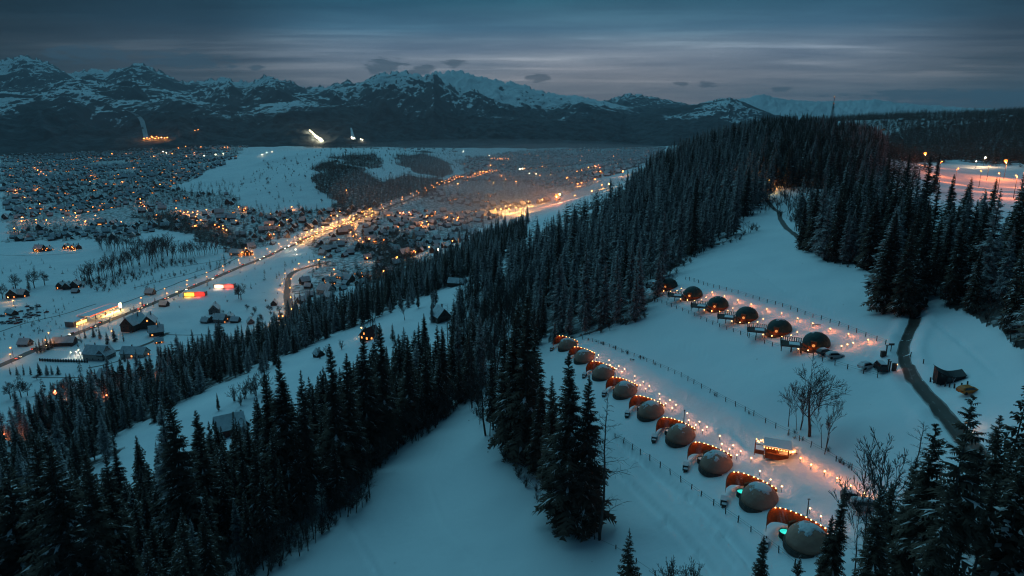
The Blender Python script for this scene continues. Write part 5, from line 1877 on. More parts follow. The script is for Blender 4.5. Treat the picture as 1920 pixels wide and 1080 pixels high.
# -- the lit cabin
def cabin():
    x, y, z = (float(q[0]) for q in cast(1456, 856))
    t = thing('snack_cabin', (x, y, z + 0.35), R(-24), 'small wooden cabin hung with warm bulbs under a snow-covered roof', 'cabin')
    W, Dp, H = 4.4, 3.2, 2.3
    mb = MB()
    mb.box((0, Dp / 2, H / 2 - 0.3), (W, 0.12, H + 0.6)); mb.box((-W / 2, 0, H / 2 - 0.3), (0.12, Dp - 0.13, H + 0.6)); mb.box((W / 2, 0, H / 2 - 0.3), (0.12, Dp - 0.13, H + 0.6))
    mb.box((0, -Dp / 2, 0.35), (W, 0.12, 1.3)); mb.box((0, 0, 0.05), (W - 0.3, Dp - 0.3, 0.1))
    for xx in (-W / 2 + 0.1, 0, W / 2 - 0.1):
        mb.box((xx, -Dp / 2 - 0.01, 1.6), (0.16, 0.14, 1.4))
    mb.build('walls', M_WOOD, t)
    mb = MB()
    for sgn in (-1, 1):
        mb.box((0, sgn * Dp * 0.30, H + 0.48), (W + 0.9, Dp * 0.72, 0.10), 0, tilt=-sgn * 0.42)
    rf = mb.build('roof', M_DARKWOOD, t)
    mb = MB()
    for sgn in (-1, 1):
        mb.box((0, sgn * Dp * 0.30, H + 0.62), (W + 0.86, Dp * 0.70, 0.20), 0, tilt=-sgn * 0.42)
    mb.build('roof_snow', M_SNOW, rf)
    bm_ = MB(); bm_.ball((0, 0, 0), 0.085, 8, 5)
    bme = bm_.mesh('bulb', M_BULB)
    for k in range(10):
        link('bulb', bme, t, (-W / 2 - 0.2 + (W + 0.4) * k / 9, -Dp / 2 - 0.62, H - 0.02 - 0.06 * math.sin(math.pi * (k % 3) / 2)))
    for k in range(8):
        link('bulb', bme, t, (-W / 2 - 0.5 - 0.2 * k, 0.2 + 0.5 * math.sin(k), H - 0.1 + 0.25 * (k % 2)))
    mb = MB(); mb.box((0, -Dp / 2 - 0.2, 1.05), (W, 0.5, 0.07))
    mb.build('counter', M_WOOD, t)
    # annexe with a log store at one end, a spoked wheel at the other
    mb = MB()
    for xx, yy in ((-W / 2 - 2.0, -1.2), (-W / 2 - 2.0, 1.2), (-W / 2 - 0.2, -1.2)):
        mb.box((xx, yy, 1.0), (0.14, 0.14, 2.6))
    mb.box((-W / 2 - 1.1, -1.2, 0.55), (1.8, 0.1, 0.9)); mb.box((-W / 2 - 2.0, 0, 0.55), (0.1, 2.4, 0.9)); mb.box((-W / 2 - 1.1, -1.2, 2.15), (1.9, 0.1, 0.12)); mb.box((-W / 2 - 2.0, 0, 2.15), (0.12, 2.4, 0.12))
    mb.build('porch', M_WOOD, t)
    mb = MB()
    c = Vector((W / 2 + 1.1, -0.9, 0.75))
    for k in range(14):
        a, b = 2 * math.pi * k / 14, 2 * math.pi * (k + 1) / 14
        mb.tube(c + Vector((math.cos(a), 0, math.sin(a))) * 0.85, c + Vector((math.cos(b), 0, math.sin(b))) * 0.85, 0.09, n=4, caps=False)
        if k % 2 == 0:
            mb.tube(c, c + Vector((math.cos(a), 0, math.sin(a))) * 0.85, 0.05, n=4, caps=False)
    mb.build('wheel', M_WOOD, t)
    for p in ((-1.2, -0.3, 1.9), (1.2, -0.3, 1.9), (-W / 2 - 1.1, -0.2, 1.9), (0, -Dp / 2 - 0.9, 1.9), (W / 2 + 0.7, 0, 1.6), (0.3, Dp / 2 + 0.7, 1.8)):
        lamp_light(t, p, 90, (1.0, 0.34, 0.10), 0.12)


cabin()


# -- vehicles
def car_meshes(paint, kind='hatch'):
    """Body lofted from cross sections, dark glass, four wheels, lamps."""
    if kind == 'van':
        prof = [(-2.35, 0.55, 1.75, 0.80), (-2.2, 0.42, 1.95, 0.88), (0.9, 0.40, 1.98, 0.88), (1.35, 0.40, 1.55, 0.86), (1.75, 0.42, 1.08, 0.84), (2.35, 0.48, 0.85, 0.72)]
        glass = (-1.9, 1.45, 1.28, 1.80)
    else:
        prof = [(-2.1, 0.50, 0.92, 0.72), (-2.02, 0.38, 1.02, 0.84), (-1.75, 0.34, 1.36, 0.86), (-1.2, 0.32, 1.50, 0.87), (0.35, 0.32, 1.48, 0.87), (1.0, 0.32, 1.02, 0.87), (1.9, 0.36, 0.86, 0.82), (2.12, 0.48, 0.72, 0.68)]
        glass = (-1.7, 0.86, 0.98, 1.38)
    sec = []
    for (xx, zb, zt, hw) in prof:
        tw = hw * (0.74 if zt > 1.2 else 0.92)
        zm = min(zt - 0.03, 0.95)
        sec.append([(xx, -hw, zb), (xx, -hw * 1.02, zm * 0.7), (xx, -hw, zm), (xx, -tw, zt), (xx, tw, zt), (xx, hw, zm), (xx, hw * 1.02, zm * 0.7), (xx, hw, zb)])
    mb = MB()
    for a, b in zip(sec, sec[1:]):
        for k in range(8):
            k2 = (k + 1) % 8
            mb.face([a[k], b[k], b[k2], a[k2]])
    mb.face(sec[0]); mb.face(list(reversed(sec[-1])))
    body = mb.mesh('body', paint)
    g = MB()
    x0, x1, z0, z1 = glass
    for sgn in (-1, 1):
        yb, yt = 0.885 * sgn, 0.70 * sgn
        g.face([(x0, yb, z0), (x1, yb, z0), (x1 - 0.55, yt * 1.03, z1), (x0 + 0.3, yt * 1.03, z1)])
    g.face([(x1 + 0.16, -0.70, z0 + 0.05), (x1 + 0.16, 0.70, z0 + 0.05), (x1 - 0.42, 0.60, z1 + 0.05), (x1 - 0.42, -0.60, z1 + 0.05)])
    g.face([(x0 - 0.12, -0.66, z0 + 0.05), (x0 - 0.12, 0.66, z0 + 0.05), (x0 + 0.10, 0.58, z1), (x0 + 0.10, -0.58, z1)])
    glassm = g.mesh('windows', M_GLASSDK)
    w = MB(); w.tube((0, -0.11, 0), (0, 0.11, 0), 0.33, 0.33, 12)
    wheel = w.mesh('wheel', M_BLACK)
    l = MB(); l.box((0, 0, 0), (0.08, 0.30, 0.16))
    return body, glassm, wheel, l


M_HEAD = mat('headlamp_glass', (0.7, 0.7, 0.7), 0.2)
M_TAIL = mat('tail_lamp', (0.25, 0.01, 0.01), 0.3)
M_HEADON = mat('lit_headlamp', (1, 0.9, 0.7), 0.3, emit=(1.0, 0.78, 0.45), estr=30)
M_TAILON = mat('lit_tail_lamp', (0.5, 0.02, 0.01), 0.3, emit=(1.0, 0.08, 0.03), estr=8)
PAINT = {
    'dark grey': mat('dark_grey_paint', (0.03, 0.032, 0.036), 0.3, spec=0.5), 'white': mat('white_paint', (0.62, 0.63, 0.64), 0.35, spec=0.5), 'silver': mat('silver_paint', (0.30, 0.31, 0.32), 0.3, spec=0.5),
    'black': mat('black_paint', (0.012, 0.012, 0.014), 0.3, spec=0.5), 'orange': mat('orange_paint', (0.55, 0.16, 0.03), 0.4), 'red': mat('red_paint', (0.30, 0.03, 0.025), 0.35),
}
CARM = {}


def car(x, y, z, rz, paint, label, group=None, kind='hatch', lit=False, snow=True, name='parked_car', parts=True):
    key = (paint, kind)
    if key not in CARM:
        CARM[key] = car_meshes(PAINT[paint], kind)
    body, gl, wh, lm = CARM[key]
    t = thing(name, (x, y, z), rz, label, 'van' if kind == 'van' else 'car', group)
    link('body', body, t)
    link('windows', gl, t)
    for xx in (-1.3, 1.3):
        for yy in (-0.80, 0.80):
            link('wheel', wh, t, (xx, yy, 0.33))
    xf, xr = (2.30, -2.33) if kind == 'van' else (2.05, -2.08)
    for yy in (-0.58, 0.58):
        link('headlight', lm.mesh('headlight', M_HEADON if lit else M_HEAD), t, (xf, yy, 0.66))
        link('tail_light', lm.mesh('tail_light', M_TAILON if lit else M_TAIL), t, (xr, yy, 0.80))
    if snow:
        mb = MB()
        zt, tw, xa, xb = (2.0, 0.60, -2.0, 0.8) if kind == 'van' else (1.50, 0.58, -1.35, 0.3)
        mb.box(((xa + xb) / 2, 0, zt + 0.03), (xb - xa, tw * 2, 0.12))
        if kind != 'van':
            mb.box((1.45, 0, 0.98), (0.7, 1.25, 0.08), 0)
        mb.build('snow_cover', M_SNOWB, t)
    return t


def car_px(px_, py_, rz, *a, **k):
    x, y, z = (float(q[0]) for q in cast(px_, py_))
    return car(x, y, z, rz, *a, **k)


car_px(1546, 664, R(20), 'dark grey', 'dark grey car tucked behind the silver car by the nearest green dome')
car_px(1565, 671, R(5), 'silver', 'snow-dusted silver car parked right of the nearest green dome')
car_px(1624, 690, R(25), 'white', 'white car parked left of the black car near the dirt road')
car_px(1650, 694, R(80), 'black', 'black boxy car parked next to the white car near the dirt road', kind='van')
car_px(1600, 938, R(-22), 'dark grey', 'dark car under the last orange lamps left of the pale van')
car_px(1622, 956, R(-6), 'silver', 'pale snow-covered van at the near end of the orange lamps', kind='van')
car_px(1815, 737, R(12), 'orange', 'small orange car beside the dark spruces right of the dirt road', snow=False)

# -- black saddle-roofed shelter
x, y, z = (float(q[0]) for q in cast(1778, 714))
t = thing('black_shelter', (x, y, z), R(-16), 'black shelter with a dipping roofline in the field right of the dirt road', 'shelter')
mb = MB()
n = 10
top = lambda u, v: 1.65 + 1.05 * max(0, 0.5 - u) ** 1.3 * 1.6 + 0.25 * u - 0.55 * math.sin(math.pi * u) + 0.25 * v
Wd, Dd = 4.9, 2.8
for k in range(n):
    u0, u1 = k / n, (k + 1) / n
    xa, xb = -Wd / 2 + Wd * u0, -Wd / 2 + Wd * u1
    for (v, yy) in ((0, -Dd / 2), (1, Dd / 2)):
        mb.face([(xa, yy, -0.5), (xb, yy, -0.5), (xb, yy, top(u1, v)), (xa, yy, top(u0, v))])
for (u, xx) in ((0, -Wd / 2), (1, Wd / 2)):
    mb.face([(xx, -Dd / 2, -0.5), (xx, Dd / 2, -0.5), (xx, Dd / 2, top(u, 1)), (xx, -Dd / 2, top(u, 0))])
mb.build('walls', M_BLACK, t)
mb = MB()
for k in range(n):
    u0, u1 = k / n, (k + 1) / n
    xa, xb = -Wd / 2 - 0.15 + (Wd + 0.3) * u0, -Wd / 2 - 0.15 + (Wd + 0.3) * u1
    a = [(xa, -Dd / 2 - 0.2, top(u0, 0) + 0.02), (xb, -Dd / 2 - 0.2, top(u1, 0) + 0.02), (xb, Dd / 2 + 0.2, top(u1, 1) + 0.02), (xa, Dd / 2 + 0.2, top(u0, 1) + 0.02)]
    b = [(q[0], q[1], q[2] + 0.09) for q in a]
    mb.face(b)
    mb.face([a[0], a[1], b[1], b[0]]); mb.face([a[3], a[2], b[2], b[3]])
mb.build('roof', M_BLACK, t)
mb = MB(); mb.box((-0.2, -Dd / 2 - 0.03, 0.75), (0.8, 0.05, 1.5)); mb.box((-1.7, -Dd / 2 - 0.03, 1.5), (0.35, 0.05, 0.5)); mb.box((-1.2, -Dd / 2 - 0.03, 1.45), (0.3, 0.05, 0.4))
mb.build('window', M_GLASSDK, t)
mb = MB(); mb.tube((0.35, -Dd / 2 - 0.08, 0.2), (0.75, -Dd / 2 - 0.08, 1.5), 0.05, n=5); mb.tube((0.2, -Dd / 2 - 0.08, 1.3), (0.45, -Dd / 2 - 0.08, 0.2), 0.04, n=5)
mb.build('brace', M_SNOWB, t)

# -- shed by the farthest green dome
x, y, z = (float(q[0]) for q in cast(1231, 540))
t = thing('garden_shed', (x, y, z), R(-15), 'small wooden shed with a snowy flat roof beside the farthest green dome', 'shed')
mb = MB(); mb.box((0, 0, 0.9), (3.2, 2.4, 2.8)); mb.build('walls', M_WOOD, t)
mb = MB(); mb.box((0, 0, 2.38), (3.6, 2.8, 0.14)); rf = mb.build('roof', M_DARKWOOD, t)
mb = MB(); mb.box((0, 0, 2.55), (3.5, 2.7, 0.22)); mb.build('roof_snow', M_SNOW, rf)
mb = MB(); mb.box((0.3, -1.23, 0.85), (0.9, 0.06, 1.7)); mb.build('door', M_DARKWOOD, t)
lamp_light(t, (0.3, -1.8, 1.6), 10, (1.0, 0.42, 0.15), 0.1)


# -- poles, gate lamp, timber frame with a lamp, sign, benches, sledge
def pole(px_, py_, h, label, lamp=False):
    x, y, z = (float(q[0]) for q in cast(px_, py_))
    t = thing('utility_pole', (x, y, z), 0, label, 'pole')
    mb = MB(); mb.tube((0, 0, -0.5), (0, 0, h), 0.10, 0.08, 7); mb.build('pole', M_POST, t)
    mb = MB(); mb.box((0, 0, h - 0.12), (0.5, 0.10, 0.10)); mb.build('crossarm', M_POST, t)
    return t


pole(1282, 792, 3.3, 'thin dark pole between the fifth grey dome and the lamps of the lane')
pole(1513, 968, 3.4, 'thin dark pole beside the screen of the nearest grey dome')
pole(1629, 440, 12, 'thin tall pole at the left edge of the frosted spruces by the upper road')
pole(1490, 432, 10, 'thin pole right of the upper bend of the dirt road')
x, y, z = (float(q[0]) for q in cast(1676, 694))
t = thing('gate_lamp', (x, y, z), R(20), 'gate pillar with a warm lamp where the lane meets the dirt road', 'gate lamp')
mb = MB(); mb.box((0, 0, 0.6), (0.7, 0.7, 1.9)); mb.build('pillar', M_DARKWOOD, t)
mb = MB(); mb.ball((0.42, -0.2, 1.35), 0.13, 8, 5); mb.build('lamp', M_BULB, t)
lamp_light(t, (0.75, -0.4, 1.4), 30, WARM, 0.15)
for k, (a, b) in enumerate([(1664, 693), (1667, 697), (1670, 659), (1661, 666), (1655, 668)]):
    x, y, z = (float(q[0]) for q in cast(a, b))
    t = thing('gate_post', (x, y, z), 0, ['tall dark gate post left of the gate lamp', 'second tall dark gate post in front of the gate lamp', 'T-shaped sign post beside the dirt road above the gate', 'slim marker post between the T-shaped sign and the box', 'dark bin-like box left of the marker post'][k], 'post')
    mb = MB()
    if k == 4:
        mb.box((0, 0, 0.5), (0.9, 0.7, 1.3)); mb.box((0, 0, 1.2), (1.0, 0.8, 0.1))
    elif k == 2:
        mb.box((0, 0, 0.8), (0.14, 0.14, 2.0)); mb.box((0, 0, 1.75), (1.3, 0.10, 0.5))
    else:
        mb.box((0, 0, 1.0), (0.22, 0.22, 2.8)); mb.box((0, 0, 2.35), (0.5, 0.25, 0.14))
    mb.build('post', M_DARKWOOD, t)
x, y, z = (float(q[0]) for q in cast(1815, 812))
t = thing('timber_frame', (x, y, z), R(10), 'timber frame with a bright lamp on top right of the dirt road', 'lamp frame')
mb = MB()
for xx in (-0.9, 0.9):
    mb.box((xx, 0, 0.9), (0.16, 0.16, 2.4))
mb.box((0, 0, 2.0), (2.1, 0.16, 0.16)); mb.box((0, 0, 0.9), (1.8, 0.12, 0.12))
mb.build('frame', M_DARKWOOD, t)
mb = MB(); mb.ball((-0.5, 0, 2.25), 0.17, 8, 5); mb.build('lamp', M_BULB2, t)
lamp_light(t, (-0.5, -0.3, 2.3), 45, (1.0, 0.5, 0.26), 0.2)
x, y, z = (float(q[0]) for q in cast(1122, 681))
t = thing('sledge', (x, y, z), R(-40), 'small blue sledge on the snow beside the second dome from the wood', 'sledge')
mb = MB(); mb.box((0, 0, 0.22), (1.5, 0.55, 0.08)); mb.box((0.72, 0, 0.34), (0.08, 0.55, 0.3)); mb.build('shell', mat('blue_plastic', (0.02, 0.05, 0.35), 0.4), t)
mb = MB(); mb.box((0, 0.2, 0.08), (1.5, 0.06, 0.18)); mb.box((0, -0.2, 0.08), (1.5, 0.06, 0.18)); mb.build('runners', M_STEEL, t)
for k, (a, b) in enumerate([(1529, 611), (1185, 676)]):
    x, y, z = (float(q[0]) for q in cast(a, b))
    t = thing('wooden_bench', (x, y, z), R(-25), ['dark bench beside a post lamp on the upper lane', 'small dark bench alone on the lower lane near the fence'][k], 'bench')
    mb = MB(); mb.box((0, 0, 0.45), (2.6 if k == 0 else 1.4, 0.45, 0.08)); mb.build('seat', M_DARKWOOD, t)
    for xx in (-0.55, 0.55):
        mb = MB(); mb.box((xx, 0, 0.15), (0.10, 0.4, 0.6)); mb.build('leg', M_DARKWOOD, t)
def m_cast(px_, py_):
    u, yy, zz = pix_dir(np.array([px_], float), np.array([py_], float))
    ts = np.linspace(3800, 9000, 2600)
    x, y, zr = u * ts, yy * ts, CZ + zz * ts
    h = np.maximum(mountain_height(np.arctan2(x, y), np.hypot(x, y)), height0(x, y))
    k = int(np.argmax(zr < h))
    return x[k], y[k], h[k]


# ------------------------------------------------------------------ valley roads
MAIN = [(-40, 702), (0, 688), (22, 676), (58, 660), (103, 640), (130, 632), (144, 624), (160, 619), (177, 613), (190, 607), (208, 600), (230, 592), (250, 584), (290, 568), (320, 556), (355, 541), (390, 527), (410, 518), (433, 508), (472, 492), (493, 485), (520, 472), (547, 461), (573, 447), (610, 433), (646, 421), (667, 413), (698, 400), (729, 388), (767, 375), (781, 368), (808, 357), (837, 346), (870, 337), (896, 331), (930, 322)]
o, MX, MY = drape(MAIN, 3.7, 0.35, 'main_road', M_TAR, step=8.0)
across(o)
SIDE = [(532, 604), (541, 590), (540, 572), (538, 548), (540, 524), (546, 512), (562, 505), (590, 498), (620, 490)]
o, SX, SY = drape(SIDE, 3.4, 0.35, 'side_road', M_TAR, step=5.0)
across(o)
BRANCH = [(660, 418), (664, 430), (662, 442), (670, 455), (684, 462), (705, 462)]
o, BX, BY = drape(BRANCH, 3.0, 0.35, 'side_street', M_TAR, step=6.0)
across(o)
o, _, _ = drape([(315, 624), (295, 636), (270, 650), (245, 655), (200, 660)], 2.0, 0.3, 'yard_lane', M_DIRT, step=5.0)
across(o)

M_VERGE = road_material('frozen_verge', (0.055, 0.050, 0.046), (0.42, 0.42, 0.43), 0.1)
for k, (ln, w_) in enumerate([([(308, 627), (400, 628), (487, 633)], 0.9), ([(315, 646), (420, 649), (500, 653)], 0.7), ([(60, 707), (180, 708), (290, 702)], 0.8), ([(0, 622), (60, 602), (130, 587), (180, 570)], 0.9), ([(130, 602), (250, 562), (400, 507), (470, 472)], 1.0), ([(60, 744), (160, 739), (240, 744)], 0.8), ([(165, 690), (200, 684), (236, 676), (236, 650)], 1.2), ([(340, 500), (400, 490), (450, 482)], 1.0), ([(250, 540), (330, 520), (380, 505)], 0.9), ([(0, 478), (60, 480), (150, 474)], 0.8)]):
    o, _, _ = drape(ln, w_, 0.12, 'field_track', M_VERGE, step=5.0)
    across(o)

# ------------------------------------------------------------------ houses
WALLM = {
    'dark brown': mat('dark_log_wall', (0.040, 0.030, 0.026), 0.85, noise=((0.08, 0.06, 0.05), 1.0, 0.2)),
    'brown': mat('brown_log_wall', (0.11, 0.065, 0.040), 0.85, noise=((0.07, 0.045, 0.03), 1.0, 0.2)),
    'red': mat('red_boards', (0.16, 0.035, 0.028), 0.8, noise=((0.11, 0.03, 0.025), 1.0, 0.2)),
    'pale': mat('pale_plaster', (0.45, 0.42, 0.38), 0.9, noise=((0.36, 0.34, 0.31), 0.6, 0.2)),
    'grey': mat('grey_plaster', (0.20, 0.19, 0.185), 0.9, noise=((0.15, 0.145, 0.14), 0.6, 0.2)),
}
M_ROOFDK = mat('dark_roof', (0.05, 0.048, 0.048), 0.8)
M_ROOFRED = mat('red_sheet_roof', (0.16, 0.028, 0.024), 0.6, noise=((0.10, 0.02, 0.02), 0.8, 0.2))
M_ROOFSN = mat('roof_snow', (0.72, 0.74, 0.76), 0.85, noise=((0.55, 0.57, 0.59), 0.35, 0.18))
M_WINDK = mat('unlit_window', (0.02, 0.023, 0.028), 0.2, spec=0.4)
M_WINLIT = mat('town_lit_window', (0.8, 0.5, 0.2), 0.4, emit=(1.0, 0.30, 0.06), estr=2.4)
M_BAREST = mat('roof_edge', (0.07, 0.06, 0.055), 0.8)
HTYPES = {     # half width (gable), half length (ridge), wall height, roof rise
    'cottage': (4.2, 5.5, 3.2, 4.6), 'house': (5.0, 6.5, 4.6, 5.4), 'villa': (6.0, 8.0, 5.6, 6.4), 'long house': (5.2, 11.0, 4.2, 4.8), 'guest house': (7.2, 11.5, 7.0, 7.6),
}
HMESH = {}


def slab(mb, w, l, h0, h1, th, over, mi=0, lift=0.0):
    """Two sloping slabs from the eaves to the ridge along y."""
    sl = (h1 - h0) / w
    e = over
    for s in (-1, 1):
        a = [(s * (w + e), -l - e, h0 - sl * e + lift), (s * (w + e), l + e, h0 - sl * e + lift), (0, l + e, h1 + lift), (0, -l - e, h1 + lift)]
        b = [(x, y, z + th) for x, y, z in a]
        if s < 0:
            a, b = a[::-1], b[::-1]
        mb.face(b, mi); mb.face(a[::-1], mi)
        for k in range(4):
            k2 = (k + 1) % 4
            mb.face([a[k], a[k2], b[k2], b[k]], mi)


def house_parts(kind):
    if kind in HMESH:
        return HMESH[kind]
    w, l, hw, hr = HTYPES[kind]
    mb = MB()
    base = [(-w, -l), (w, -l), (w, l), (-w, l)]
    for k in range(4):
        a, b = base[k], base[(k + 1) % 4]
        mb.face([(a[0], a[1], -1.5), (b[0], b[1], -1.5), (b[0], b[1], hw), (a[0], a[1], hw)])
    for s in (-1, 1):
        tri = [(-w, s * l, hw), (w, s * l, hw), (0, s * l, hw + hr)]
        mb.face(tri if s < 0 else tri[::-1])
    rb, sb = MB(), MB()
    slab(rb, w, l, hw, hw + hr, 0.18, 0.7)
    slab(sb, w, l, hw, hw + hr, 0.34, 0.62, lift=0.19)
    ch = MB(); ch.box((w * 0.35, l * 0.3, hw + hr * 0.9), (0.8, 0.8, hr * 0.7)); ch.box((w * 0.35, l * 0.3, hw + hr * 1.27), (0.95, 0.95, 0.18))
    HMESH[kind] = (mb, rb, sb, ch, (w, l, hw, hr))
    return HMESH[kind]


HCACHE = {}


def cached(key, fn):
    if key not in HCACHE:
        HCACHE[key] = fn()
    return HCACHE[key]


def win_spots(kind):
    w, l, hw, hr = HTYPES[kind]
    sp = []
    for s in (-1, 1):
        for x in (-0.5, 0.5):
            sp.append((x * w, s * (l + 0.03), 1.7, 0))
        sp.append((0, s * (l + 0.03), hw + hr * 0.32, 0))
        n = 3 if l > 7 else 2
        for k in range(n):
            sp.append((s * (w + 0.03), (-0.6 + 1.2 * k / (n - 1)) * l, 1.8, 1))
        if hw > 5:
            for x in (-0.5, 0.5):
                sp.append((x * w, s * (l + 0.03), 4.6, 0))
    return sp


def house(x, y, z, rz, kind, wall, label, group=None, lit=0.15, roof='snow', full=True, scale=1.0, name='house', seed=None):
    g = random.Random(int(seed) if seed is not None else int(x * 7 + y * 13))
    mb, rb, sb, ch, (w, l, hw, hr) = house_parts(kind)
    t = thing(name, (x, y, z), rz, label, 'house', group)
    t.scale = (scale,) * 3
    link('walls', cached((kind, 'w', wall), lambda: mb.mesh('walls', WALLM[wall])), t)
    rf = link('roof', cached((kind, 'r', roof == 'red'), lambda: rb.mesh('roof', M_ROOFRED if roof == 'red' else M_ROOFDK)), t)
    if roof != 'red':
        link('roof_snow', cached((kind, 's'), lambda: sb.mesh('roof_snow', M_ROOFSN)), rf)
    if full:
        link('chimney', cached((kind, 'c'), lambda: ch.mesh('chimney', WALLM['grey'])), rf)
        for (wx, wy, wz, side) in win_spots(kind):
            m = M_WINLIT if g.random() < lit else M_WINDK
            wm = MB(); wm.box((0, 0, 0), (1.3, 0.10, 1.5) if side == 0 else (0.10, 1.3, 1.5))
            me = cached(('win', side, m.name), lambda: wm.mesh('window', m))
            link('window', me, t, (wx, wy, wz))
        if kind in ('villa', 'guest house', 'house'):
            bl = MB(); bl.box((0, -l - 0.7, hw - 0.1), (w * 1.3, 1.3, 0.14)); bl.box((0, -l - 1.32, hw + 0.4), (w * 1.3, 0.08, 0.9))
            link('balcony', cached((kind, 'b'), lambda: bl.mesh('balcony', M_DARKWOOD)), t)
    return t


def house_px(px_, py_, rz, kind, wall, label, **k):
    x, y, z = (float(q[0]) for q in cast(px_, py_))
    HOUSES.append((x, y))
    return house(x, y, z, rz, kind, wall, label, **k)


HOUSES = []
NEARV = 'houses by the main road'
house_px(253, 616, R(-8), 'guest house', 'dark brown', 'big steep-roofed dark guest house beside the main road', scale=0.85)
house_px(280, 612, R(20), 'villa', 'dark brown', 'dark gabled house close behind the big steep-roofed guest house', scale=0.95)
house_px(294, 628, R(-62), 'house', 'dark brown', 'low dark house with a snowy roof at the bend of the yard lane', scale=0.85)
house_px(184, 672, R(80), 'guest house', 'pale', 'pale long house with a wide snowy roof beside the pillared fence', scale=0.72)
house_px(199, 672, R(-8), 'villa', 'grey', 'grey gabled wing at the right end of the pale long house', scale=0.70)
house_px(254, 668, R(84), 'long house', 'pale', 'long low pale house with a broad snowy roof right of the pale long house', scale=0.85)
house_px(203, 716, R(70), 'house', 'dark brown', 'snow-roofed house behind the spruces at the edge of the belt', scale=0.9)
house_px(262, 705, R(30), 'house', 'dark brown', 'dark steep house half hidden by the spruces above the belt', scale=0.8)
house_px(110, 765, R(60), 'cottage', 'brown', 'small orange-lit brown cottage among the spruces at the lower left', lit=0.6, scale=0.9)
house_px(90, 762, R(20), 'cottage', 'dark brown', 'small dark cottage left of the orange-lit brown cottage', scale=0.75)
house_px(24, 557, R(25), 'villa', 'brown', 'brown house with a lit yard lamp at the left edge under the bare trees', lit=0.4, scale=0.8)
house_px(42, 556, R(80), 'house', 'dark brown', 'dark snowy-roofed house next to the brown house under the bare trees', scale=0.8)
for k, (a, b) in enumerate([(116, 540), (128, 541), (142, 539)]):
    house_px(a, b, R(5 + 4 * k), 'house', 'dark brown', ['left', 'middle', 'right, tallest'][k] + ' of three dark gabled houses in a row on the snow field', scale=0.75 + 0.1 * (k == 2), lit=0.1 + 0.3 * (k == 2))
house_px(75, 471, R(85), 'villa', 'brown', 'lone orange-lit farmhouse in the middle of the snow field', lit=0.35, scale=0.8)
house_px(92, 470, R(10), 'cottage', 'brown', 'gabled wing at the right of the lone orange-lit farmhouse', lit=0.5, scale=0.9)
for k, (a, b) in enumerate([(126, 466), (137, 467), (147, 466)]):
    house_px(a, b, R(20 * k), 'cottage', 'brown', ['left', 'middle', 'right'][k] + ' chalet of the small cluster right of the orange-lit farmhouse', lit=0.5 if k < 2 else 0.1, scale=0.9)
for k, (a, b, kd, rz) in enumerate([(386, 605, 'cottage', 70), (400, 603, 'house', 10), (415, 604, 'villa', 75), (431, 599, 'long house', 20), (442, 604, 'cottage', 80), (470, 606, 'cottage', 30)]):
    house_px(a, b, R(rz), kd, ['grey', 'dark brown', 'grey', 'pale', 'dark brown', 'grey'][k], ['leftmost small house of the farm group on the white field', 'gabled dark house second in the farm group', 'largest grey house in the middle of the farm group', 'long pale barn behind the farm group', 'small dark house right of the long pale barn', 'detached grey cottage right of the farm group'][k], scale=0.66, lit=0.04)
house_px(827, 601, R(28), 'house', 'dark brown', 'dark A-frame chalet with a steep snowy roof on the lower snow strip', scale=0.74, lit=0.0)
house_px(598, 668, R(40), 'cottage', 'dark brown', 'small dark hut beside bushes on the lower snow strip', scale=0.50, lit=0.0)
house_px(432, 812, R(-58), 'house', 'red', 'red-walled house with a snowy roof partly hidden by spruces on the flank', scale=0.80, lit=0.0)
house_px(450, 800, R(32), 'cottage', 'brown', 'snowy-roofed wing behind the red-walled house on the flank', scale=0.72, lit=0.0)
house_px(694, 634, R(-30), 'cottage', 'brown', 'red-lit cottage behind the spruce tops at the slope', scale=0.8, roof='red', lit=0.5)
house_px(858, 535, R(75), 'long house', 'dark brown', 'long dark chalet under the edge of the wooded hill', scale=0.55, lit=0.0)
house_px(1436, 358, R(20), 'cottage', 'brown', 'yellow-lit chalet at the top of the dirt road by the wooded hill', scale=0.8, lit=0.9)
x, y, z = (float(q[0]) for q in cast(1439, 361))
lamp_light(None, (x, y - 3, z + 4), 900, (1.0, 0.62, 0.14), 0.3, 'chalet_floodlight')
house_px(15, 862, R(30), 'house', 'brown', 'orange-lit house among the spruces at the far lower left edge', lit=0.9, scale=0.8)
house_px(22, 590, R(60), 'long house', 'dark brown', 'dark long workshop with a yellow lamp at the left edge', scale=0.6)
house_px(48, 648, R(85), 'cottage', 'grey', 'grey shed in the white field left of the dark spruce clump', scale=0.8, lit=0.0)
house_px(142, 545 + 4, R(85), 'cottage', 'dark brown', 'low dark shed in front of the three gabled houses', scale=0.6)
house_px(282, 552, R(80), 'cottage', 'grey', 'small grey barn standing alone above the main road', scale=0.8, lit=0)
house_px(308, 574, R(80), 'cottage', 'dark brown', 'dark flat shed on the white field below the main road', scale=0.7, lit=0)
house_px(445, 478, R(70), 'long house', 'pale', 'lit inn beside the bend of the main road', lit=0.8, scale=0.9)
house_px(466, 478, R(10), 'villa', 'brown', 'brightly lit gabled house right of the lit inn', lit=0.9, scale=0.8)

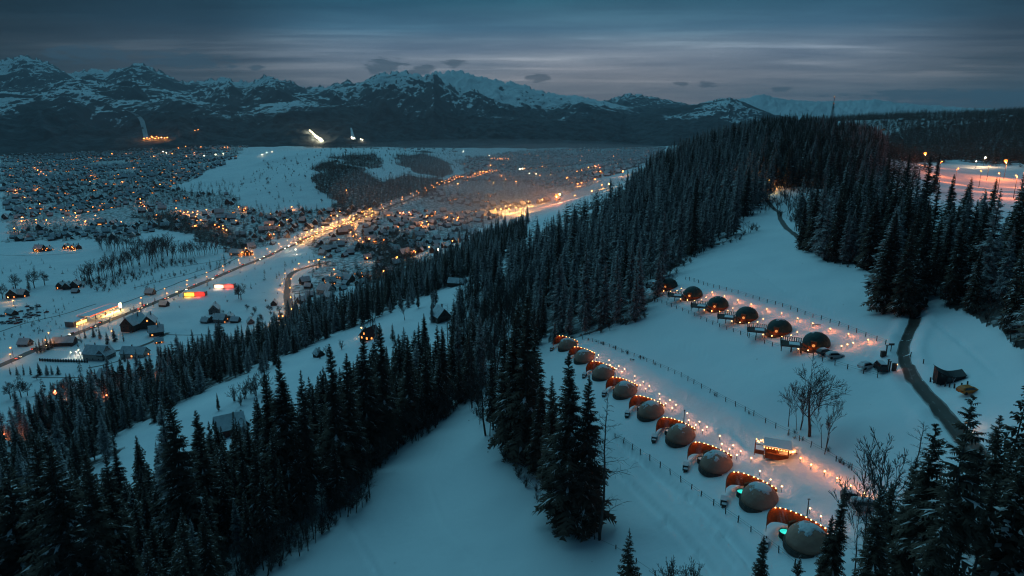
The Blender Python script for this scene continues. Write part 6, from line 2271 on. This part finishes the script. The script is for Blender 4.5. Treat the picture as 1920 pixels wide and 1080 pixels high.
# rest of the town
ROADPTS = np.array(list(zip(MX, MY)) + list(zip(SX, SY)) + list(zip(BX, BY)))
_save = len(TREES)
ZONES = ['left of the snowy knoll', 'below the snowy knoll', 'right of the main road', 'in the far left quarter', 'in the misty far quarter']
GROUPS = ['houses of the quarter left of the knoll', 'houses below the knoll', 'houses right of the main road', 'far houses at the left', 'far houses in the mist']
auto = []
for k, poly in enumerate(TOWN):
    n0 = len(TREES)
    fill(poly, (520, 4200), [17, 20, 17, 24, 24][k], (6, 12), ['h'], 'town', seed=60 + k, n=70000, prob=(115, [-0.10, 0.0, -0.06, 0.05, 0.05][k]))
    for t_ in TREES[n0:]:
        auto.append((t_[0], t_[1], k))
    del TREES[n0:]
# scattered hamlets
for poly, sep in (([(520, 275), (640, 270), (850, 268), (860, 285), (640, 272)], 40), ([(1640, 236), (1920, 218), (1930, 245), (1700, 262), (1640, 300)], 34), ([(1530, 222), (1640, 216), (1640, 224), (1540, 230)], 30), ([(40, 700), (160, 690), (260, 735), (180, 770), (60, 790)], 26), ([(300, 545), (380, 510), (470, 470), (560, 438), (575, 470), (470, 520), (400, 560), (330, 580)], 34), ([(0, 640), (90, 600), (125, 640), (0, 690)], 34), ([(480, 520), (535, 500), (535, 590), (480, 610), (430, 620), (330, 650), (300, 640)], 40)):
    n0 = len(TREES)
    fill(poly, (300, 4200), sep, (6, 12), ['h'], 'town', seed=91, n=12000, prob=(120, 0.0))
    for t_ in TREES[n0:]:
        auto.append((t_[0], t_[1], {40: 5, 300: 6, 0: 6, 480: 6}.get(poly[0][0], 4)))
    del TREES[n0:]
AU = np.array([(a, b) for a, b, k in auto])
dmin = np.array([np.min(np.hypot(ROADPTS[:, 0] - a, ROADPTS[:, 1] - b)) for a, b in AU])
HP = np.array(HOUSES)
dh = np.array([np.min(np.hypot(HP[:, 0] - a, HP[:, 1] - b)) for a, b in AU])
AZ = ground(AU[:, 0], AU[:, 1])
apx, apy, adep = project(AU[:, 0], AU[:, 1], AZ)
ok = (dmin > 12) & (dh > 16) & (apx > 3) & (apx < 1917)
idx = [i for i in np.argsort(adep) if ok[i]]
g = random.Random(5)
KINDS = ['cottage', 'house', 'house', 'villa', 'villa', 'long house', 'guest house']
SV, SF, SM, SCNT = [], [], [], 0
LIT_PTS = []
nsolo = 0
for i in idx:
    a, b, k = auto[i]
    kind = g.choice(KINDS)
    wall = g.choice(['dark brown', 'dark brown', 'brown', 'grey', 'pale', 'grey'])
    rz = g.choice([0.3, 0.3 + math.pi / 2]) + g.gauss(0, 0.25) + (0.5 if k == 2 else 0)
    lit = g.random() < 0.17
    zone = min(k, 4)
    sc = g.uniform(0.50, 0.76)
    if nsolo < 300 - len(HOUSES):
        nsolo += 1
        if k == 5:
            lab, grp = 'small %s among the trees at the foot of the belt' % kind, 'houses at the foot of the belt'
        elif k == 6:
            lab, grp = 'small %s %s standing on the snow %s' % (wall, kind, 'left of the main road' if apx[i] < 130 else ('close beside the main road' if dmin[i] < 40 else 'between the main road and the side road')), 'small houses by the main road'
        elif apx[i] > 1500:
            lab, grp = '%s %s on the far ridge at the right' % (wall, kind), 'houses on the far ridge'
        else:
            d_ = dmin[i]
            where = 'beside the road,' if d_ < 24 else ('one row back,' if d_ < 48 else ('under the belt,' if (k == 2 and apy[i] > 500) else ''))
            size = 'small' if sc < 0.57 else ('large' if sc > 0.69 else '')
            turn = 'gable-on' if abs(math.sin(rz)) < 0.5 else 'side-on'
            lab, grp = ' '.join(('%s %s %s %s%s %s %s' % (size, wall, turn, kind, ' with lights' if lit else '', where, ZONES[zone])).split()), GROUPS[zone]
        house(float(a), float(b), float(AZ[i]), rz, kind, wall, lab, grp, 0.5 if lit else 0.0, full=adep[i] < 900, scale=sc, seed=i)
        if adep[i] >= 900 and lit:
            LIT_PTS.append((a, b, AZ[i]))
        continue
    mb, rb, sb, ch, _d = house_parts(kind)
    ca, sa = math.cos(rz), math.sin(rz)
    for (src, mi) in ((mb, {'dark brown': 0, 'brown': 1, 'grey': 2, 'pale': 3}[wall]), (sb, 4)):
        P = np.array(src.v) * sc
        X, Y = P[:, 0] * ca - P[:, 1] * sa + a, P[:, 0] * sa + P[:, 1] * ca + b
        SV.append(np.c_[X, Y, P[:, 2] + AZ[i]])
        for f in src.f:
            for q in range(1, len(f) - 1):
                SF.append((SCNT + f[0], SCNT + f[q], SCNT + f[q + 1])); SM.append(mi)
        SCNT += len(P)
    if lit:
        w, l, hw, hr = HTYPES[kind]
        wm = MB(); wm.box((0, -l - 0.03, 1.9), (w * 0.9, 0.12, 1.7)); wm.box((w + 0.03, 0, 1.9), (0.12, l * 0.7, 1.7)); wm.box((-w - 0.03, 0, 1.9), (0.12, l * 0.7, 1.7))
        P = np.array(wm.v) * sc
        X, Y = P[:, 0] * ca - P[:, 1] * sa + a, P[:, 0] * sa + P[:, 1] * ca + b
        SV.append(np.c_[X, Y, P[:, 2] + AZ[i]])
        for f in wm.f:
            for q in range(1, len(f) - 1):
                SF.append((SCNT + f[0], SCNT + f[q], SCNT + f[q + 1])); SM.append(5)
        SCNT += len(P)
tw = link('distant_town', np_mesh('distant_town', np.concatenate(SV), np.array(SF), [WALLM['dark brown'], WALLM['brown'], WALLM['grey'], WALLM['pale'], M_ROOFSN, M_WINLIT], SM))
tw['kind'] = 'stuff'
print('HOUSES named', len(HOUSES), 'solo', nsolo, 'all', len(idx))

# ------------------------------------------------------------------ street lamps
M_AMBER = mat('amber_lamp', (1, 0.7, 0.3), 0.3, emit=(1.0, 0.25, 0.045), estr=16)
M_YELLOW = mat('yellow_lamp', (1, 0.8, 0.4), 0.3, emit=(1.0, 0.38, 0.08), estr=20)
M_WHITEL = mat('white_lamp', (1, 0.95, 0.8), 0.3, emit=(1.0, 0.80, 0.52), estr=34)
M_FLOOD = mat('amber_floodlight', (1, 0.6, 0.2), 0.3, emit=(1.0, 0.20, 0.025), estr=4)
M_REDL = mat('red_lamp', (1, 0.3, 0.2), 0.3, emit=(1.0, 0.20, 0.07), estr=22)
LAMPM = {}


def street_lamp(x, y, z, h, r, m, power, label, group, color=(1.0, 0.38, 0.08), cat='street lamp', name='street_lamp'):
    key = (round(h, 1), round(r, 2), m.name)
    if key not in LAMPM:
        a = MB(); a.tube((0, 0, -1), (0, 0, h), 0.12 + 0.01 * h, 0.10, 5); a.tube((0, 0, h), (0.9, 0, h + 0.25), 0.08, 0.07, 4)
        b = MB(); b.ball((0.9, 0, h + 0.1), r, 8, 5, sz=0.8)
        LAMPM[key] = (a.mesh('pole', M_STEEL), b.mesh('lamp_head', m))
    t = thing(name, (x, y, z), RNG.uniform(0, 6.28), label, cat, group)
    link('pole', LAMPM[key][0], t)
    link('lamp_head', LAMPM[key][1], t)
    if power:
        lamp_light(t, (0.9, 0, h - r * 0.9 - 0.1), power, color, 0.4)
    return t


def along(X, Y, spacing, off, s0=0.0, s1=1e9, jit=0.15):
    L = np.r_[0, np.cumsum(np.hypot(np.diff(X), np.diff(Y)))]
    out = []
    s = s0
    side = 1
    while s < min(s1, L[-1]):
        x, y = np.interp(s, L, X), np.interp(s, L, Y)
        x2, y2 = np.interp(min(s + 4, L[-1]), L, X), np.interp(min(s + 4, L[-1]), L, Y)
        x1, y1 = np.interp(max(s - 4, 0), L, X), np.interp(max(s - 4, 0), L, Y)
        d = math.hypot(x2 - x1, y2 - y1) + 1e-9
        nx, ny = -(y2 - y1) / d, (x2 - x1) / d
        out.append((x + nx * off * side, y + ny * off * side, math.atan2(y2 - y1, x2 - x1), s))
        side = -side
        s += spacing * RNG.uniform(1 - jit, 1 + jit)
    return out


for (x, y, a, s) in along(MX, MY, 19, 6.2):
    z = float(ground(x, y))
    px_, py_, dp_ = (float(q) for q in project(x, y, z))
    if not (-5 < px_ < 1925):
        continue
    busy = 560 < px_ < 705
    street_lamp(x, y, z, 7.5, 0.40 + 0.22 * max(0, dp_ - 700) / 800, M_YELLOW if busy else M_AMBER, 6500 if busy else 900, ['street lamp on the crowded brightest stretch of the main road', 'amber street lamp on the dim lower stretch of the main road', 'street lamp on the far straight stretch of the main road'][0 if busy else (1 if px_ < 560 else 2)], ['lamps on the brightest stretch', 'lamps on the lower stretch', 'lamps on the far stretch'][0 if busy else (1 if px_ < 560 else 2)])
for (x, y, a, s) in along(MX, MY, 12, 12, jit=0.4):  # rows of low lamps added to make the brightest stretch glow
    z = float(ground(x, y))
    px_, py_, dp_ = (float(q) for q in project(x, y, z))
    if 566 < px_ < 700:
        street_lamp(x, y, z, 4.5, 0.6, M_YELLOW, 2600, 'added low yellow lamp beside the brightest stretch of the main road', 'added low lamps beside the brightest stretch', (1.0, 0.42, 0.09), 'shop lamp', 'shop_lamp')
for (x, y, a, s) in along(SX, SY, 26, 3.9):
    z = float(ground(x, y))
    street_lamp(x, y, z, 6.5, 0.42, M_AMBER, 1500, 'amber street lamp along the steep side road between the dark trees', 'lamps of the steep side road')
for (x, y, a, s) in along(BX, BY, 22, 3.5):
    z = float(ground(x, y))
    street_lamp(x, y, z, 6.0, 0.6, M_AMBER, 2200, 'amber street lamp along the side street that leaves the brightest stretch', 'lamps of the side street')

# clusters of lamps seen in the town: pixel, lamp radius, height, power, material, words
CL = [
    ([(66, 318), (72, 322), (77, 326), (82, 330), (87, 333)], 1.0, 7, 3500, M_AMBER, 'amber lamp in the slanting lit street at the left'),
    ([(29, 362), (34, 360)], 0.9, 7, 2500, M_AMBER, 'amber lamp by the houses at the left edge'),
    ([(383, 295), (404, 293), (419, 291)], 1.6, 8, 6000, M_WHITEL, 'white floodlight in the row above the snowy knoll'),
    ([(270, 263), (276, 262), (281, 263), (286, 261), (291, 263), (297, 262), (303, 261), (309, 262), (314, 261), (284, 259), (294, 259)], 2.6, 10, 60000, M_AMBER, 'yellow lamp of the ski station at the foot of the pale ski run'),
    ([(366, 247), (372, 246)], 1.8, 8, 8000, M_AMBER, 'amber lamp alone on the dark mountain foot'),
    ([(263, 379), (271, 393), (265, 386)], 0.9, 7, 2200, M_AMBER, 'amber lamp in the lit lane below the knoll'),
    ([(331, 396), (338, 402), (345, 404), (352, 403), (362, 404), (372, 402), (388, 399)], 0.9, 6, 3000, M_AMBER, 'amber lamp of the glowing lane in the wooded gully'),
    ([(368, 412), (378, 419), (404, 428), (412, 432), (420, 435), (426, 438)], 0.8, 6, 1600, M_AMBER, 'small amber lamp on the lane running down to the main road'),
    ([(232, 298), (306, 287), (312, 289)], 1.2, 7, 2500, M_WHITEL, 'pale lamp in the far left quarter'),
    ([(365, 289), (364, 294)], 1.1, 7, 3000, M_REDL, 'red lamp in the far left quarter'),
    ([(492, 293), (500, 290), (510, 287)], 1.0, 6, 2000, M_WHITEL, 'faint pale lamp on top of the snowy knoll'),
    ([(660, 260), (664, 262), (677, 264), (680, 265)], 2.6, 10, 30000, M_WHITEL, 'white floodlight of the small ski jump at the mountain foot'),
    ([(868, 286), (917, 295)], 1.6, 8, 6000, M_WHITEL, 'white lamp standing out in the misty far quarter'),
    ([(922, 300), (927, 300), (932, 301), (937, 300), (942, 301), (947, 300), (953, 301)], 1.5, 7, 9000, M_AMBER, 'amber lamp of the bright row in the misty far quarter'),
    ([(975, 321), (980, 320)], 1.7, 8, 9000, M_WHITEL, 'white lamp of the bright pair right of the main road end'),
    ([(934, 333), (940, 334)], 1.3, 7, 7000, M_AMBER, 'amber lamp near the far end of the main road'),
    ([(993, 329), (1005, 330), (995, 334)], 1.2, 7, 3000, M_WHITEL, 'greenish white lamp beyond the bright pair'),
    ([(858, 350), (900, 326), (912, 325), (890, 329), (906, 325)], 1.1, 7, 4000, M_YELLOW, 'yellow lamp along the far end of the main road'),
    ([(1116, 316), (1122, 313), (1124, 318)], 1.3, 7, 5000, M_REDL, 'reddish lamp of the small cluster beyond the wooded hill'),
    ([(1146, 299), (1150, 296), (1187, 296)], 1.3, 7, 4000, M_REDL, 'distant reddish lamp near the end of the valley'),
    ([(1167, 330)], 2.0, 10, 16000, M_AMBER, 'single bright amber lamp above the flank of the wooded hill'),
    ([(1128, 354), (1140, 356), (1110, 363), (1078, 372)], 1.0, 8, 5000, M_YELLOW, 'yellow lamp on the flank of the wooded hill'),
    ([(1016, 383)], 1.1, 10, 9000, M_YELLOW, 'yellow floodlight left of the brightest slope lamp'),
    ([(992, 387), (948, 396), (957, 394), (940, 404), (966, 401), (976, 403), (985, 402), (955, 403), (930, 402)], 0.9, 9, 26000, M_YELLOW, 'yellow lamp of the lit ski yard under the wooded hill'),
    ([(793, 425), (800, 423), (790, 430), (803, 428)], 0.8, 7, 2500, M_AMBER, 'amber lamp in the small lit yard right of the main road'),
    ([(750, 405), (756, 404), (768, 404)], 0.9, 6, 3000, M_REDL, 'red lamp of the lit hall right of the main road'),
    ([(755, 481), (763, 478), (775, 480), (780, 482)], 0.6, 6, 1200, M_AMBER, 'amber lamp in the lit yard near the dark wood'),
    ([(822, 480)], 0.8, 8, 1800, M_WHITEL, 'single white lamp at the edge of the dark wood'),
    ([(858, 417), (857, 421)], 0.8, 8, 1500, M_AMBER, 'lamp at the corner of the tall block'),
    ([(634, 417)], 0.9, 12, 2500, M_YELLOW, 'tall yellow lamp above the brightest stretch'),
    ([(505, 447), (515, 446)], 0.6, 6, 1200, M_AMBER, 'amber lamp in the yard left of the main road'),
    ([(447, 477), (462, 472), (468, 479), (474, 478), (455, 480), (465, 476)], 0.6, 5, 2200, M_AMBER, 'amber lamp of the lit inn yard'),
    ([(543, 470), (556, 477)], 0.6, 7, 900, M_WHITEL, 'white lamp below the main road'),
    ([(581, 500), (590, 498), (598, 496), (610, 491)], 0.5, 6, 900, M_AMBER, 'amber lamp on the upper end of the side road'),
    ([(540, 596), (533, 603), (487, 622)], 0.45, 5, 900, M_AMBER, 'amber lamp where the side road ends in the trees'),
    ([(26, 572), (17, 566)], 0.45, 5, 700, M_YELLOW, 'yellow yard lamp by the dark workshop'),
    ([(210, 631)], 0.4, 5, 500, M_AMBER, 'amber lamp in front of the dark spruces below the main road'),
    ([(149, 666), (142, 669), (132, 670), (151, 672)], 0.3, 4, 260, M_WHITEL, 'white yard lamp by the pillared fence'),
    ([(77, 470), (92, 468), (127, 468), (137, 469), (68, 473)], 0.5, 4, 700, M_AMBER, 'amber lamp at the lone farmhouses in the snow field'),
    ([(32, 446), (120, 413)], 0.6, 5, 900, M_AMBER, 'amber lamp at the lower edge of the crowded quarter'),
    ([(678, 632)], 0.35, 5, 260, M_YELLOW, 'yellow lamp beside the red-lit cottage at the slope'),
    ([(196, 755), (270, 722), (12, 838), (18, 845), (110, 752), (200, 762)], 0.4, 7, 1500, M_REDL, 'orange lamp glowing through the spruces of the belt'),
    ([(1434, 354), (1440, 352)], 0.75, 5.0, 2200, M_YELLOW, 'bright yellow lamp at the chalet on top of the dirt road'),
    ([(650, 362), (300, 350), (330, 330), (180, 410), (230, 345), (250, 318), (170, 300)], 0.9, 6, 1200, M_AMBER, 'lone amber lamp among the houses'),
]
_g = random.Random(77)
for nm_, box, n_, r_, pw_ in (('among the crowded houses left of the snowy knoll', (20, 320, 300, 440), 22, 0.8, 1800), ('among the houses below the snowy knoll', (340, 392, 560, 430), 12, 0.7, 1500), ('among the houses right of the main road', (620, 400, 880, 520), 26, 0.7, 1500), ('in the misty far quarter', (880, 292, 1150, 350), 22, 1.3, 5000), ('in the far left quarter', (20, 276, 440, 300), 16, 1.6, 6000)):
    CL.append(([(_g.uniform(box[0], box[2]), _g.uniform(box[1], box[3])) for _ in range(n_)], r_, 6, pw_, M_AMBER, 'scattered orange lamp ' + nm_))  # street lamps added at random points to spread orange light over the town
for pts, r, h, pw, m, words in CL:
    for k, (a, b) in enumerate(pts):
        x, y, z = (float(q[0]) for q in cast(a, b)) if (b > 270 or a > 1200) else (float(q) for q in m_cast(a, b))
        col = {M_REDL: (1, 0.30, 0.12), M_WHITEL: (1.0, 0.80, 0.55), M_AMBER: (1.0, 0.34, 0.07), M_YELLOW: (1.0, 0.42, 0.09)}[m]
        street_lamp(x, y, z, h, r, m, pw, words, ('cluster: ' + words) if len(pts) > 1 else None, col, 'yard lamp' if 'scattered' in words else 'lamp', 'yard_lamp' if 'scattered' in words else 'street_lamp')
# big floodlights: ski yard in the valley and piste on the right
for k, (a, b, h, r, pw, m, lb) in enumerate([
        (1044, 384, 14, 3.0, 110000, M_FLOOD, 'brightest amber slope lamp at the foot of the wooded hill'),
        (1048, 382, 16, 1.6, 36000, M_YELLOW, 'second amber slope lamp just right of the brightest one'),
        (1733, 312, 14, 1.7, 30000, M_FLOOD, 'big amber floodlight behind the tree tops at the left of the lit piste'),
        (1843, 313, 11, 0.9, 14000, M_WHITEL, 'white floodlight high beside the lit piste'),
        (1829, 316, 8, 0.6, 7000, M_WHITEL, 'smaller white floodlight left of the high white one'),
        (1882, 336, 17, 1.6, 32000, M_FLOOD, 'tall amber floodlight mast at the right of the lit piste')]):
    x, y, z = (float(q[0]) for q in cast(a, b))
    street_lamp(x, y, z, h, r, m, pw, lb, None, (1.0, 0.22, 0.04) if m is M_FLOOD else (1, 0.62, 0.32), 'floodlight', 'floodlight_mast')
for k, (a, b) in enumerate([(1790, 345), (1835, 352), (1870, 362), (1760, 330), (1900, 372), (1915, 352), (1850, 338)]):
    x, y, z = (float(q[0]) for q in cast(a, b))
    street_lamp(x, y, z, 13, 0.3, M_FLOOD, 13000, 'low amber lamp on the near edge of the lit piste', 'low amber lamps along the lit piste', (1.0, 0.20, 0.04), 'floodlight', 'floodlight_mast')

# ------------------------------------------------------------------ filling station with lit canopy, pylon
x, y, z = (float(q[0]) for q in cast(180, 596))
x2, y2, _ = (float(q[0]) for q in cast(214, 582))
ang = math.atan2(y2 - y, x2 - x)
t = thing('filling_station', (x, y, z), ang, 'filling station with a long canopy glowing yellow and red beside the main road', 'filling station')
mb = MB(); mb.box((6, 0, 5.6), (40, 13, 0.9)); mb.build('canopy', M_SNOW, t)
mb = MB(); mb.box((6, -6.58, 5.7), (40, 0.12, 0.8)); mb.box((6, 6.58, 5.7), (40, 0.12, 0.8)); mb.box((26.07, 0, 5.7), (0.12, 13, 0.8))
mb.build('red_band', mat('lit_red_band', (0.6, 0.05, 0.03), 0.4, emit=(1.0, 0.13, 0.03), estr=1.6), t)
for k in range(6):
    mb = MB(); mb.box((-10 + 6.5 * k, (-1) ** k * 3, 2.2), (0.6, 0.6, 6.0)); mb.build('column', M_STEEL, t)
for k in range(4):
    mb = MB(); mb.box((2 + 6 * k, -3.5, 0.9), (0.9, 0.6, 1.8)); mb.build('pump', PAINT['red'], t)
mb = MB(); mb.box((-20, 3, 2.0), (16, 9, 4.4)); mb.build('shop', WALLM['grey'], t)
mb = MB(); mb.box((-20, 3, 4.45), (16.6, 9.6, 0.4)); mb.build('shop_roof', M_SNOW, t)
mb = MB(); mb.box((-19, -1.58, 1.6), (12, 0.10, 2.4)); mb.build('shop_window', mat('lit_shop_window', (0.9, 0.6, 0.2), 0.4, emit=(1.0, 0.62, 0.16), estr=3.0), t)
for k in range(4):
    mb = MB(); mb.box((6 + 5.5 * k, -4.4, 5.05), (4.6, 3.6, 0.14)); mb.build('light_panel', mat('canopy_light', (1, 0.8, 0.4), 0.4, emit=(1.0, 0.66, 0.20), estr=9), t)
    lamp_light(t, (6 + 5.5 * k, -5.0, 4.6), 2600, (1.0, 0.60, 0.16), 1.0)
lamp_light(t, (-19, -4, 3.0), 900, (1.0, 0.40, 0.16), 0.6)
x, y, z = (float(q[0]) for q in cast(227, 585))
t = thing('price_pylon', (x, y, z), ang, 'tall lit pylon sign right of the filling station', 'pylon sign')
mb = MB(); mb.box((0, 0, 2), (0.9, 0.5, 6)); mb.build('post', M_STEEL, t)
mb = MB(); mb.box((0, 0, 6.6), (2.8, 0.7, 4.6)); mb.build('sign_panel', mat('lit_pylon', (1, 0.9, 0.6), 0.4, emit=(1.0, 0.80, 0.42), estr=5), t)
# yellow and red kiosk hall, white and red hall
for (a, b, dx_, lab, cols) in [(365, 556, 9.5, 'small roadside hall lit yellow on one half and red on the other', (('lit_yellow_front', (1.0, 0.55, 0.06), 2.4), ('lit_red_front', (1.0, 0.07, 0.05), 0.9))), (420, 541, 9.5, 'long low hall with pale, pink and red lit fronts', (('lit_pale_front', (1.0, 0.70, 0.5), 1.6), ('lit_pink_front', (1.0, 0.16, 0.12), 1.2)))]:
    x, y, z = (float(q[0]) for q in cast(a, b))
    t = thing('roadside_hall', (x, y, z), R(6), lab, 'hall')
    mb = MB(); mb.box((0, 3.2, 2.2), (22, 6, 5.4)); mb.build('walls', WALLM['grey'], t)
    mb = MB(); mb.box((0, 3.2, 5.1), (22.8, 6.8, 0.4)); mb.build('roof_snow', M_SNOW, t)
    for k, (nm, c, e) in enumerate(cols):
        mb = MB(); mb.box((-5.2 + 10.4 * k, 0.12, 2.3), (9.6, 0.14, 3.4)); mb.build('lit_front', mat(nm, c, 0.4, emit=c, estr=e), t)
        lamp_light(t, (-5.2 + 10.4 * k, -3.0, 3.0), 1100, c, 0.8)
# pillared fence
x0_, y0_, z0_ = (float(q[0]) for q in cast(75, 677))
x1_, y1_, z1_ = (float(q[0]) for q in cast(164, 680))
t = thing('pillar_fence', (x0_, y0_, z0_), 0, 'pale fence with a row of dark pillars left of the pale long house', 'fence')
pm = MB(); pm.box((0, 0, 0.8), (0.75, 0.6, 3.0)); pme = pm.mesh('pillar', M_DARKWOOD)
for k in range(19):
    f = k / 18
    xx, yy = x0_ + (x1_ - x0_) * f, y0_ + (y1_ - y0_) * f
    link('pillar', pme, t, (xx - x0_, yy - y0_, float(ground(xx, yy)) - z0_))
mb = MB(); mb.box(((x1_ - x0_) / 2, (y1_ - y0_) / 2 + 0.5, (z1_ - z0_) / 2 + 0.6), (math.hypot(x1_ - x0_, y1_ - y0_), 0.2, 1.6), math.atan2(y1_ - y0_, x1_ - x0_)); mb.build('panel', WALLM['pale'], t)

# ------------------------------------------------------------------ cars on the main road and in the yard at the left
def tiny_car(paint, lit):
    body, gl, wh, lm = car_meshes(PAINT[paint])
    mb = MB()
    for src in (body,):
        for p_ in src.polygons:
            mb.face([tuple(src.vertices[v].co) for v in p_.vertices], 0)
    for p_ in gl.polygons:
        mb.face([tuple(gl.vertices[v].co) for v in p_.vertices], 1)
    for xx in (-1.3, 1.3):
        for yy in (-0.8, 0.8):
            mb.tube((xx, yy - 0.1, 0.33), (xx, yy + 0.1, 0.33), 0.33, n=8, mi=4)
    for yy in (-0.58, 0.58):
        mb.box((2.12, yy, 0.66), (0.12, 0.42, 0.26), mi=2); mb.box((-2.12, yy, 0.8), (0.12, 0.42, 0.26), mi=3)
    mb.box((-0.5, 0, 1.53), (1.7, 1.2, 0.12), mi=5)
    return mb.mesh('car', [PAINT[paint], M_GLASSDK, M_HEADON if lit else M_HEAD, M_TAILON if lit else M_TAIL, M_BLACK, M_SNOWB])


TC = {(p, l): tiny_car(p, l) for p in ('white', 'silver', 'dark grey', 'red') for l in (True, False)}
for (x, y, a, s) in along(MX, MY, 26, 2.2, s0=20, jit=0.7):
    z = float(ground(x, y)) + 0.4
    px_, py_, dp_ = (float(q) for q in project(x, y, z))
    if not (0 < px_ < 720):
        continue
    p = RNG.choice(['white', 'silver', 'dark grey', 'dark grey', 'red'])
    o = link('car', TC[(p, True)], None, (x, y, z))
    o.rotation_euler = (0, 0, a if RNG.random() < 0.5 else a + math.pi)
    tag(o, '%s car with lit lamps driving on the %s of the main road' % (p, 'lower stretch' if px_ < 560 else 'brightest stretch'), 'car', 'cars on the %s of the main road' % ('lower stretch' if px_ < 560 else 'brightest stretch'))
for k in range(90):
    px_, py_ = RNG.uniform(2, 92), RNG.uniform(572, 614)
    if not inside(px_, py_, [(0, 590), (30, 584), (92, 586), (60, 600), (0, 615)]) and not inside(px_, py_, [(30, 585), (50, 570), (90, 573), (60, 582)]):
        continue
    x, y, z = (float(q[0]) for q in cast(px_, py_))
    p = RNG.choice(['silver', 'dark grey', 'dark grey', 'red'])
    o = link('car', TC[(p, False)], None, (x, y, z))
    o.rotation_euler = (0, 0, R(35) + RNG.choice([0, math.pi]) + RNG.gauss(0, 0.08))
    tag(o, '%s car standing in the crowded car yard at the left edge' % p, 'car', 'cars in the yard at the left edge')

# ------------------------------------------------------------------ transmitter tower on the ridge
x, y, z = (float(q[0]) for q in cast(1561, 216))
u, yy, zz = pix_dir(1561, 214)
x, y = u * 2500, yy * 2500
z = float(ground(x, y))
ht = top_height(x, y, z, 181)
t = thing('transmitter_tower', (x, y, z), 0.4, 'tall slender lattice transmitter tower on the far ridge', 'tower')
mb = MB()
lv = np.linspace(0, 1, 9)
wd = lambda f: 5.5 * (1 - f) ** 1.3 + 1.0
for a, b in zip(lv[:-1], lv[1:]):
    za, zb = a * ht * 0.72, b * ht * 0.72
    ca = [(sx * wd(a), sy * wd(a), za) for sx, sy in ((-1, -1), (1, -1), (1, 1), (-1, 1))]
    cb = [(sx * wd(b), sy * wd(b), zb) for sx, sy in ((-1, -1), (1, -1), (1, 1), (-1, 1))]
    for k in range(4):
        mb.tube(ca[k], cb[k], 0.75, n=4, caps=False); mb.tube(ca[k], cb[(k + 1) % 4], 0.45, n=4, caps=False); mb.tube(cb[k], cb[(k + 1) % 4], 0.45, n=4, caps=False)
mb.build('lattice', M_STEEL, t)
mb = MB(); mb.tube((0, 0, ht * 0.72), (0, 0, ht), 1.5, 0.8, 8); mb.build('antenna', PAINT['red'], t)
mb = MB(); mb.tube((0, 0, ht * 0.55), (0, 0, ht * 0.59), 4.0, 4.0, 12); mb.build('platform', M_STEEL, t)
mb = MB(); mb.ball((0, 0, ht), 0.9, 8, 5); mb.ball((0, -1, ht * 0.72), 0.8, 8, 5); mb.build('beacon', M_REDL, t)


# ------------------------------------------------------------------ ski runs on the mountain foot
def ski_strip(name, rows, label=None, cat=None, mat_=None, lift=5.0):
    V, Fq = [], []
    n = 5
    for (xl, xr, py_) in rows:
        for q in range(n):
            x, y, z = m_cast(xl + (xr - xl) * q / (n - 1), py_)
            V.append((x, y - 4, z + lift))
    for a in range(len(rows) - 1):
        for q in range(n - 1):
            i = a * n + q
            Fq.append((i, i + n, i + n + 1, i + 1))
    o = link(name, np_mesh(name, V, np.array(Fq), mat_ or M_SNOW, smooth=True))
    if label:
        tag(o, label, cat)
    else:
        o['kind'] = 'structure'
    return o


ski_strip('ski_run_field', [(233, 237, 207), (242, 247, 211), (252, 259, 216), (259, 267, 222), (263, 272, 229), (265, 274, 237), (267, 276, 245), (269, 278, 254), (270, 280, 261)], mat_=mat('worn_piste_snow', (0.34, 0.36, 0.38), 0.9, noise=((0.48, 0.50, 0.52), 0.02, 0.2)))
ski_strip('ski_jump', [(580, 584, 247), (584, 588, 250), (588, 593, 254), (591, 599, 258), (595, 605, 262), (600, 607, 266)], 'narrow brightly lit ski jump hill at the mountain foot', 'ski jump')
ski_strip('small_ski_jump', [(657, 660, 241), (658, 662, 248), (658, 664, 255), (659, 668, 263)], 'narrow dim ski jump hill right of the brightly lit one', 'ski jump')
for k, (a, b) in enumerate([(582, 249), (587, 253), (591, 257), (595, 260), (599, 263), (603, 265), (593, 262), (600, 266)]):
    x, y, z = (float(q) for q in m_cast(a, b))
    street_lamp(x, y - 12, z, 16, 2.6, M_WHITEL, 160000, 'white floodlight along the brightly lit ski jump', 'floodlights of the ski jump', (1.0, 0.86, 0.55), 'floodlight', 'floodlight_mast')
